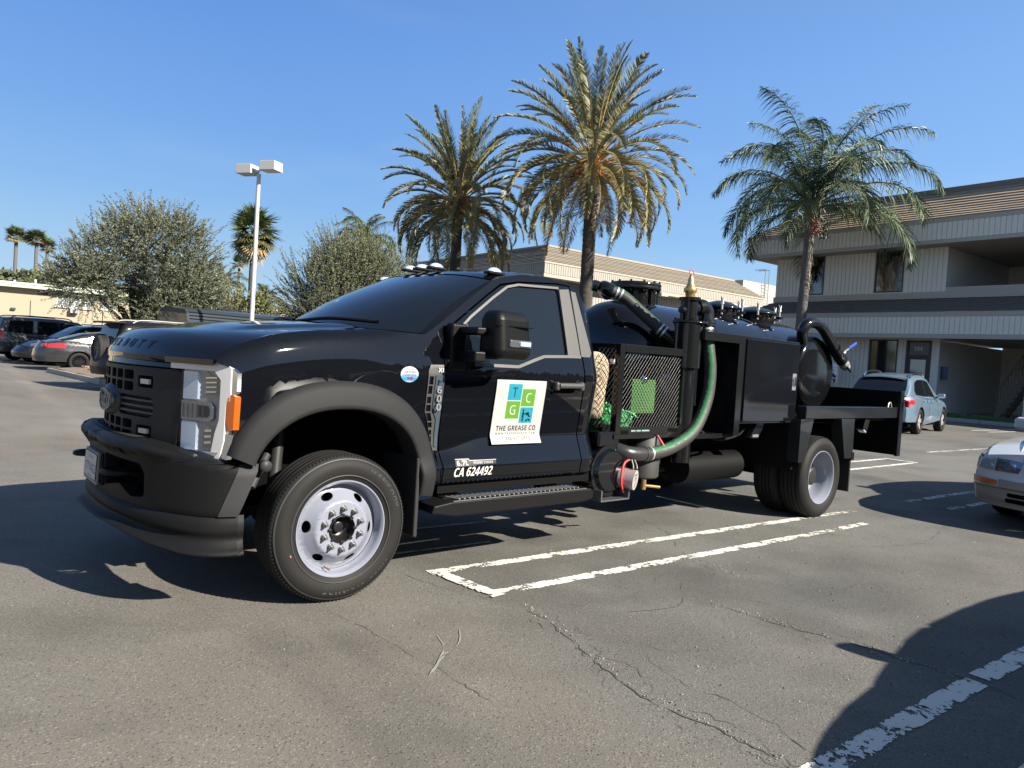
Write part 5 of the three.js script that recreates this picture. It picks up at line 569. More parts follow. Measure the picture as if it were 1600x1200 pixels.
function frontWheel(sg, x, z) {
  const w = sub('wheel', truck, [x, hubY, z]); if (sg < 0) w.rotation.y = Math.PI;
  part('tyre', tyreG, M.rubber, w); const lt = [...curved('HANKOOK', 0.345, 1.0 - 1.5, 0.036, 0.125), ...curved('SMART FLEX', 0.34, -2.2, 0.026, 0.09), ...curved('AH35', 0.342, -3.05, 0.036, 0.12)]; for (const g of lt) g.translate(0, 0, 0.014); part('sidewall_lettering', lt, M.rubberMark, w);
  part('ring', [lathe([[0.392, -0.002], [0.39, 0.004], [0.386, 0.004], [0.384, 0.006]], 'z', 80), lathe([[0.3, 0.0125], [0.298, 0.017], [0.294, 0.015]], 'z', 80)], M.rubberMark, w);
  part('balance_dot', (() => { const g = new THREE.CylinderGeometry(0.007, 0.007, 0.004, 12); g.rotateX(Math.PI / 2); g.translate(-0.298, -0.115, 0.0145); return g; })(), std(0.6, 0.1, 0.05, 0.6), w);
  const zr = (r) => lerpTab([[0.0, 0.008], [0.148, 0.008], [0.156, 0.004], [0.172, -0.014], [0.205, -0.048], [0.222, -0.06], [0.236, -0.062]], r);
  const circ = (r, n, cx = 0, cy = 0, ry = r, rot = 0) => Array.from({ length: n }, (_, i) => { const a = i / n * 6.2832, p = r * Math.cos(a), q = ry * Math.sin(a); return [cx + p * Math.cos(rot) - q * Math.sin(rot), cy + p * Math.sin(rot) + q * Math.cos(rot)]; });
  const holes = [circ(0.079, 36)]; for (let k = 0; k < 6; k++) { const a = (54 + 60 * k) * Math.PI / 180; holes.push(circ(0.019, 18, 0.192 * Math.cos(a), 0.192 * Math.sin(a), 0.034, a)); }
  const rim = sub('rim', w); part('disc', patch(circ(0.237, 72), (a, b) => [a, b, zr(Math.hypot(a, b)) - 0.005], 0.02, holes, [0, 0, -0.012]), M.wheel, w);
  w.remove(rim); part('rim', toCreasedNormals(lathe([[0.236, -0.06], [0.243, -0.05], [0.247, -0.02], [0.252, -0.006], [0.262, 0.004], [0.268, 0.004], [0.27, -0.004], [0.258, -0.02]], 'z', 90), 0.7), M.wheel, w);
  part('wheel_back', lathe([[0.235, -0.1], [0.0, -0.1]], 'z', 30), M.dark, w);
  part('hub', [lathe([[0.079, 0.004], [0.076, 0.012], [0.07, 0.012], [0.068, -0.03], [0.05, -0.035], [0.048, -0.06], [0.0, -0.06]], 'z', 36), lathe([[0.03, -0.04], [0.022, -0.036], [0, -0.036]], 'z', 20), ...Array.from({ length: 8 }, (_, k) => { const g = box(0.022, 0.016, 0.012, 0.075, 0, 0.007, 0.003); g.rotateZ(k * 0.785); return g; })], std(0.02, 0.02, 0.022, 0.35, 0.5), w);
  for (let k = 0; k < 10; k++) { const a = (90 + 36 * k) * Math.PI / 180, cx = 0.113 * Math.cos(a), cy = 0.113 * Math.sin(a); part('lug_nut', [rod([cx, cy, 0.0], [cx, cy, 0.024], 0.0165, 0.0145, 6), rod([cx, cy, 0.02], [cx, cy, 0.042], 0.0085, 0.008, 10), rod([cx, cy, 0.0], [cx, cy, 0.006], 0.019, 0.019, 16)], std(0.22, 0.22, 0.23, 0.35, 0.8), w); }
  part('valve_stem', rod([-0.07, -0.215, -0.05], [-0.06, -0.222, 0.0], 0.006, 0.005), M.brass, w);
}
frontWheel(1, 0, 1.052); frontWheel(-1, 0, -1.052);
for (const sg of [1, -1]) for (const [k, z] of [[0, 1.185], [1, 0.905]]) {
  const w = sub('wheel', truck, [5.226, hubY, sg * z]); if (sg < 0) w.rotation.y = Math.PI; part('tyre', tyreG, M.rubber, w); const lt = k ? [] : [...curved('HANKOOK', 0.345, 0.2, 0.036, 0.125), ...curved('AH35', 0.342, -2.6, 0.036, 0.12)]; for (const g of lt) g.translate(0, 0, 0.014); if (!k) part('sidewall_lettering', lt, M.rubberMark, w);
  part('rim', toCreasedNormals(lathe([[0.258, -0.02], [0.27, -0.004], [0.268, 0.004], [0.262, 0.004], [0.25, -0.01], [0.246, -0.03], [0.232, -0.045], [0.226, -0.09], [0.218, -0.13], [0.21, -0.165], [0.2, -0.178], [0.17, -0.178], [0.155, -0.185], [0.1, -0.185], [0.1, -0.17], [0.09, -0.1], [0.06, -0.09], [0.0, -0.09]], 'z', 80), 0.7), M.wheel, w);
  if (!k) { part('hub', [lathe([[0.098, -0.17], [0.092, -0.096], [0.06, -0.086], [0, -0.085]], 'z', 32)], std(0.03, 0.03, 0.03, 0.5, 0.4), w); for (let q = 0; q < 10; q++) { const a = q * 0.628, cx = 0.125 * Math.cos(a), cy = 0.125 * Math.sin(a); part('lug_nut', rod([cx, cy, -0.186], [cx, cy, -0.15], 0.016, 0.013, 6), M.frame, w); } }
}
// ---- chassis
part('chassis_rail', bb(-0.7, 6.9, 0.58, 0.8, 0.36, 0.44), M.frame, truck); part('chassis_rail', bb(-0.7, 6.9, 0.58, 0.8, -0.44, -0.36), M.frame, truck);
part('axle', [rod([0, 0.40, -0.9], [0, 0.40, 0.9], 0.06), lathe([[0, -0.17], [0.12, -0.13], [0.17, 0], [0.12, 0.13], [0, 0.17]], 'x', 20, [0, 0.4, 0.15])], M.frame, truck);
part('axle', [rod([5.226, 0.408, -1.0], [5.226, 0.408, 1.0], 0.075), lathe([[0, -0.2], [0.14, -0.15], [0.2, 0], [0.14, 0.15], [0, 0.2]], 'x', 20, [5.226, 0.41, 0])], M.frame, truck);
part('drive_shaft', rod([1.6, 0.55, 0], [5.1, 0.45, 0], 0.055), M.frame, truck); part('engine_underside', bb(-0.5, 1.3, 0.42, 0.95, -0.34, 0.34, 0.05), M.frame, truck); part('transmission', bb(1.2, 2.0, 0.4, 0.7, -0.22, 0.22, 0.05), M.frame, truck);
part('fuel_tank', bb(2.9, 4.4, 0.36, 0.72, -0.9, -0.42, 0.05), M.frame, truck); part('air_tank', rod([3.6, 0.5, 0.62], [4.5, 0.5, 0.62], 0.14, 0.14, 20), M.frame, truck);
part('shock_absorber', rod([-0.28, 0.5, 0.75], [-0.2, 1.0, 0.62], 0.035), drk(0.02, 0.5, 0.5), truck); part('sway_link', [rod([-0.42, 0.62, 0.8], [-0.3, 0.78, 0.7], 0.022), lathe([[0, 0], [0.032, 0], [0.032, 0.03], [0, 0.03]], 'z', 14, [-0.36, 0.74, 0.82])], drk(0.03, 0.5, 0.5), truck);
part('leaf_spring', [0, 1, 2, 3].map((k) => tube([[4.5 + k * 0.08, 0.62 - k * 0.015, 0.5], [5.226, 0.5 - k * 0.018, 0.5], [5.95 - k * 0.08, 0.62 - k * 0.015, 0.5]], 0.016, 14, 6)), M.frame, truck);
part('crossmember', [3.1, 4.2, 6.0, 6.8].map((x) => bb(x, x + 0.08, 0.6, 0.8, -0.36, 0.36)), M.frame, truck);
part('splash_guard', [bb(2.2, 4.6, 0.5, 1.0, -0.35, -0.3)], M.dark, truck);
// ---- tank body
{
  const tk = sub('tank', truck);
  part('shell', toCreasedNormals(lathe([[0, 2.93], [0.12, 2.935], [0.25, 2.955], [0.38, 2.995], [0.48, 3.05], [0.56, 3.13], [0.605, 3.22], [0.628, 3.32], [0.63, 3.38], [0.63, 4.3], [0.63, 6.1], [0.628, 6.18], [0.605, 6.28], [0.55, 6.38], [0.45, 6.46], [0.3, 6.52], [0.15, 6.545], [0, 6.55]], 'x', 96, [0, 1.395, 0]), 0.8), M.tankPaint, tk);
  for (const x of [3.36, 4.3, 5.25]) part('weld_seam', lathe([[0.6295, x - 0.012], [0.634, x], [0.6295, x + 0.012]], 'x', 80, [0, 1.395, 0]), M.tankPaint, tk);
  const mh = sub('manhole', truck); part('neck', lathe([[0.2, 1.95], [0.2, 2.14], [0.245, 2.14], [0.25, 2.15], [0.25, 2.165], [0.245, 2.175], [0.25, 2.185], [0.25, 2.2], [0.24, 2.21], [0.1, 2.22], [0, 2.22]], 'y', 48, [3.58, 0, 0]), M.steelBlack, mh); for (let k = 0; k < 12; k++) { const a = k * 0.5236; part('bolt', rod([3.58 + 0.232 * Math.cos(a), 2.12, 0.232 * Math.sin(a)], [3.58 + 0.232 * Math.cos(a), 2.225, 0.232 * Math.sin(a)], 0.011, 0.011, 6), M.frame, mh); } for (const a of [0.9, 1.6, 2.4]) part('stiffener', boxr(0.02, 0.13, 0.04, 3.58 + 0.215 * Math.cos(a), 2.08, 0.215 * Math.sin(a), 0, -a, 0), M.steelBlack, mh);
  for (const [hx, r] of [[5.02, 0.21], [5.72, 0.25]]) { const h = sub('tank_hatch', truck); part('lid', lathe([[r - 0.02, 1.96], [r - 0.02, 2.085], [r + 0.02, 2.09], [r + 0.025, 2.11], [r, 2.125], [r * 0.6, 2.165], [r * 0.2, 2.185], [0, 2.187]], 'y', 40, [hx, 0, 0]), M.steelBlack, h);
    for (let k = 0; k < 6; k++) { const a = 0.35 + k * 1.0472, cx = hx + (r + 0.05) * Math.cos(a), cz = (r + 0.05) * Math.sin(a); const n = part('wing_nut', [rod([cx, 2.02, cz], [cx, 2.16, cz], 0.011, 0.011, 8), rod([cx - 0.005, 2.15, cz], [cx - 0.045, 2.2, cz + 0.012], 0.012, 0.008, 6), rod([cx + 0.005, 2.15, cz], [cx + 0.045, 2.2, cz - 0.012], 0.012, 0.008, 6), rod([cx, 2.13, cz], [cx, 2.155, cz], 0.02, 0.018, 8)], M.zinc, h); part('hold_down_lug', bb(cx - 0.03, cx + 0.03, 2.045, 2.07, cz - 0.03, cz + 0.03, 0.004), M.steelBlack, h); } }
  part('tank_saddle', [3.5, 4.6, 5.9].map((x) => bb(x, x + 0.06, 0.78, 1.05, -0.5, 0.5)), M.frame, truck);
  // rear drum with curved discharge pipe, valve and camlock
  const dz = sub('rear_drum', truck); part('drum', toCreasedNormals(lathe([[0, 0.748], [0.2, 0.747], [0.34, 0.74], [0.39, 0.725], [0.405, 0.70], [0.405, 0.2]], 'z', 64, [5.87, 1.465, 0]).scale(1, 1, 1), 0.9), phy(0.004, 0.0045, 0.005, 0.4, { specularIntensity: 0, clearcoat: 0.8, clearcoatRoughness: 0.08 }), dz);
  part('lid_seam', [bb(5.48, 6.27, 1.362, 1.368, 0.735, 0.7495)], M.dark, dz); part('latch_knob', [rod([6.27, 1.41, 0.7], [6.33, 1.41, 0.72], 0.014), rod([6.33, 1.37, 0.72], [6.33, 1.45, 0.72], 0.014)], M.frame, dz);
  part('discharge_pipe', tube([[5.50, 1.78, 0.74], [5.44, 1.88, 0.76], [5.48, 1.965, 0.78], [5.62, 1.99, 0.8], [5.78, 1.95, 0.8], [5.93, 1.86, 0.8], [6.14, 1.72, 0.8]], 0.056, 48, 18), M.steelBlack, truck);
  const vl = sub('ball_valve', truck); part('body', [rod([6.10, 1.745, 0.8], [6.19, 1.69, 0.8], 0.068), rod([6.19, 1.69, 0.8], [6.25, 1.652, 0.8], 0.062, 0.072, 8), rod([6.25, 1.652, 0.8], [6.31, 1.615, 0.8], 0.066)], M.steelBlack, vl); part('camlock', [rod([6.31, 1.615, 0.8], [6.36, 1.585, 0.8], 0.05, 0.055, 20), rod([6.36, 1.585, 0.8], [6.38, 1.573, 0.8], 0.06, 0.06, 20), rod([6.38, 1.573, 0.8], [6.42, 1.548, 0.8], 0.046, 0.05, 20)], M.zinc, vl); part('camlock_arm', rod([6.34, 1.545, 0.85], [6.42, 1.5, 0.86], 0.012), M.frame, vl); part('stem', rod([6.26, 1.67, 0.82], [6.3, 1.715, 0.83], 0.014), M.zinc, vl); part('lever', boxr(0.2, 0.035, 0.014, 6.48, 1.80, 0.83, 0, 0, 0.36, 0.006), M.bluePlastic, vl, 'blue valve lever'); part('lever_arm', boxr(0.14, 0.02, 0.008, 6.35, 1.745, 0.83, 0, 0, 0.36), M.zinc, vl);
  // side cabinet: open bay at its front, closed box behind
  for (const sg of [1, -1]) { const q = (a, b) => sg > 0 ? [a, b] : [-b, -a]; const cb = sub('side_cabinet', truck);
    part('box_body', bb(3.83, 4.795, 0.952, 1.735, ...q(0.5, 1.085), 0.006), M.steelBlack, cb); part('box_door', bb(3.85, 4.775, 0.972, 1.712, ...q(1.087, 1.103), 0.005), phy(0.004, 0.0045, 0.006, 0.4, { specularIntensity: 0, clearcoat: 1, clearcoatRoughness: 0.06 }), cb);
    part('bay', [bb(3.22, 3.83, 1.66, 1.735, ...q(0.45, 1.09), 0.004), bb(3.74, 3.826, 0.85, 1.66, ...q(0.5, 1.09), 0.004), bb(3.22, 3.74, 0.85, 1.66, ...q(0.45, 0.5)), bb(3.22, 3.82, 0.82, 0.86, ...q(0.45, 1.0), 0.004)], M.steelBlack, cb);
    const lt = sub('latch', cb); part('plate', bb(4.665, 4.735, 1.27, 1.43, ...q(1.1025, 1.108), 0.002), M.satin, lt); part('paddle', [bb(4.685, 4.715, 1.31, 1.40, ...q(1.108, 1.118), 0.003), bb(4.655, 4.675, 1.315, 1.385, ...q(1.104, 1.116), 0.004)], M.chrome, lt);
    part('bay_gauge', [bb(3.62, 3.68, 1.3, 1.37, ...q(0.6, 0.66), 0.005)], std(0.3, 0.3, 0.3, 0.5), cb); part('bay_gearbox', [bb(3.35, 3.6, 0.9, 1.2, ...q(0.52, 0.75), 0.03), rod([3.5, 1.28, sg * 0.6], [3.62, 1.25, sg * 0.65], 0.06)], M.frame, cb);
    part('status_light', bb(3.29, 3.315, 1.33, 1.355, ...q(0.66, 0.68)), std(0.15, 0.3, 0.8, 0.4), cb);
    part('under_bracket', [patch([[4.16, 0.81], [4.28, 0.955], [4.42, 0.955], [4.3, 0.80]], (x, y) => [x, y, sg * 1.0], 0, [], [0, 0, -0.05 * sg])], M.steelBlack, cb); part('under_label', bb(4.2, 4.3, 0.815, 0.84, ...q(1.0, 1.006)), M.satin, cb);
    // deck edge rail, fender stays, mud flap
    part('deck_rail', bb(4.8, 6.93, 1.0, 1.125, ...q(1.1, 1.2), 0.008), phy(0.008, 0.009, 0.0095, 0.4, { specularIntensity: 0.2, clearcoat: 0.8, clearcoatRoughness: 0.1 }), truck);
    const stay = (x0, x1, x2, x3, y) => part('fender_stay', patch([[x0, y], [x1, 0.998], [x2, 0.998], [x3, y]], (x, yy) => [x, yy, sg * 1.195], 0, [], [0, 0, -0.12 * sg]), phy(0.012, 0.0135, 0.014, 0.35, { specularIntensity: 0.4, clearcoat: 0.6 }), truck);
    stay(4.72, 4.72, 4.97, 4.84, 0.58); stay(5.69, 5.56, 5.86, 5.87, 0.58); part('stay_foot', bb(5.84, 5.9, 0.56, 0.64, ...q(1.08, 1.2)), M.frame, truck);
    part('rear_mud_flap', bb(5.84, 5.865, 0.22, 0.6, ...q(0.72, 1.19), 0.01), std(0.01, 0.01, 0.01, 0.7), truck);
    part('wheel_tub', [bb(4.8, 5.84, 0.95, 0.998, ...q(0.5, 1.1)), bb(4.76, 4.8, 0.5, 0.998, ...q(0.5, 1.1))], M.frame, truck);
    part('work_light', [boxr(0.1, 0.14, 0.1, 6.22, 0.93, sg * 1.12, 0, 0, -0.4, 0.01)], M.frame, truck); part('work_light_lens', boxr(0.07, 0.03, 0.07, 6.2, 0.862, sg * 1.13, 0, 0, -0.4, 0.005), M.lens, truck); part('side_marker', bb(5.9, 5.95, 0.935, 0.96, ...q(1.1, 1.15), 0.008), M.amber, truck);
    part('deck_hook', tube([[6.8, 1.125, sg * 1.14], [6.82, 1.165, sg * 1.14], [6.87, 1.17, sg * 1.14], [6.89, 1.125, sg * 1.14]], 0.01, 16, 6), M.zinc, truck); }
  part('deck', bb(4.6, 6.93, 0.96, 1.0, -1.1, 1.1), M.frame, truck); part('deck_front', bb(3.0, 4.8, 0.8, 0.84, -1.05, 0.45), M.frame, truck);
  part('rear_bulkhead', bb(6.94, 6.99, 0.57, 1.31, -1.215, 1.215, 0.006), drk(0.004, 0.5, 0.2), truck); part('bulkhead_edge', bb(6.935, 7.03, 0.56, 1.315, 1.19, 1.225, 0.006), M.steelBlack, truck); part('bulkhead_rib', bb(6.9, 6.94, 0.75, 0.95, 0.78, 0.83), M.steelBlack, truck);
  part('tail_light', bb(7.0, 7.04, 1.13, 1.21, 1.24, 1.29, 0.015), M.red, truck);
}
{ // pump bay between cab and tank: cage, stand pipe, hoses, pump
  const cg = sub('cage', truck), bar = (a, b, c, d, e, f) => bb(a, b, c, d, e, f, 0.004);
  part('cage_frame', [bar(2.3, 2.36, 0.86, 1.57, 0.92, 0.98), bar(3.1, 3.17, 0.86, 1.57, 0.92, 0.98), bar(2.36, 3.1, 1.51, 1.57, 0.92, 0.98), bar(2.36, 3.1, 0.86, 0.93, 0.92, 0.98)], M.steelBlack, cg); part('cage_frame_rear', [bar(2.3, 2.36, 0.86, 1.57, -0.98, -0.92), bar(2.3, 2.36, 1.53, 1.57, -0.92, 0.92), bar(3.1, 3.17, 0.86, 1.57, -0.98, -0.92)], M.steelBlack, cg); part('cage_sill', bb(2.28, 3.18, 0.84, 0.875, 0.4, 0.99), M.steelBlack, cg);
  const strands = (map, w, h, p, k, which = 0) => { const l = []; for (let s = -h; s < w; s += p) { const a = Math.max(0, s), b = Math.min(w, s + h * k); if (b <= a) continue; if (which !== 2) l.push(rod(map(a, (a - s) / k), map(b, (b - s) / k), 0.0024, 0.0024, 4, true)); if (which !== 1) l.push(rod(map(w - a, (a - s) / k), map(w - b, (b - s) / k), 0.0024, 0.0024, 4, true)); } return l; };
  part('mesh_screen', strands((u, v) => [2.36 + u, 0.93 + v, 0.955], 0.74, 0.58, 0.036, 0.8, 1), std(0.09, 0.09, 0.09, 0.4, 0.5), cg).userData.kind = 'stuff'; part('mesh_screen', strands((u, v) => [2.36 + u, 0.93 + v, 0.953], 0.74, 0.58, 0.036, 0.8, 2), M.dark, cg).userData.kind = 'stuff'; part('mesh_screen', strands((u, v) => [2.09 + u, 0.93 + v, 0.945], 0.21, 0.6, 0.045, 0.9), drk(0.006, 0.5, 0.3), cg).userData.kind = 'stuff';
  part('mesh_screen', strands((u, v) => [2.345, 0.93 + v, 0.66 - u], 1.5, 0.6, 0.04, 1.0), std(0.012, 0.012, 0.012, 0.5), cg).userData.kind = 'stuff';
  part('corner_light', bb(2.27, 2.3, 1.41, 1.45, 0.9, 0.94, 0.006), M.white, cg); part('cage_label', bb(2.37, 2.45, 0.872, 0.905, 0.98, 0.9825), M.dark, cg); part('cage_label', bb(2.95, 3.07, 0.885, 0.915, 0.98, 0.9825), M.dark, cg);
  { const tx = canvasTex(256, 32, (c, w, h) => { c.fillStyle = '#0b0b0c'; c.fillRect(0, 0, w, h); c.fillStyle = '#9bb'; c.font = '18px sans-serif'; for (let k = 0; k < 17; k++) if (k !== 4 && k !== 9) c.fillRect(6 + k * 14, 10, 9, 12); }); const g = new THREE.PlaneGeometry(0.24, 0.028); g.translate(2.6, 0.9, 0.9815); part('cage_plate', g, new THREE.MeshStandardMaterial({ map: tx, roughness: 0.5 }), cg); }
  part('chrome_knob', new THREE.SphereGeometry(0.035, 16, 10).translate(2.82, 1.3, 0.8), M.chrome, truck); part('green_panel', bb(2.68, 2.98, 1.02, 1.3, 0.78, 0.8, 0.004), M.greenBox, truck, 'dull green metal panel behind the mesh');
  part('blower', [rod([2.5, 1.25, -0.1], [3.0, 1.25, -0.1], 0.22, 0.22, 24), bb(2.45, 3.05, 0.9, 1.1, -0.4, 0.5, 0.03)], M.frame, truck);
  const sp = sub('stand_pipe', truck); part('pipe', [rod([3.2, 0.62, 0.93], [3.2, 1.8, 0.93], 0.085, 0.085, 28)], M.steelBlack, sp); part('side_pipe', rod([3.36, 1.1, 0.9], [3.36, 1.8, 0.9], 0.035, 0.035, 16), M.satin, sp); part('flange', [lathe([[0, 1.79], [0.15, 1.79], [0.152, 1.8], [0.15, 1.815], [0, 1.815]], 'y', 32, [3.24, 0, 0.92]), ...Array.from({ length: 8 }, (_, k) => rod([3.24 + 0.13 * Math.cos(k * 0.785), 1.77, 0.92 + 0.13 * Math.sin(k * 0.785)], [3.24 + 0.13 * Math.cos(k * 0.785), 1.84, 0.92 + 0.13 * Math.sin(k * 0.785)], 0.01, 0.01, 6))], M.steelBlack, sp); part('trap_body', rod([3.2, 1.42, 0.93], [3.2, 1.79, 0.93], 0.115, 0.115, 28), M.steelBlack, sp);
  part('valve_tee', [rod([3.19, 1.81, 0.93], [3.19, 1.99, 0.93], 0.072, 0.072, 20), rod([3.19, 1.985, 0.93], [3.19, 2.01, 0.93], 0.09, 0.09, 20), rod([3.19, 1.93, 0.93], [3.36, 1.93, 0.93], 0.055, 0.055, 20), rod([3.08, 1.9, 0.93], [3.19, 1.9, 0.93], 0.03)], M.steelBlack, sp);
  const el = tube([[3.3, 1.935, 0.93], [3.36, 1.945, 0.94], [3.40, 1.91, 0.95], [3.405, 1.84, 0.96], [3.405, 1.78, 0.97]], 0.068, 24, 20); part('elbow', [el, rod([3.405, 1.83, 0.962], [3.405, 1.80, 0.966], 0.078, 0.078, 20)], M.steelBlack, sp);
  const rv = sub('relief_valve', truck); part('body', lathe([[0.036, 2.005], [0.04, 2.05], [0.052, 2.055], [0.054, 2.09], [0.04, 2.1], [0.028, 2.13], [0.026, 2.165], [0.016, 2.18], [0.014, 2.2], [0, 2.205]], 'y', 20, [3.19, 0, 0.93]), M.brass, rv, 'brass relief valve'); { const g = new THREE.TorusGeometry(0.02, 0.004, 8, 20); g.rotateY(-0.6); g.translate(3.19, 2.225, 0.93); part('pull_ring', g, std(0.6, 0.08, 0.07, 0.5), rv); }
  // ribbed hoses: black wall, green helix stripe on one flank, paired clamps
  const hose = (pts, r, seg, flank, clamps) => { const h = sub('suction_hose', truck), cv = new THREE.CatmullRomCurve3(pts.map((p) => V3(...p)), false, 'centripetal'), fr = cv.computeFrenetFrames(seg); const l = []; const side = V3(...flank).normalize();
    part('hose_wall', grid(seg, 20, (u, v) => { const i = Math.round(u * seg), p = cv.getPointAt(u), t = cv.getTangentAt(u), n = side.clone().addScaledVector(t, -side.dot(t)).normalize(), b = t.clone().cross(n), a = v * 6.2832, rr2 = r * (1 + 0.045 * (i % 2)); return [p.x + (n.x * Math.cos(a) + b.x * Math.sin(a)) * rr2, p.y + (n.y * Math.cos(a) + b.y * Math.sin(a)) * rr2, p.z + (n.z * Math.cos(a) + b.z * Math.sin(a)) * rr2]; }), M.hoseBlack, h);
    part('green_stripe', grid(seg, 4, (u, v) => { const i = Math.round(u * seg), q = mixf(0.04, 0.96, u), p = cv.getPointAt(q), t = cv.getTangentAt(q), n = side.clone().addScaledVector(t, -side.dot(t)).normalize(), b = t.clone().cross(n), a = (v - 0.5) * (0.5 + 0.5 * hash2(Math.floor(i / 2), 3)) + 0.1 * (hash2(i, 3) - 0.5), rr2 = r * (1.03 + 0.04 * (i % 2)); return [p.x + (n.x * Math.cos(a) + b.x * Math.sin(a)) * rr2, p.y + (n.y * Math.cos(a) + b.y * Math.sin(a)) * rr2, p.z + (n.z * Math.cos(a) + b.z * Math.sin(a)) * rr2]; }), M.hoseGreen, h);
    for (const c of clamps) { const p = cv.getPointAt(c), t = cv.getTangentAt(c).multiplyScalar(0.008); part('hose_clamp', rod(p.clone().sub(t).toArray(), p.clone().add(t).toArray(), r * 1.12, r * 1.12, 24), M.silver, h); } };
  hose([[3.405, 1.80, 0.966], [3.41, 1.6, 1.0], [3.43, 1.4, 1.02], [3.39, 1.15, 1.03], [3.22, 0.9, 1.04], [2.95, 0.77, 1.04], [2.72, 0.725, 1.03], [2.6, 0.72, 1.02]], 0.05, 150, [-0.6, 0.55, 0.55], [0.025, 0.055, 0.955, 0.985]);
  hose([[2.88, 2.06, 0.3], [2.98, 2.01, 0.38], [3.08, 1.9, 0.48], [3.2, 1.75, 0.62], [3.26, 1.68, 0.7]], 0.05, 60, [0.3, 0.8, 0.5], [0.1, 0.16, 0.84, 0.9]);
  part('hose_elbow', [tube([[3.12, 2.06, 0.06], [2.98, 2.085, 0.14], [2.88, 2.085, 0.24], [2.87, 2.065, 0.29], [2.9, 2.05, 0.32]], 0.06, 24, 18), rod([2.84, 2.09, 0.2], [2.8, 2.1, 0.17], 0.05, 0.05, 16)], M.steelBlack, truck); part('hose_elbow', [tube([[3.23, 1.71, 0.66], [3.3, 1.63, 0.76], [3.32, 1.6, 0.84], [3.24, 1.58, 0.92]], 0.062, 24, 18)], M.steelBlack, truck);
  // pump, motorised valve and drain pots below
  const pu = sub('vacuum_pump', truck); part('inlet_elbow', [tube([[2.62, 0.72, 1.02], [2.5, 0.725, 1.02], [2.42, 0.735, 1.0], [2.36, 0.76, 0.92]], 0.056, 20, 18), rod([2.64, 0.718, 1.022], [2.6, 0.72, 1.02], 0.06, 0.06, 20)], std(0.05, 0.05, 0.052, 0.35, 0.5), pu);
  part('body', [rod([2.26, 0.6, 0.75], [2.26, 0.6, 0.98], 0.2, 0.2, 32), rod([2.26, 0.6, 0.98], [2.26, 0.6, 1.01], 0.17, 0.15, 32), bb(2.12, 2.36, 0.78, 0.9, 0.8, 0.98, 0.02), rod([2.26, 0.8, 0.9], [2.26, 0.95, 0.9], 0.05)], M.tankPaint, pu); part('foot', [bb(2.1, 2.42, 0.385, 0.395, 0.8, 1.06), bb(2.1, 2.112, 0.395, 0.47, 0.84, 1.06), bb(2.41, 2.42, 0.395, 0.47, 0.84, 1.06)], std(0.2, 0.2, 0.21, 0.3, 0.7), pu);
  const mo = sub('drive_motor', truck); part('can', rod([2.39, 0.545, 0.98], [2.44, 0.535, 1.09], 0.078, 0.078, 32), std(0.42, 0.33, 0.31, 0.35, 0.5), mo); { const tx = canvasTex(160, 160, (c, w) => { c.fillStyle = '#e8e8e6'; c.fillRect(0, 0, w, w); c.fillStyle = '#222'; c.beginPath(); c.arc(46, 40, 9, 0, 7); c.fill(); for (const [x, y, l, h] of [[62, 34, 60, 10], [44, 58, 78, 5], [50, 68, 66, 4], [48, 78, 70, 4]]) c.fillRect(x, y, l, h); c.fillStyle = '#c8202a'; c.fillRect(70, 92, 52, 26); c.fillStyle = '#fff'; c.font = 'bold 16px sans-serif'; for (const [x, l] of [[78, 6], [88, 12], [104, 10]]) c.fillRect(x, 98, l, 14); c.fillStyle = '#333'; c.fillRect(52, 128, 60, 4); c.fillRect(60, 136, 44, 3); }); const g = new THREE.CircleGeometry(0.077, 32); g.rotateX(0.09); g.rotateY(0.43); g.translate(2.4408, 0.5349, 1.0918); part('label_face', g, new THREE.MeshStandardMaterial({ map: tx, color: new THREE.Color().setRGB(0.42, 0.42, 0.42), roughness: 0.35 }), mo, 'round white motor label'); }
  part('red_cable', tube([[2.44, 0.69, 1.03], [2.36, 0.66, 1.04], [2.325, 0.58, 1.05], [2.33, 0.5, 1.05], [2.37, 0.44, 1.04]], 0.009, 30, 8), M.redWire, truck); part('red_cable', tube([[2.79, 0.86, 1.0], [2.8, 0.82, 1.03], [2.815, 0.77, 1.06]], 0.009, 12, 8), M.redWire, truck); part('earth_strap', [tube([[2.44, 0.69, 1.04], [2.43, 0.64, 1.07], [2.42, 0.62, 1.08]], 0.007, 10, 6), tube([[2.47, 0.69, 1.04], [2.46, 0.64, 1.08], [2.45, 0.62, 1.09]], 0.007, 10, 6)], M.satin, truck);
  part('drain_pot', lathe([[0, 0.5], [0.12, 0.505], [0.135, 0.52], [0.135, 0.85], [0, 0.86]], 'y', 32, [2.8, 0, 0.86]), std(0.03, 0.03, 0.03, 0.6), truck); part('drain_valve', [rod([2.72, 0.5, 0.95], [2.72, 0.42, 0.95], 0.022, 0.022, 6), rod([2.74, 0.45, 0.95], [2.9, 0.43, 0.97], 0.012)], M.brass, truck);
  part('battery_box', bb(3.0, 3.12, 0.58, 0.72, 0.72, 0.8, 0.01), std(0.2, 0.2, 0.2, 0.6), truck); part('filter_bowl', rod([3.36, 0.62, 0.8], [3.36, 0.74, 0.8], 0.05), std(0.1, 0.1, 0.1, 0.5), truck); part('cable_loop', tube([[3.5, 0.88, 0.9], [3.7, 0.8, 0.95], [4.0, 0.84, 0.98], [4.15, 0.9, 0.95]], 0.012, 24, 6), M.frame, truck); part('gear_case', [bb(3.5, 4.4, 0.42, 0.66, 0.1, 0.42, 0.05)], M.frame, truck);
}
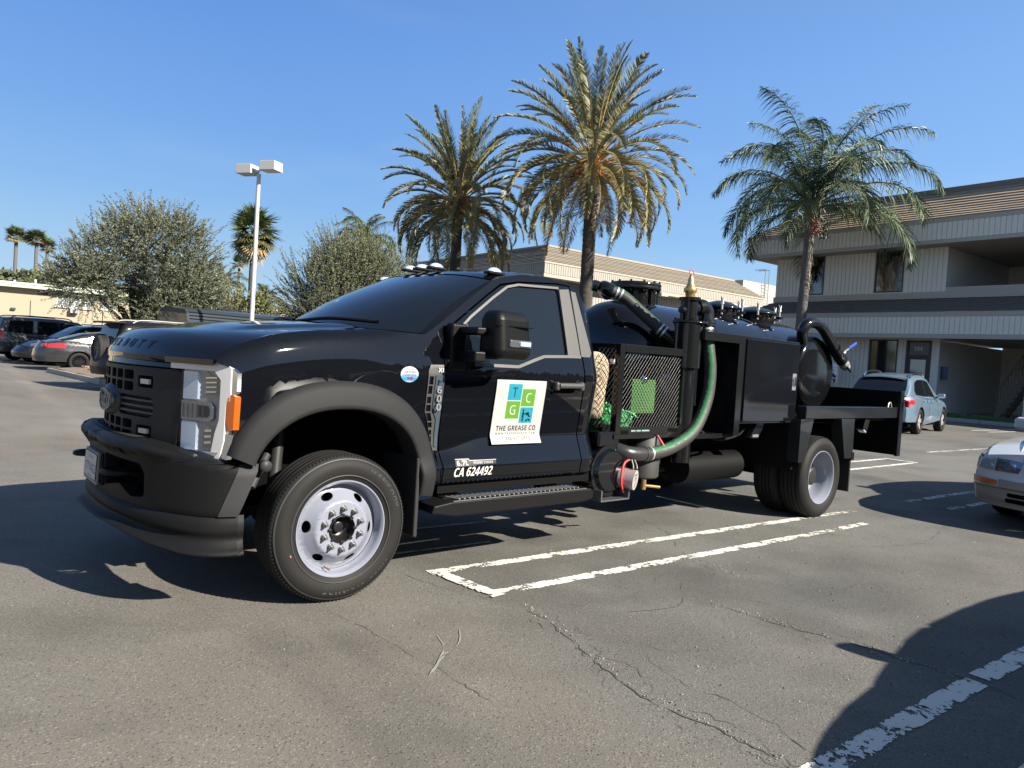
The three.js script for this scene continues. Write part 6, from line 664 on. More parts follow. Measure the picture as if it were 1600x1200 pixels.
// ---- door sign, round clean-idle sticker, registration number, engine badge
{
  const tx = canvasTex(512, 500, (c, w, h) => { c.fillStyle = '#f7f7f5'; c.fillRect(0, 0, w, h); const C = '#27bfe0', G = '#79c43c'; c.fillStyle = C; c.fillRect(122, 30, 138, 128); c.fillRect(270, 214, 136, 126); c.fillStyle = G; c.fillRect(268, 68, 138, 138); c.fillRect(122, 166, 138, 138);
    c.textAlign = 'center'; c.fillStyle = '#123'; c.font = '104px sans-serif'; c.fillText('T', 190, 132); c.fillStyle = '#fff'; c.fillText('C', 338, 174); c.fillText('G', 192, 272);
    c.fillStyle = '#0c1c26'; c.beginPath(); c.arc(306, 238, 9, 0, 7); c.fill(); c.fillRect(297, 250, 19, 42); c.fillRect(297, 292, 8, 34); c.fillRect(308, 292, 8, 34); c.fillRect(314, 262, 34, 8); c.beginPath(); c.ellipse(352, 266, 20, 13, 0, 0, 7); c.fill(); c.beginPath(); c.ellipse(372, 284, 14, 7, 0.4, 0, 7); c.fill(); c.beginPath(); c.ellipse(350, 318, 16, 7, -0.5, 0, 7); c.fill(); c.beginPath(); c.ellipse(376, 316, 12, 8, 0.5, 0, 7); c.fill(); c.fillRect(358, 298, 6, 6); c.fillRect(374, 300, 6, 5);
    c.fillStyle = '#151517'; c.font = 'bold 56px sans-serif'; c.fillText('THE GREASE CO', w / 2, 400); c.font = 'bold 24px sans-serif'; c.fillStyle = '#333'; c.fillText('W W W . T H E G R E A S E C O . C O M', w / 2, 431); c.font = 'bold 42px sans-serif'; c.fillText('1-888-697-6910', w / 2, 476); });
  const door1 = truck.children.find((o) => o.name === 'door');
  const g = grid(16, 24, (u, v) => { const x = mixf(1.085, 1.525, u), y = mixf(0.835, 1.262, v); return [x, y, Math.max(zs(x, y), zs(x, y + 0.02), zs(x, y - 0.02), zs(x, y + 0.04), zs(x, y - 0.04) - 0.002) + 0.005 + 0.004 * sst(0.12, 0, v)]; }); part('magnetic_sign', g, new THREE.MeshStandardMaterial({ map: tx, color: new THREE.Color().setRGB(0.38, 0.38, 0.38), roughness: 0.45, side: THREE.DoubleSide }), door1, 'white magnetic sign with blue and green letter squares');
  const st = canvasTex(256, 200, (c, w, h) => { const q = c.createLinearGradient(0, 0, 0, h); q.addColorStop(0, '#f3f6fa'); q.addColorStop(0.55, '#dfeaf4'); q.addColorStop(0.62, '#7fc3ea'); q.addColorStop(0.85, '#4aa6e0'); q.addColorStop(1, '#e8f2fa'); c.fillStyle = q; c.fillRect(0, 0, w, h); c.textAlign = 'center'; c.fillStyle = '#d33a3a'; c.font = 'bold 22px sans-serif'; c.fillText('CALIFORNIA', w / 2, 44); c.fillStyle = '#1f2c66'; c.font = 'bold 34px sans-serif'; c.fillText('CERTIFIED', w / 2, 84); c.fillText('CLEAN IDLE', w / 2, 120); c.fillStyle = '#c23a52'; c.beginPath(); c.arc(158, 152, 22, 0, 7); c.fill(); c.fillStyle = '#2c5fa8'; c.fillRect(96, 138, 34, 20); });
  const ov = Array.from({ length: 40 }, (_, i) => [0.413 + 0.062 * Math.cos(i / 40 * 6.2832), 1.272 + 0.047 * Math.sin(i / 40 * 6.2832)]); const sg = patch(ov, (x, y) => [x, y, zf(x, y) + 0.004], 0.02); { const U = sg.attributes.uv; for (let i = 0; i < U.count; i++) U.setXY(i, 0.5 + (U.getX(i) - 0.413) / 0.124, 0.5 + (U.getY(i) - 1.272) / 0.094); }
  part('clean_idle_sticker', sg, new THREE.MeshStandardMaterial({ map: st, color: new THREE.Color().setRGB(0.45, 0.45, 0.45), roughness: 0.3, side: THREE.DoubleSide }), truck, 'oval white and blue sticker');
  const rg = text('CA 624492', 0.058, 0.0015, 'sans_bold', 0.76); { rg.computeBoundingBox(); const s = 0.305 / rg.boundingBox.max.x; rg.scale(s, 1, 1); const P = rg.attributes.position; for (let k = 0; k < P.count; k++) { const y = P.getY(k), x = P.getX(k) + y * 0.12 + 0.772; P.setXYZ(k, x, y + 0.642, zs(x, y + 0.642) + 0.002 + P.getZ(k)); } rg.computeVertexNormals(); } part('registration_number', rg, M.white, door1, 'white registration lettering');
  const pb = sub('engine_badge', door1); part('plate', patch([[0.785, 0.706], [0.79, 0.748], [0.89, 0.748], [0.895, 0.738], [1.11, 0.738], [1.11, 0.714], [0.95, 0.712], [0.945, 0.706]], SIDE(1, 0.003), 0.05, [], [0, 0, -0.004]), std(0.01, 0.01, 0.011, 0.4, 0.5), pb);
  const tp = (s, size, x0, y0, sx) => { const q = text(s, size, 0.002, 'sans_bold', sx), P = q.attributes.position; for (let k = 0; k < P.count; k++) { const y = P.getY(k) + y0, x = P.getX(k) + x0; P.setXYZ(k, x, y, zs(x, y) + 0.003 + P.getZ(k)); } q.computeVertexNormals(); part('badge_text', q, M.satin, pb); }; tp('6.7L', 0.03, 0.795, 0.712, 1.15); tp('POWER STROKE', 0.015, 0.925, 0.718, 1.05); part('badge_edge', patch([[0.788, 0.748], [0.79, 0.752], [0.892, 0.752], [0.897, 0.742], [1.112, 0.742], [1.112, 0.738], [0.895, 0.738], [0.89, 0.748]], SIDE(1, 0.005), 0.05), M.satin, pb);
}
// things carried in the cage
{
  const t = thing('cream_sack', 'tall cream sack standing behind the mesh between cab and pump cage', 'sack', [2.225, 0.98, 0.8]);
  const g = lathe([[0, 0], [0.06, 0.005], [0.085, 0.05], [0.09, 0.14], [0.105, 0.24], [0.125, 0.36], [0.12, 0.44], [0.07, 0.5], [0.03, 0.515], [0, 0.52]], 'y', 36); { const P = g.attributes.position; for (let k = 0; k < P.count; k++) { const x = P.getX(k), y = P.getY(k), z = P.getZ(k), n = 1 + 0.3 * (fbm(x * 14 + 3, y * 9 + z * 12, 3) - 0.5); P.setXYZ(k, x * n - 0.02 * Math.sin(y * 5), y, z * n); } g.computeVertexNormals(); } part('sack_body', g, std(0.42, 0.34, 0.24, 0.85), t);
}
{
  const t = thing('green_mesh_bag', 'crumpled bright green mesh bag lying inside the black pump cage', 'bag', [2.5, 0.876, 0.62]);
  const g = new THREE.SphereGeometry(1, 48, 28); const P = g.attributes.position; for (let k = 0; k < P.count; k++) { const v = V3().fromBufferAttribute(P, k), n = 0.8 + 0.5 * (fbm(v.x * 3.1 + 5, v.y * 3.3 + v.z * 2.7, 4) - 0.35); P.setXYZ(k, v.x * 0.33 * n, Math.max(0, 0.075 + v.y * 0.115 * n), v.z * 0.27 * n); } g.computeVertexNormals(); part('bag_body', g, M.greenTarp, t);
  const l = []; for (let k = 0; k < 34; k++) { const a = rnd() * 6.28, r = rr(0.05, 0.26), x = r * Math.cos(a) * 1.2, z = r * Math.sin(a); const y = 0.13 * (1 - (r / 0.32) ** 2) + 0.06; l.push(tube([[x, y, z], [x + rr(-0.05, 0.05), y + rr(0.01, 0.03), z + rr(-0.04, 0.04)], [x + rr(-0.09, 0.09), y - 0.01, z + rr(-0.07, 0.07)]], 0.008, 8, 5)); } part('netting_folds', l, std(0.1, 0.55, 0.2, 0.5), t).userData.kind = 'stuff';
}
// ------------------------------------------------------------------ parked cars: one builder, one profile each. Local frame: nose at x = 0 facing -x, tail at x = L
function car(name, label, pos, ry, s, group) {
  const t = thing(name, label, s.cat || 'car', pos, ry, group), W = s.W / 2, L = s.L, R = s.R, [wa, wb] = s.wheels, fl = s.floor ?? 0.22;
  const belt = (x) => smoothTab(s.belt, x), plan = (x) => W * (1 - s.nose * Math.pow(clamp(1 - x / s.nl), 2.4) - s.tail * Math.pow(clamp(1 - (L - x) / s.tl), 2.4));
  const sec = (x, y) => { const b = belt(x), k = clamp((y - fl) / (b - fl)); return lerpTab([[0, 0.93], [0.12, 0.975], [0.35, 1.0], [0.6, 0.998], [0.68, 0.985], [0.85, 0.965], [0.95, 0.93], [1, 0.86]], k); };
  const Z = (x, y) => plan(x) * sec(x, y), side = (sg, d = 0) => (x, y) => [x, y, sg * (Z(x, y) + d)];
  const bot = (x) => fl + 0.14 * sst(0.5, 0, x) * 0.4 + 0.2 * sst(L - 0.7, L, x) * 0.6;
  const archP = (c, r, n = 14) => Array.from({ length: n + 1 }, (_, i) => { const a = Math.PI - i / n * Math.PI; return [c + r * Math.cos(a), Math.max(fl, R + r * Math.sin(a) * 1.02)]; });
  const out = [[0, bot(0)], [wa - R - 0.09, bot(wa - R - 0.09)], ...archP(wa, R + 0.055), [wb - R - 0.06, fl], ...archP(wb, R + 0.055), [L - 0.05, bot(L)], [L, bot(L) + 0.03]]; for (let i = 40; i >= 0; i--) { const x = L * i / 40; out.push([x, belt(x)]); }
  const body = []; for (const sg of [1, -1]) body.push(patch(out, side(sg), 0.12));
  body.push(grid(14, 44, (u, v) => { const x = L * v, w = u * 2 - 1, z = Z(x, belt(x)) * w; return [x, belt(x) + (s.crown ?? 0.05) * (1 - w * w), z]; }));
  const end = (x0, dir, bow, prof) => grid(22, 12, (u, v) => { const w = u * 2 - 1, y0 = bot(x0), y = mixf(y0, belt(x0) + (s.crown ?? 0.05) * (1 - w * w) * v, v); return [x0 + dir * bow * (1 - Math.pow(Math.abs(w), 2.6)) * lerpTab(prof, v), y, Z(x0, mixf(y0, belt(x0), v)) * w]; });
  const fp = s.fprof || [[0, 0.8], [0.2, 1], [0.55, 1], [1, 0.35]], rp = s.rprof || [[0, 0.8], [0.25, 1], [0.6, 0.85], [1, 0.3]];
  body.push(end(0, -1, s.fbow ?? 0.16, fp), end(L, 1, s.rbow ?? 0.12, rp));
  part('body', body, s.paint, t);
  part('wheel_well', [wa, wb].map((c) => bb(c - R - 0.05, c + R + 0.05, fl + 0.02, R * 2 + 0.03, -W * 0.9, W * 0.9)), M.dark, t); part('underbody', bb(0.3, L - 0.3, fl - 0.02, fl + 0.2, -W * 0.85, W * 0.85), M.dark, t);
  // cabin
  const rf = (x) => smoothTab(s.roof, x), x0 = s.roof[0][0], x1 = s.roof[s.roof.length - 1][0], ln = s.lean ?? 0.3, zc = (x, y) => Math.min(Z(x, belt(x)) + 0.015, W * 0.93) - ln * Math.max(0, y - belt(x));
  part('cabin', grid(26, 50, (u, v) => { const x = mixf(x0, x1, v), w = u * 2 - 1, a = Math.abs(w), yb = belt(x) - 0.02, yr = Math.max(yb + 0.005, rf(x)), ze = zc(x, yr); let y, z; if (a > 0.62) { const k = (1 - a) / 0.38; y = mixf(yb, yr - 0.03, k); z = zc(x, y); } else { const k = a / 0.62; y = yr + (s.rcrown ?? 0.04) * Math.min(1, (yr - yb) / 0.3) * (1 - k * k) - 0.03 * Math.pow(k, 6); z = ze * Math.min(1, k * 0.985); } return [x, y, z * Math.sign(w || 1)]; }), s.roofPaint || s.paint, t);
  for (const sg of [1, -1]) for (const pn of s.panes) part('side_window', patch(roundPoly(pn, 0.04), (x, y) => [x, y, sg * (zc(x, y) + 0.008)], 0.15), s.glass || M.glass, t);
  const scr = (xa, xb, ins, n) => part(n, grid(16, 10, (u, v) => { const x = mixf(xa, xb, v), w = (u * 2 - 1), yr = rf(x), ze = zc(x, yr) * 0.985 - ins; return [x - (xa < xb ? 1 : -1) * 0.012, yr + (s.rcrown ?? 0.04) * Math.min(1, (yr - belt(x)) / 0.3) * (1 - w * w) + 0.012, ze * w]; }), s.glass || M.glass, t);
  scr(s.ws[0], s.ws[1], 0.06, 'windshield'); scr(s.rs[0], s.rs[1], 0.06, 'rear_window');
  for (const sg of [1, -1]) { for (const x of s.seams) part('door_seam', patch([[x, fl + 0.1], [x + 0.012, fl + 0.1], [x + 0.012, belt(x) - 0.02], [x, belt(x) - 0.02]], side(sg, 0.002), 0.15), M.dark, t); for (const x of s.handles) part('door_handle', rod([x, belt(x) - 0.13, sg * (Z(x, belt(x) - 0.13) + 0.012)], [x + 0.17, belt(x) - 0.13, sg * (Z(x, belt(x) - 0.13) + 0.012)], 0.015, 0.015, 8), s.handleM || s.paint, t);
    const mx = s.mirror, my = belt(mx) + 0.09; const m = sub('wing_mirror', t); { const g = new RoundedBoxGeometry(0.13, 0.15, 0.21, 3, 0.05); g.translate(mx, my, sg * (W + (s.mw ?? 0.06))); part('housing', g, s.mirrorM || s.paint, m); part('stalk', rod([mx + 0.03, my - 0.06, sg * (W - 0.1)], [mx + 0.01, my - 0.03, sg * (W + 0.02)], 0.025), M.mirrorBlack, m); part('glass', bb(mx + 0.064, mx + 0.069, my - 0.055, my + 0.055, ...(sg > 0 ? [W + (s.mw ?? 0.06) - 0.08, W + (s.mw ?? 0.06) + 0.08] : [-W - (s.mw ?? 0.06) - 0.08, -W - (s.mw ?? 0.06) + 0.08])), M.chrome, m); }
    if (s.cladding) part('cladding', patch([[wa + R + 0.06, fl], [wb - R - 0.06, fl], [wb - R - 0.06, fl + 0.13], [wa + R + 0.06, fl + 0.13]], side(sg, 0.008), 0.2), M.plastic, t);
    if (s.rails) part('roof_rail', tube([[s.rails[0], rf(s.rails[0]) + 0.0, sg * (zc(s.rails[0], rf(s.rails[0])) - 0.05)], [s.rails[0] + 0.12, rf(s.rails[0] + 0.12) + 0.06, sg * (zc(s.rails[0], rf(s.rails[0])) - 0.06)], [(s.rails[0] + s.rails[1]) / 2, rf((s.rails[0] + s.rails[1]) / 2) + 0.075, sg * (zc(2, rf(2)) - 0.05)], [s.rails[1] - 0.12, rf(s.rails[1] - 0.12) + 0.06, sg * (zc(s.rails[1], rf(s.rails[1])) - 0.06)], [s.rails[1], rf(s.rails[1]) + 0.0, sg * (zc(s.rails[1], rf(s.rails[1])) - 0.05)]], 0.022, 30, 8), s.railM || M.silver, t);
    if (s.headlight) part('headlight', patch(roundPoly(s.headlight, 0.03), side(sg, 0.006), 0.06, [], [0, 0, -0.03 * sg]), M.lensDark, t); if (s.taillight) part('tail_light', patch(roundPoly(s.taillight, 0.02), side(sg, 0.008), 0.06, [], [0, 0, -0.03 * sg]), M.red, t); }
  const FXe = (z, y) => { const k = clamp((y - bot(0)) / (belt(0) - bot(0))), w = clamp(z / Math.max(0.1, Z(0, y)), -1, 1); return -(s.fbow ?? 0.16) * (1 - Math.pow(Math.abs(w), 2.6)) * lerpTab(fp, k); }, RXe = (z, y) => { const k = clamp((y - bot(L)) / (belt(L) - bot(L))), w = clamp(z / Math.max(0.1, Z(L, y)), -1, 1); return L + (s.rbow ?? 0.12) * (1 - Math.pow(Math.abs(w), 2.6)) * lerpTab(rp, k); };
  t.userData.front = 0; delete t.userData.front;
  for (const [n, pts, m, d] of s.front || []) part(n, patch(pts, (z, y) => [FXe(z, y) - d, y, z], 0.06, [], [0.03, 0, 0]), m, t); for (const [n, pts, m, d] of s.rear || []) part(n, patch(pts, (z, y) => [RXe(z, y) + d, y, z], 0.06, [], [-0.03, 0, 0]), m, t);
  // wheels
  const tp = [[R * 0.66, -0.01], [R * 0.7, 0.004], [R * 0.86, 0.01], [R * 0.96, -0.004], [R, -0.03], [R, -0.18], [R * 0.96, -0.205], [R * 0.66, -0.2]], tg = toCreasedNormals(lathe(tp, 'z', 40), 0.7), rg = toCreasedNormals(lathe([[R * 0.66, -0.012], [R * 0.64, 0.0], [R * 0.61, -0.01], [R * 0.59, -0.06], [R * 0.57, -0.1], [0, -0.1]], 'z', 40), 0.6);
  const n = s.spokes || 5, sp = []; for (let k = 0; k < n; k++) { const a = k / n * 6.2832, w = s.spokeW ?? 0.05; const q = shapeEx([[-w * 0.55, R * 0.1], [-w * 0.8, R * 0.62], [w * 0.8, R * 0.62], [w * 0.55, R * 0.1]], 0.02, 0.004); q.translate(0, 0, -0.045); q.rotateZ(a); sp.push(q); } sp.push(rod([0, 0, -0.05], [0, 0, -0.012], R * 0.19, R * 0.15, 20));
  for (const sg of [1, -1]) for (const c of [wa, wb]) { const w = sub('wheel', t, [c, R, sg * (W - 0.015)]); if (sg < 0) w.rotation.y = Math.PI; w.rotation.z = 0.3 * c; part('tyre', tg, M.rubber, w); part('rim', rg, s.rimBack || M.frame, w); part('spokes', sp, s.rim || M.silver, w); }
  return { t, belt, Z, side, rf, zc };
}
const rectP = (a, b, c, d, r = 0.015) => roundPoly([[a, c], [a, d], [b, d], [b, c]], r, 3);
const both = (n, pts, m, d) => [[n, pts, m, d], [n, pts.map(([z, y]) => [-z, y]).reverse(), m, d]];
// blue crossover seen from behind, beyond the truck's tail
{
  const bl = carPaint(0.13, 0.2, 0.27, 0.35), P = S(25.0, 0, -6.0);
  const c = car('parked_crossover', 'light blue crossover with chrome roof rails, seen from behind its dark rear window', [...S(23.55, 0, -6.1)], Math.PI + 0.12, { cat: 'car', L: 4.75, W: 1.86, R: 0.36, wheels: [0.95, 3.68], nose: 0.2, nl: 0.9, tail: 0.13, tl: 0.6, floor: 0.24, paint: bl,
    belt: [[0, 0.66], [0.3, 0.86], [1.2, 1.0], [2, 1.02], [3.6, 1.07], [4.4, 1.1], [4.75, 1.0]], roof: [[1.1, 1.0], [1.6, 1.3], [2.15, 1.62], [2.7, 1.69], [3.4, 1.66], [3.95, 1.57], [4.62, 1.1]], ws: [1.25, 2.1], rs: [4.56, 4.02], panes: [[[1.75, 1.07], [2.25, 1.5], [2.75, 1.56], [2.75, 1.07]], [[2.8, 1.07], [2.8, 1.56], [3.4, 1.54], [3.75, 1.46], [3.95, 1.24], [3.9, 1.12]]], seams: [1.7, 2.77, 3.6], handles: [2.45, 3.3], mirror: 1.75, rails: [2.25, 3.9], railM: M.chrome, spokes: 5, spokeW: 0.075, rim: M.silver, headlight: [[0.06, 0.68], [0.2, 0.8], [0.6, 0.88], [0.5, 0.76]], taillight: [[4.35, 0.85], [4.35, 0.98], [4.72, 0.96], [4.72, 0.86]],
    rear: [...both('tail_light', [[0.5, 0.87], [0.5, 0.97], [0.78, 0.98], [0.78, 0.86]], M.red, 0.008), ['license_plate', rectP(-0.16, 0.16, 0.74, 0.86), M.white, 0.01], ['rear_bumper_trim', rectP(-0.7, 0.7, 0.38, 0.48), M.plastic, 0.008]] });
  part('rear_spoiler', grid(16, 2, (u, v) => { const z = (u * 2 - 1) * 0.58; return [4.0 + 0.2 * v, 1.60 - 0.03 * v - 0.05 * (u * 2 - 1) ** 2, z]; }), bl, c.t); part('rear_wiper', rod([4.5, 1.2, 0], [4.3, 1.38, 0.25], 0.008), M.dark, c.t);
}
// white saloon at the right edge, only its nose corner in view
{
  const wp = phy(0.5, 0.5, 0.49, 0.4, { specularIntensity: 0.3, clearcoat: 1, clearcoatRoughness: 0.03 }), lower = std(0.22, 0.205, 0.18, 0.45), slat = (y) => ['grille_slat', rectP(-0.24, 0.24, y, y + 0.012, 0.003), M.satin, 0.022];
  const hl = phy(0.16, 0.19, 0.22, 0.08, { clearcoat: 1, metalness: 0.5 });
  const c = car('parked_saloon', 'older white saloon with wide headlights and two-tone bumper at the right edge', [6.74, 0, 2.84], -0.1, { L: 5.0, W: 1.83, R: 0.33, wheels: [0.98, 3.8], nose: 0.15, nl: 0.7, tail: 0.1, tl: 0.6, floor: 0.2, paint: wp, fbow: 0.2, fprof: [[0, 0.8], [0.12, 1.0], [0.3, 1.02], [0.5, 1.06], [0.56, 0.86], [0.8, 0.7], [1, 0.55]], crown: 0.055,
    belt: [[0, 0.72], [0.12, 0.745], [0.5, 0.82], [1.3, 0.9], [2.0, 0.93], [3.4, 0.95], [4.5, 0.96], [5.0, 0.9]], roof: [[1.25, 0.92], [1.8, 1.2], [2.25, 1.37], [2.8, 1.4], [3.4, 1.36], [4.2, 0.98]], ws: [1.38, 2.15], rs: [4.1, 3.5], panes: [[[1.75, 0.97], [2.3, 1.3], [2.75, 1.33], [2.75, 0.97]], [[2.8, 0.97], [2.8, 1.33], [3.35, 1.28], [3.7, 1.0]]], seams: [1.5, 2.77], handles: [2.5, 3.4], mirror: 1.72, spokes: 7, rim: M.silver,
    headlight: null, taillight: [[4.6, 0.75], [4.6, 0.88], [4.98, 0.86], [4.98, 0.76]],
    front: [...both('headlight', [[0.33, 0.575], [0.29, 0.69], [0.56, 0.705], [0.56, 0.575]], hl, 0.012), ...both('corner_lamp', [[0.575, 0.575], [0.575, 0.705], [0.70, 0.695], [0.73, 0.585]], phy(0.3, 0.36, 0.42, 0.08, { clearcoat: 1, metalness: 0.3 }), 0.012), ...both('headlight_reflector', [[0.36, 0.6], [0.36, 0.66], [0.43, 0.66], [0.43, 0.6]], M.chrome, 0.016), ...both('headlight_reflector', [[0.47, 0.6], [0.47, 0.67], [0.54, 0.67], [0.54, 0.6]], M.lensDark, 0.016), ...both('turn_signal', [[0.52, 0.425], [0.52, 0.485], [0.755, 0.49], [0.76, 0.435]], phy(0.4, 0.1, 0.025, 0.2, { clearcoat: 1 }), 0.015),
      ['lower_bumper', [[-0.73, 0.22], [-0.755, 0.405], [0.755, 0.405], [0.73, 0.22]], lower, 0.012], ['bumper_rub_strip', [[-0.755, 0.405], [-0.755, 0.413], [0.755, 0.413], [0.755, 0.405]], std(0.1, 0.095, 0.085, 0.5), 0.018], ['bumper_band', [[-0.5, 0.42], [-0.5, 0.5], [0.5, 0.5], [0.5, 0.42]], std(0.24, 0.225, 0.2, 0.4), 0.012], ['air_intake', rectP(-0.4, 0.4, 0.335, 0.375), M.dark, 0.016], ['air_intake', rectP(-0.42, 0.42, 0.275, 0.32), M.dark, 0.016], ['bumper_crease', rectP(0.45, 0.8, 0.315, 0.325, 0.002), M.frame, 0.014],
      ['grille', [[-0.25, 0.56], [-0.29, 0.71], [0.29, 0.71], [0.25, 0.56]], M.dark, 0.012], ...[0.575, 0.605, 0.635, 0.665].map(slat), ['grille_surround', [[-0.265, 0.55], [-0.305, 0.725], [0.305, 0.725], [0.265, 0.55], [0.25, 0.56], [0.29, 0.712], [-0.29, 0.712], [-0.25, 0.56]], M.chrome, 0.02]] });
  for (const sg of [1, -1]) { part('corner_lamp_wrap', patch([[0.0, 0.585], [0.01, 0.695], [0.2, 0.71], [0.17, 0.6]], c.side(sg, 0.008), 0.06, [], [0, 0, -0.02 * sg]), phy(0.3, 0.36, 0.42, 0.08, { clearcoat: 1, metalness: 0.3 }), c.t); part('turn_signal_wrap', patch([[0, 0.435], [0, 0.49], [0.09, 0.49], [0.08, 0.435]], c.side(sg, 0.01), 0.06, [], [0, 0, -0.02 * sg]), phy(0.4, 0.1, 0.025, 0.2, { clearcoat: 1 }), c.t); part('lower_bumper_wrap', patch([[0, 0.24], [0, 0.405], [0.52, 0.405], [0.52, 0.24]], c.side(sg, 0.006), 0.1), lower, c.t); part('hood_crease', tube([[0.05, 0.752, sg * 0.4], [0.5, 0.868, sg * 0.5], [1.2, 0.945, sg * 0.62]], 0.012, 20, 6), wp, c.t); }
}
// car left of the photographer's shoulder: out of frame, its shadow falls across the lower right corner
car('neighbouring_car', 'silver car beside the photographer whose shadow crosses the lower right corner', [0.6, 0, 5.6], 0.02, { L: 4.7, W: 1.86, mw: -0.12, R: 0.34, wheels: [0.95, 3.7], nose: 0.06, nl: 0.6, tail: 0.12, tl: 0.6, lean: 0.95, paint: carPaint(0.3, 0.31, 0.32, 0.3), belt: [[0, 0.7], [0.3, 0.84], [1.2, 0.98], [2, 1.0], [3.6, 1.0], [4.7, 0.93]], roof: [[1.4, 0.98], [1.9, 1.14], [2.4, 1.27], [2.9, 1.31], [3.5, 1.27], [4.4, 1.01]], ws: [1.5, 2.3], rs: [4.3, 3.6], mirror: 1.98, panes: [[[1.95, 1.03], [2.4, 1.2], [2.75, 1.24], [2.75, 1.03]], [[2.8, 1.03], [2.8, 1.24], [3.4, 1.2], [3.7, 1.04]]], seams: [1.6, 2.77], handles: [2.4, 3.3], headlight: [[0.06, 0.68], [0.2, 0.78], [0.6, 0.86], [0.5, 0.74]], taillight: [[4.35, 0.85], [4.35, 0.98], [4.68, 0.96], [4.68, 0.86]] });
// row of cars parked at the left
const suv = { L: 5.3, W: 2.04, R: 0.4, wheels: [1.0, 4.07], nose: 0.12, nl: 0.8, tail: 0.08, tl: 0.4, floor: 0.3 };
car('parked_suv', 'long grey three-row SUV with silver rear pillar at the far left', [...S(4.6, 0, -34.6)], Math.PI - PHI + 0.28, { ...suv, cat: 'suv', paint: carPaint(0.05, 0.05, 0.056, 0.4), belt: [[0, 0.95], [0.3, 1.08], [1.4, 1.15], [2.2, 1.17], [5.0, 1.2], [5.3, 1.15]], roof: [[1.3, 1.15], [1.75, 1.5], [2.2, 1.82], [2.9, 1.9], [4.4, 1.88], [5.0, 1.82], [5.26, 1.2]], ws: [1.42, 2.15], rs: [5.22, 5.02], lean: 0.22, panes: [[[1.85, 1.2], [2.3, 1.7], [2.95, 1.75], [2.95, 1.2]], [[3.0, 1.2], [3.0, 1.75], [3.75, 1.75], [3.85, 1.2]], [[4.05, 1.22], [3.98, 1.75], [4.85, 1.72], [4.98, 1.25]]], seams: [1.75, 2.98, 3.9], handles: [2.6, 3.6], mirror: 1.85, rails: [2.4, 4.8], railM: M.frame, rim: M.silver, headlight: [[0.05, 0.9], [0.1, 1.0], [0.5, 1.04], [0.4, 0.93]], taillight: [[5.12, 0.95], [5.12, 1.3], [5.29, 1.28], [5.29, 0.95]] });
part('bright_pillar', [bb(3.86, 3.98, 1.2, 1.76, 0.82, 0.87), bb(3.86, 3.98, 1.2, 1.76, -0.87, -0.82)], M.silver, scene.children[scene.children.length - 1]);
car('parked_crossover', 'black crossover with white multi-spoke wheels facing the lane at left', [...S(0.45, 0, -30.0)], -PHI + 0.3, { cat: 'car', L: 4.9, W: 1.88, R: 0.37, wheels: [0.98, 3.78], nose: 0.28, nl: 0.9, fbow: 0.3, tail: 0.12, tl: 0.6, floor: 0.24, paint: carPaint(0.006, 0.006, 0.007), belt: [[0, 0.7], [0.3, 0.92], [1.2, 1.04], [2, 1.07], [4.4, 1.12], [4.9, 1.02]], roof: [[1.0, 1.03], [1.6, 1.38], [2.1, 1.62], [2.7, 1.68], [3.9, 1.62], [4.75, 1.12]], ws: [1.12, 2.0], rs: [4.65, 4.0], panes: [[[1.7, 1.12], [2.2, 1.5], [2.75, 1.56], [2.75, 1.12]], [[2.8, 1.12], [2.8, 1.56], [3.6, 1.54], [4.1, 1.2]]], glass: phy(0.05, 0.065, 0.07, 0.04), seams: [1.6, 2.77], handles: [2.4, 3.4], mirror: 1.7, rails: [2.3, 4.0], spokes: 10, spokeW: 0.03, rim: std(0.6, 0.6, 0.62, 0.35, 0.3), headlight: [[0.04, 0.74], [0.08, 0.86], [0.62, 0.96], [0.5, 0.84]], taillight: [[4.5, 0.9], [4.5, 1.02], [4.87, 1.0], [4.87, 0.9]] });
car('parked_sedan', 'dark grey sedan with black wheels and red tail lamp in the left row', [...S(5.35, 0, -26.3)], Math.PI - PHI + 0.1, { L: 4.6, W: 1.8, R: 0.34, wheels: [0.9, 3.6], nose: 0.2, nl: 0.9, tail: 0.24, tl: 0.8, rbow: 0.28, floor: 0.2, paint: carPaint(0.03, 0.03, 0.033, 0.3), belt: [[0, 0.66], [0.3, 0.8], [1.2, 0.95], [2, 0.99], [3.4, 1.04], [4.2, 1.07], [4.6, 0.98]], roof: [[0.95, 0.95], [1.5, 1.22], [2.0, 1.41], [2.5, 1.44], [3.2, 1.36], [4.2, 1.09]], ws: [1.1, 1.9], rs: [4.1, 3.3], panes: [[[1.6, 1.03], [2.1, 1.33], [2.55, 1.37], [2.55, 1.03]], [[2.6, 1.03], [2.6, 1.37], [3.1, 1.3], [3.6, 1.1], [3.55, 1.05]]], seams: [1.5, 2.57, 3.3], handles: [2.3, 3.15], mirror: 1.6, spokes: 14, spokeW: 0.022, rim: M.mirrorBlack, headlight: [[0.04, 0.68], [0.08, 0.76], [0.6, 0.86], [0.5, 0.76]], taillight: [[4.05, 0.82], [4.0, 0.93], [4.2, 1.0], [4.58, 0.93], [4.56, 0.82]], rear: [...both('tail_light', [[0.42, 0.84], [0.42, 0.94], [0.72, 0.96], [0.72, 0.84]], M.red, 0.01)] });
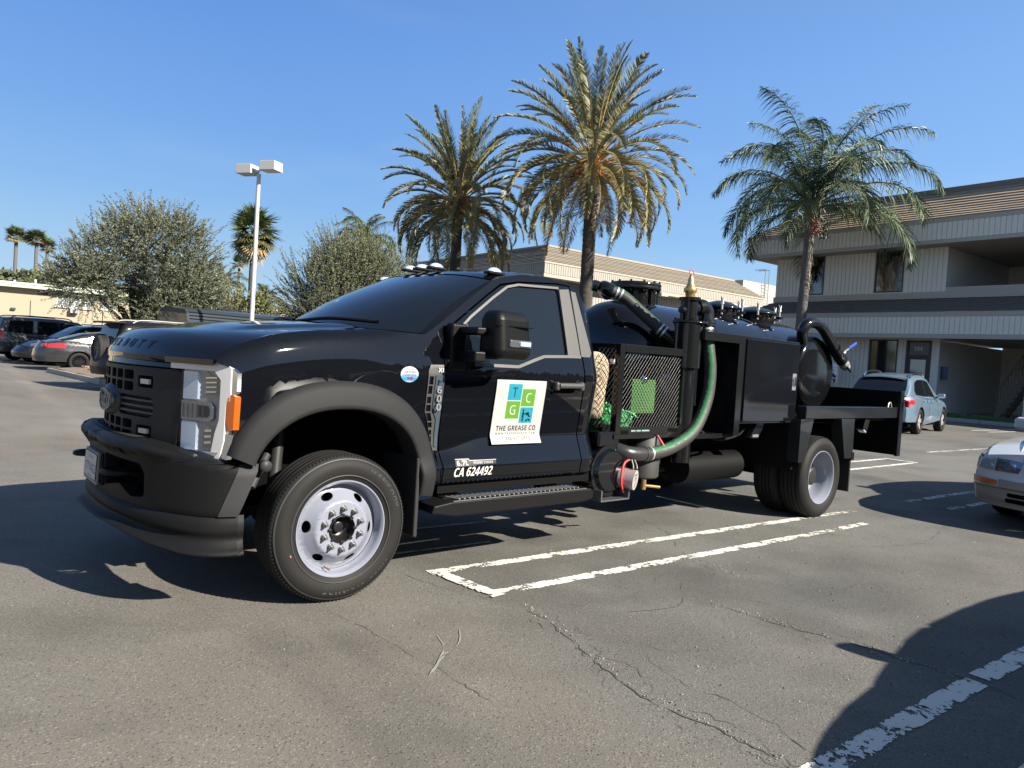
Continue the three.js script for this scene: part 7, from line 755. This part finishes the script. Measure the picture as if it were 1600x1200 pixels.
{
  const c = car('parked_offroader', 'black off-roader with a spare wheel on its tailgate just left of the truck', [...S(5.32, 0, -16.25)], Math.PI - PHI + 0.16, { cat: 'suv', L: 4.15, W: 1.8, R: 0.36, wheels: [0.85, 3.3], nose: 0.14, nl: 0.7, tail: 0.14, tl: 0.4, floor: 0.3, paint: phy(0.006, 0.006, 0.007, 0.5, { specularIntensity: 0.2, clearcoat: 0.3, clearcoatRoughness: 0.1 }), belt: [[0, 0.85], [0.3, 0.98], [1.2, 1.05], [3.9, 1.1], [4.15, 1.06]], roof: [[1.0, 1.05], [1.35, 1.4], [1.75, 1.67], [2.3, 1.72], [3.5, 1.71], [3.9, 1.68], [4.12, 1.1]], ws: [1.1, 1.7], rs: [4.1, 3.94], rbow: 0.2, lean: 0.18, panes: [[[1.5, 1.12], [1.85, 1.58], [2.4, 1.62], [2.4, 1.12]], [[2.45, 1.12], [2.45, 1.62], [3.1, 1.62], [3.15, 1.12]], [[3.3, 1.15], [3.25, 1.6], [3.75, 1.58], [3.8, 1.2]]], glass: phy(0.012, 0.02, 0.04, 0.04), seams: [1.4, 2.42, 3.22], handles: [2.1, 2.9], mirror: 1.5, rails: [1.9, 3.7], railM: M.satin, rim: M.silver, headlight: [[0.04, 0.82], [0.05, 0.94], [0.35, 0.96], [0.3, 0.84]], taillight: [[3.98, 0.8], [3.98, 1.05], [4.13, 1.03], [4.13, 0.8]] });
  const sw = sub('spare_wheel', c.t, [4.3, 1.03, -0.05]); sw.rotation.y = Math.PI / 2; part('tyre', lathe([[0.22, -0.02], [0.24, 0.03], [0.3, 0.04], [0.345, 0.02], [0.36, -0.03], [0.36, -0.17], [0.34, -0.2], [0.22, -0.2]], 'z', 40), std(0.022, 0.021, 0.02, 0.85), sw); part('tread', Array.from({ length: 40 }, (_, k) => { const g = box(0.03, 0.012, 0.13, 0, 0.362, -0.1); g.rotateZ(k * 0.157); return g; }), M.rubber, sw).userData.kind = 'stuff'; part('rim', lathe([[0.23, -0.02], [0.21, 0.0], [0.2, -0.04], [0.05, -0.03], [0, -0.03]], 'z', 30), std(0.12, 0.12, 0.12, 0.4, 0.5), sw); for (let k = 0; k < 5; k++) { const g = box(0.05, 0.16, 0.02, 0, 0.12, -0.025, 0.006); g.rotateZ(k * 1.2566); part('spoke', g, std(0.16, 0.16, 0.16, 0.4, 0.5), sw); }
  part('roof_spoiler', bb(3.85, 4.2, 1.675, 1.72, -0.66, 0.66, 0.015), M.mirrorBlack, c.t);
}
{ // long dark coach standing beyond the off-roader, only its upper half shows over the hood
  const t = thing('parked_minibus', 'long dark ribbed-roof minibus seen only above the truck hood, left of the light pole', 'bus', [...S(4.75, 0, -24.7)], -PHI + 0.30), paint = carPaint(0.03, 0.036, 0.045, 0.2), L = 8.6, prof = [[-1.05, 0.5], [-1.06, 1.5], [-1.03, 2.05], [-0.96, 2.35], [-0.82, 2.52], [-0.5, 2.6], [0, 2.63], [0.5, 2.6], [0.82, 2.52], [0.96, 2.35], [1.03, 2.05], [1.06, 1.5], [1.05, 0.5]];
  part('body', [grid(48, prof.length * 4, (u, v) => { const k = v * (prof.length - 1), i = Math.min(prof.length - 2, Math.floor(k)), f = k - i, end = Math.pow(clamp((u - 0.9) / 0.1), 2), z = mixf(prof[i][0], prof[i + 1][0], f), y = mixf(prof[i][1], prof[i + 1][1], f); return [u * L, y - 0.42 * end * sst(1.4, 2.6, y), z * (1 - 0.14 * end)]; }), patch(prof, (z, y) => [0, y, z], 0.3), patch(prof, (z, y) => [L, y - 0.42 * sst(1.4, 2.6, y), z * 0.86], 0.3)], paint, t);
  for (let k = 0; k < 5; k++) for (const s of [1, -1]) part('side_window', patch(rectP(0.35 + k * 1.6, 1.8 + k * 1.6, 1.35, 1.98, 0.08), (x, y) => [x, y, s * (1.065 - 0.06 * (y - 1.35))], 0.2), M.glass, t);
  for (const y of [2.16, 2.28, 2.4]) for (const s of [1, -1]) part('roof_rib', rod([0.1, y, s * (1.03 - (y - 2.05) * 0.22 - (y > 2.35 ? 0.03 : 0))], [L * 0.9, y, s * (1.03 - (y - 2.05) * 0.22 - (y > 2.35 ? 0.03 : 0))], 0.022, 0.022, 8), M.frame, t);
  for (const x of [1.4, 6.9]) for (const s of [1, -1]) { const w = sub('wheel', t, [x, 0.42, s * 0.95]); part('tyre', lathe([[0.25, -0.1], [0.38, -0.12], [0.42, -0.08], [0.42, 0.08], [0.38, 0.12], [0.25, 0.1]], 'z', 28), M.rubber, w); part('rim', lathe([[0.26, 0.08], [0.2, 0.05], [0, 0.05]], 'z', 20), M.silver, w); }
}
renderer.render(scene, camera);
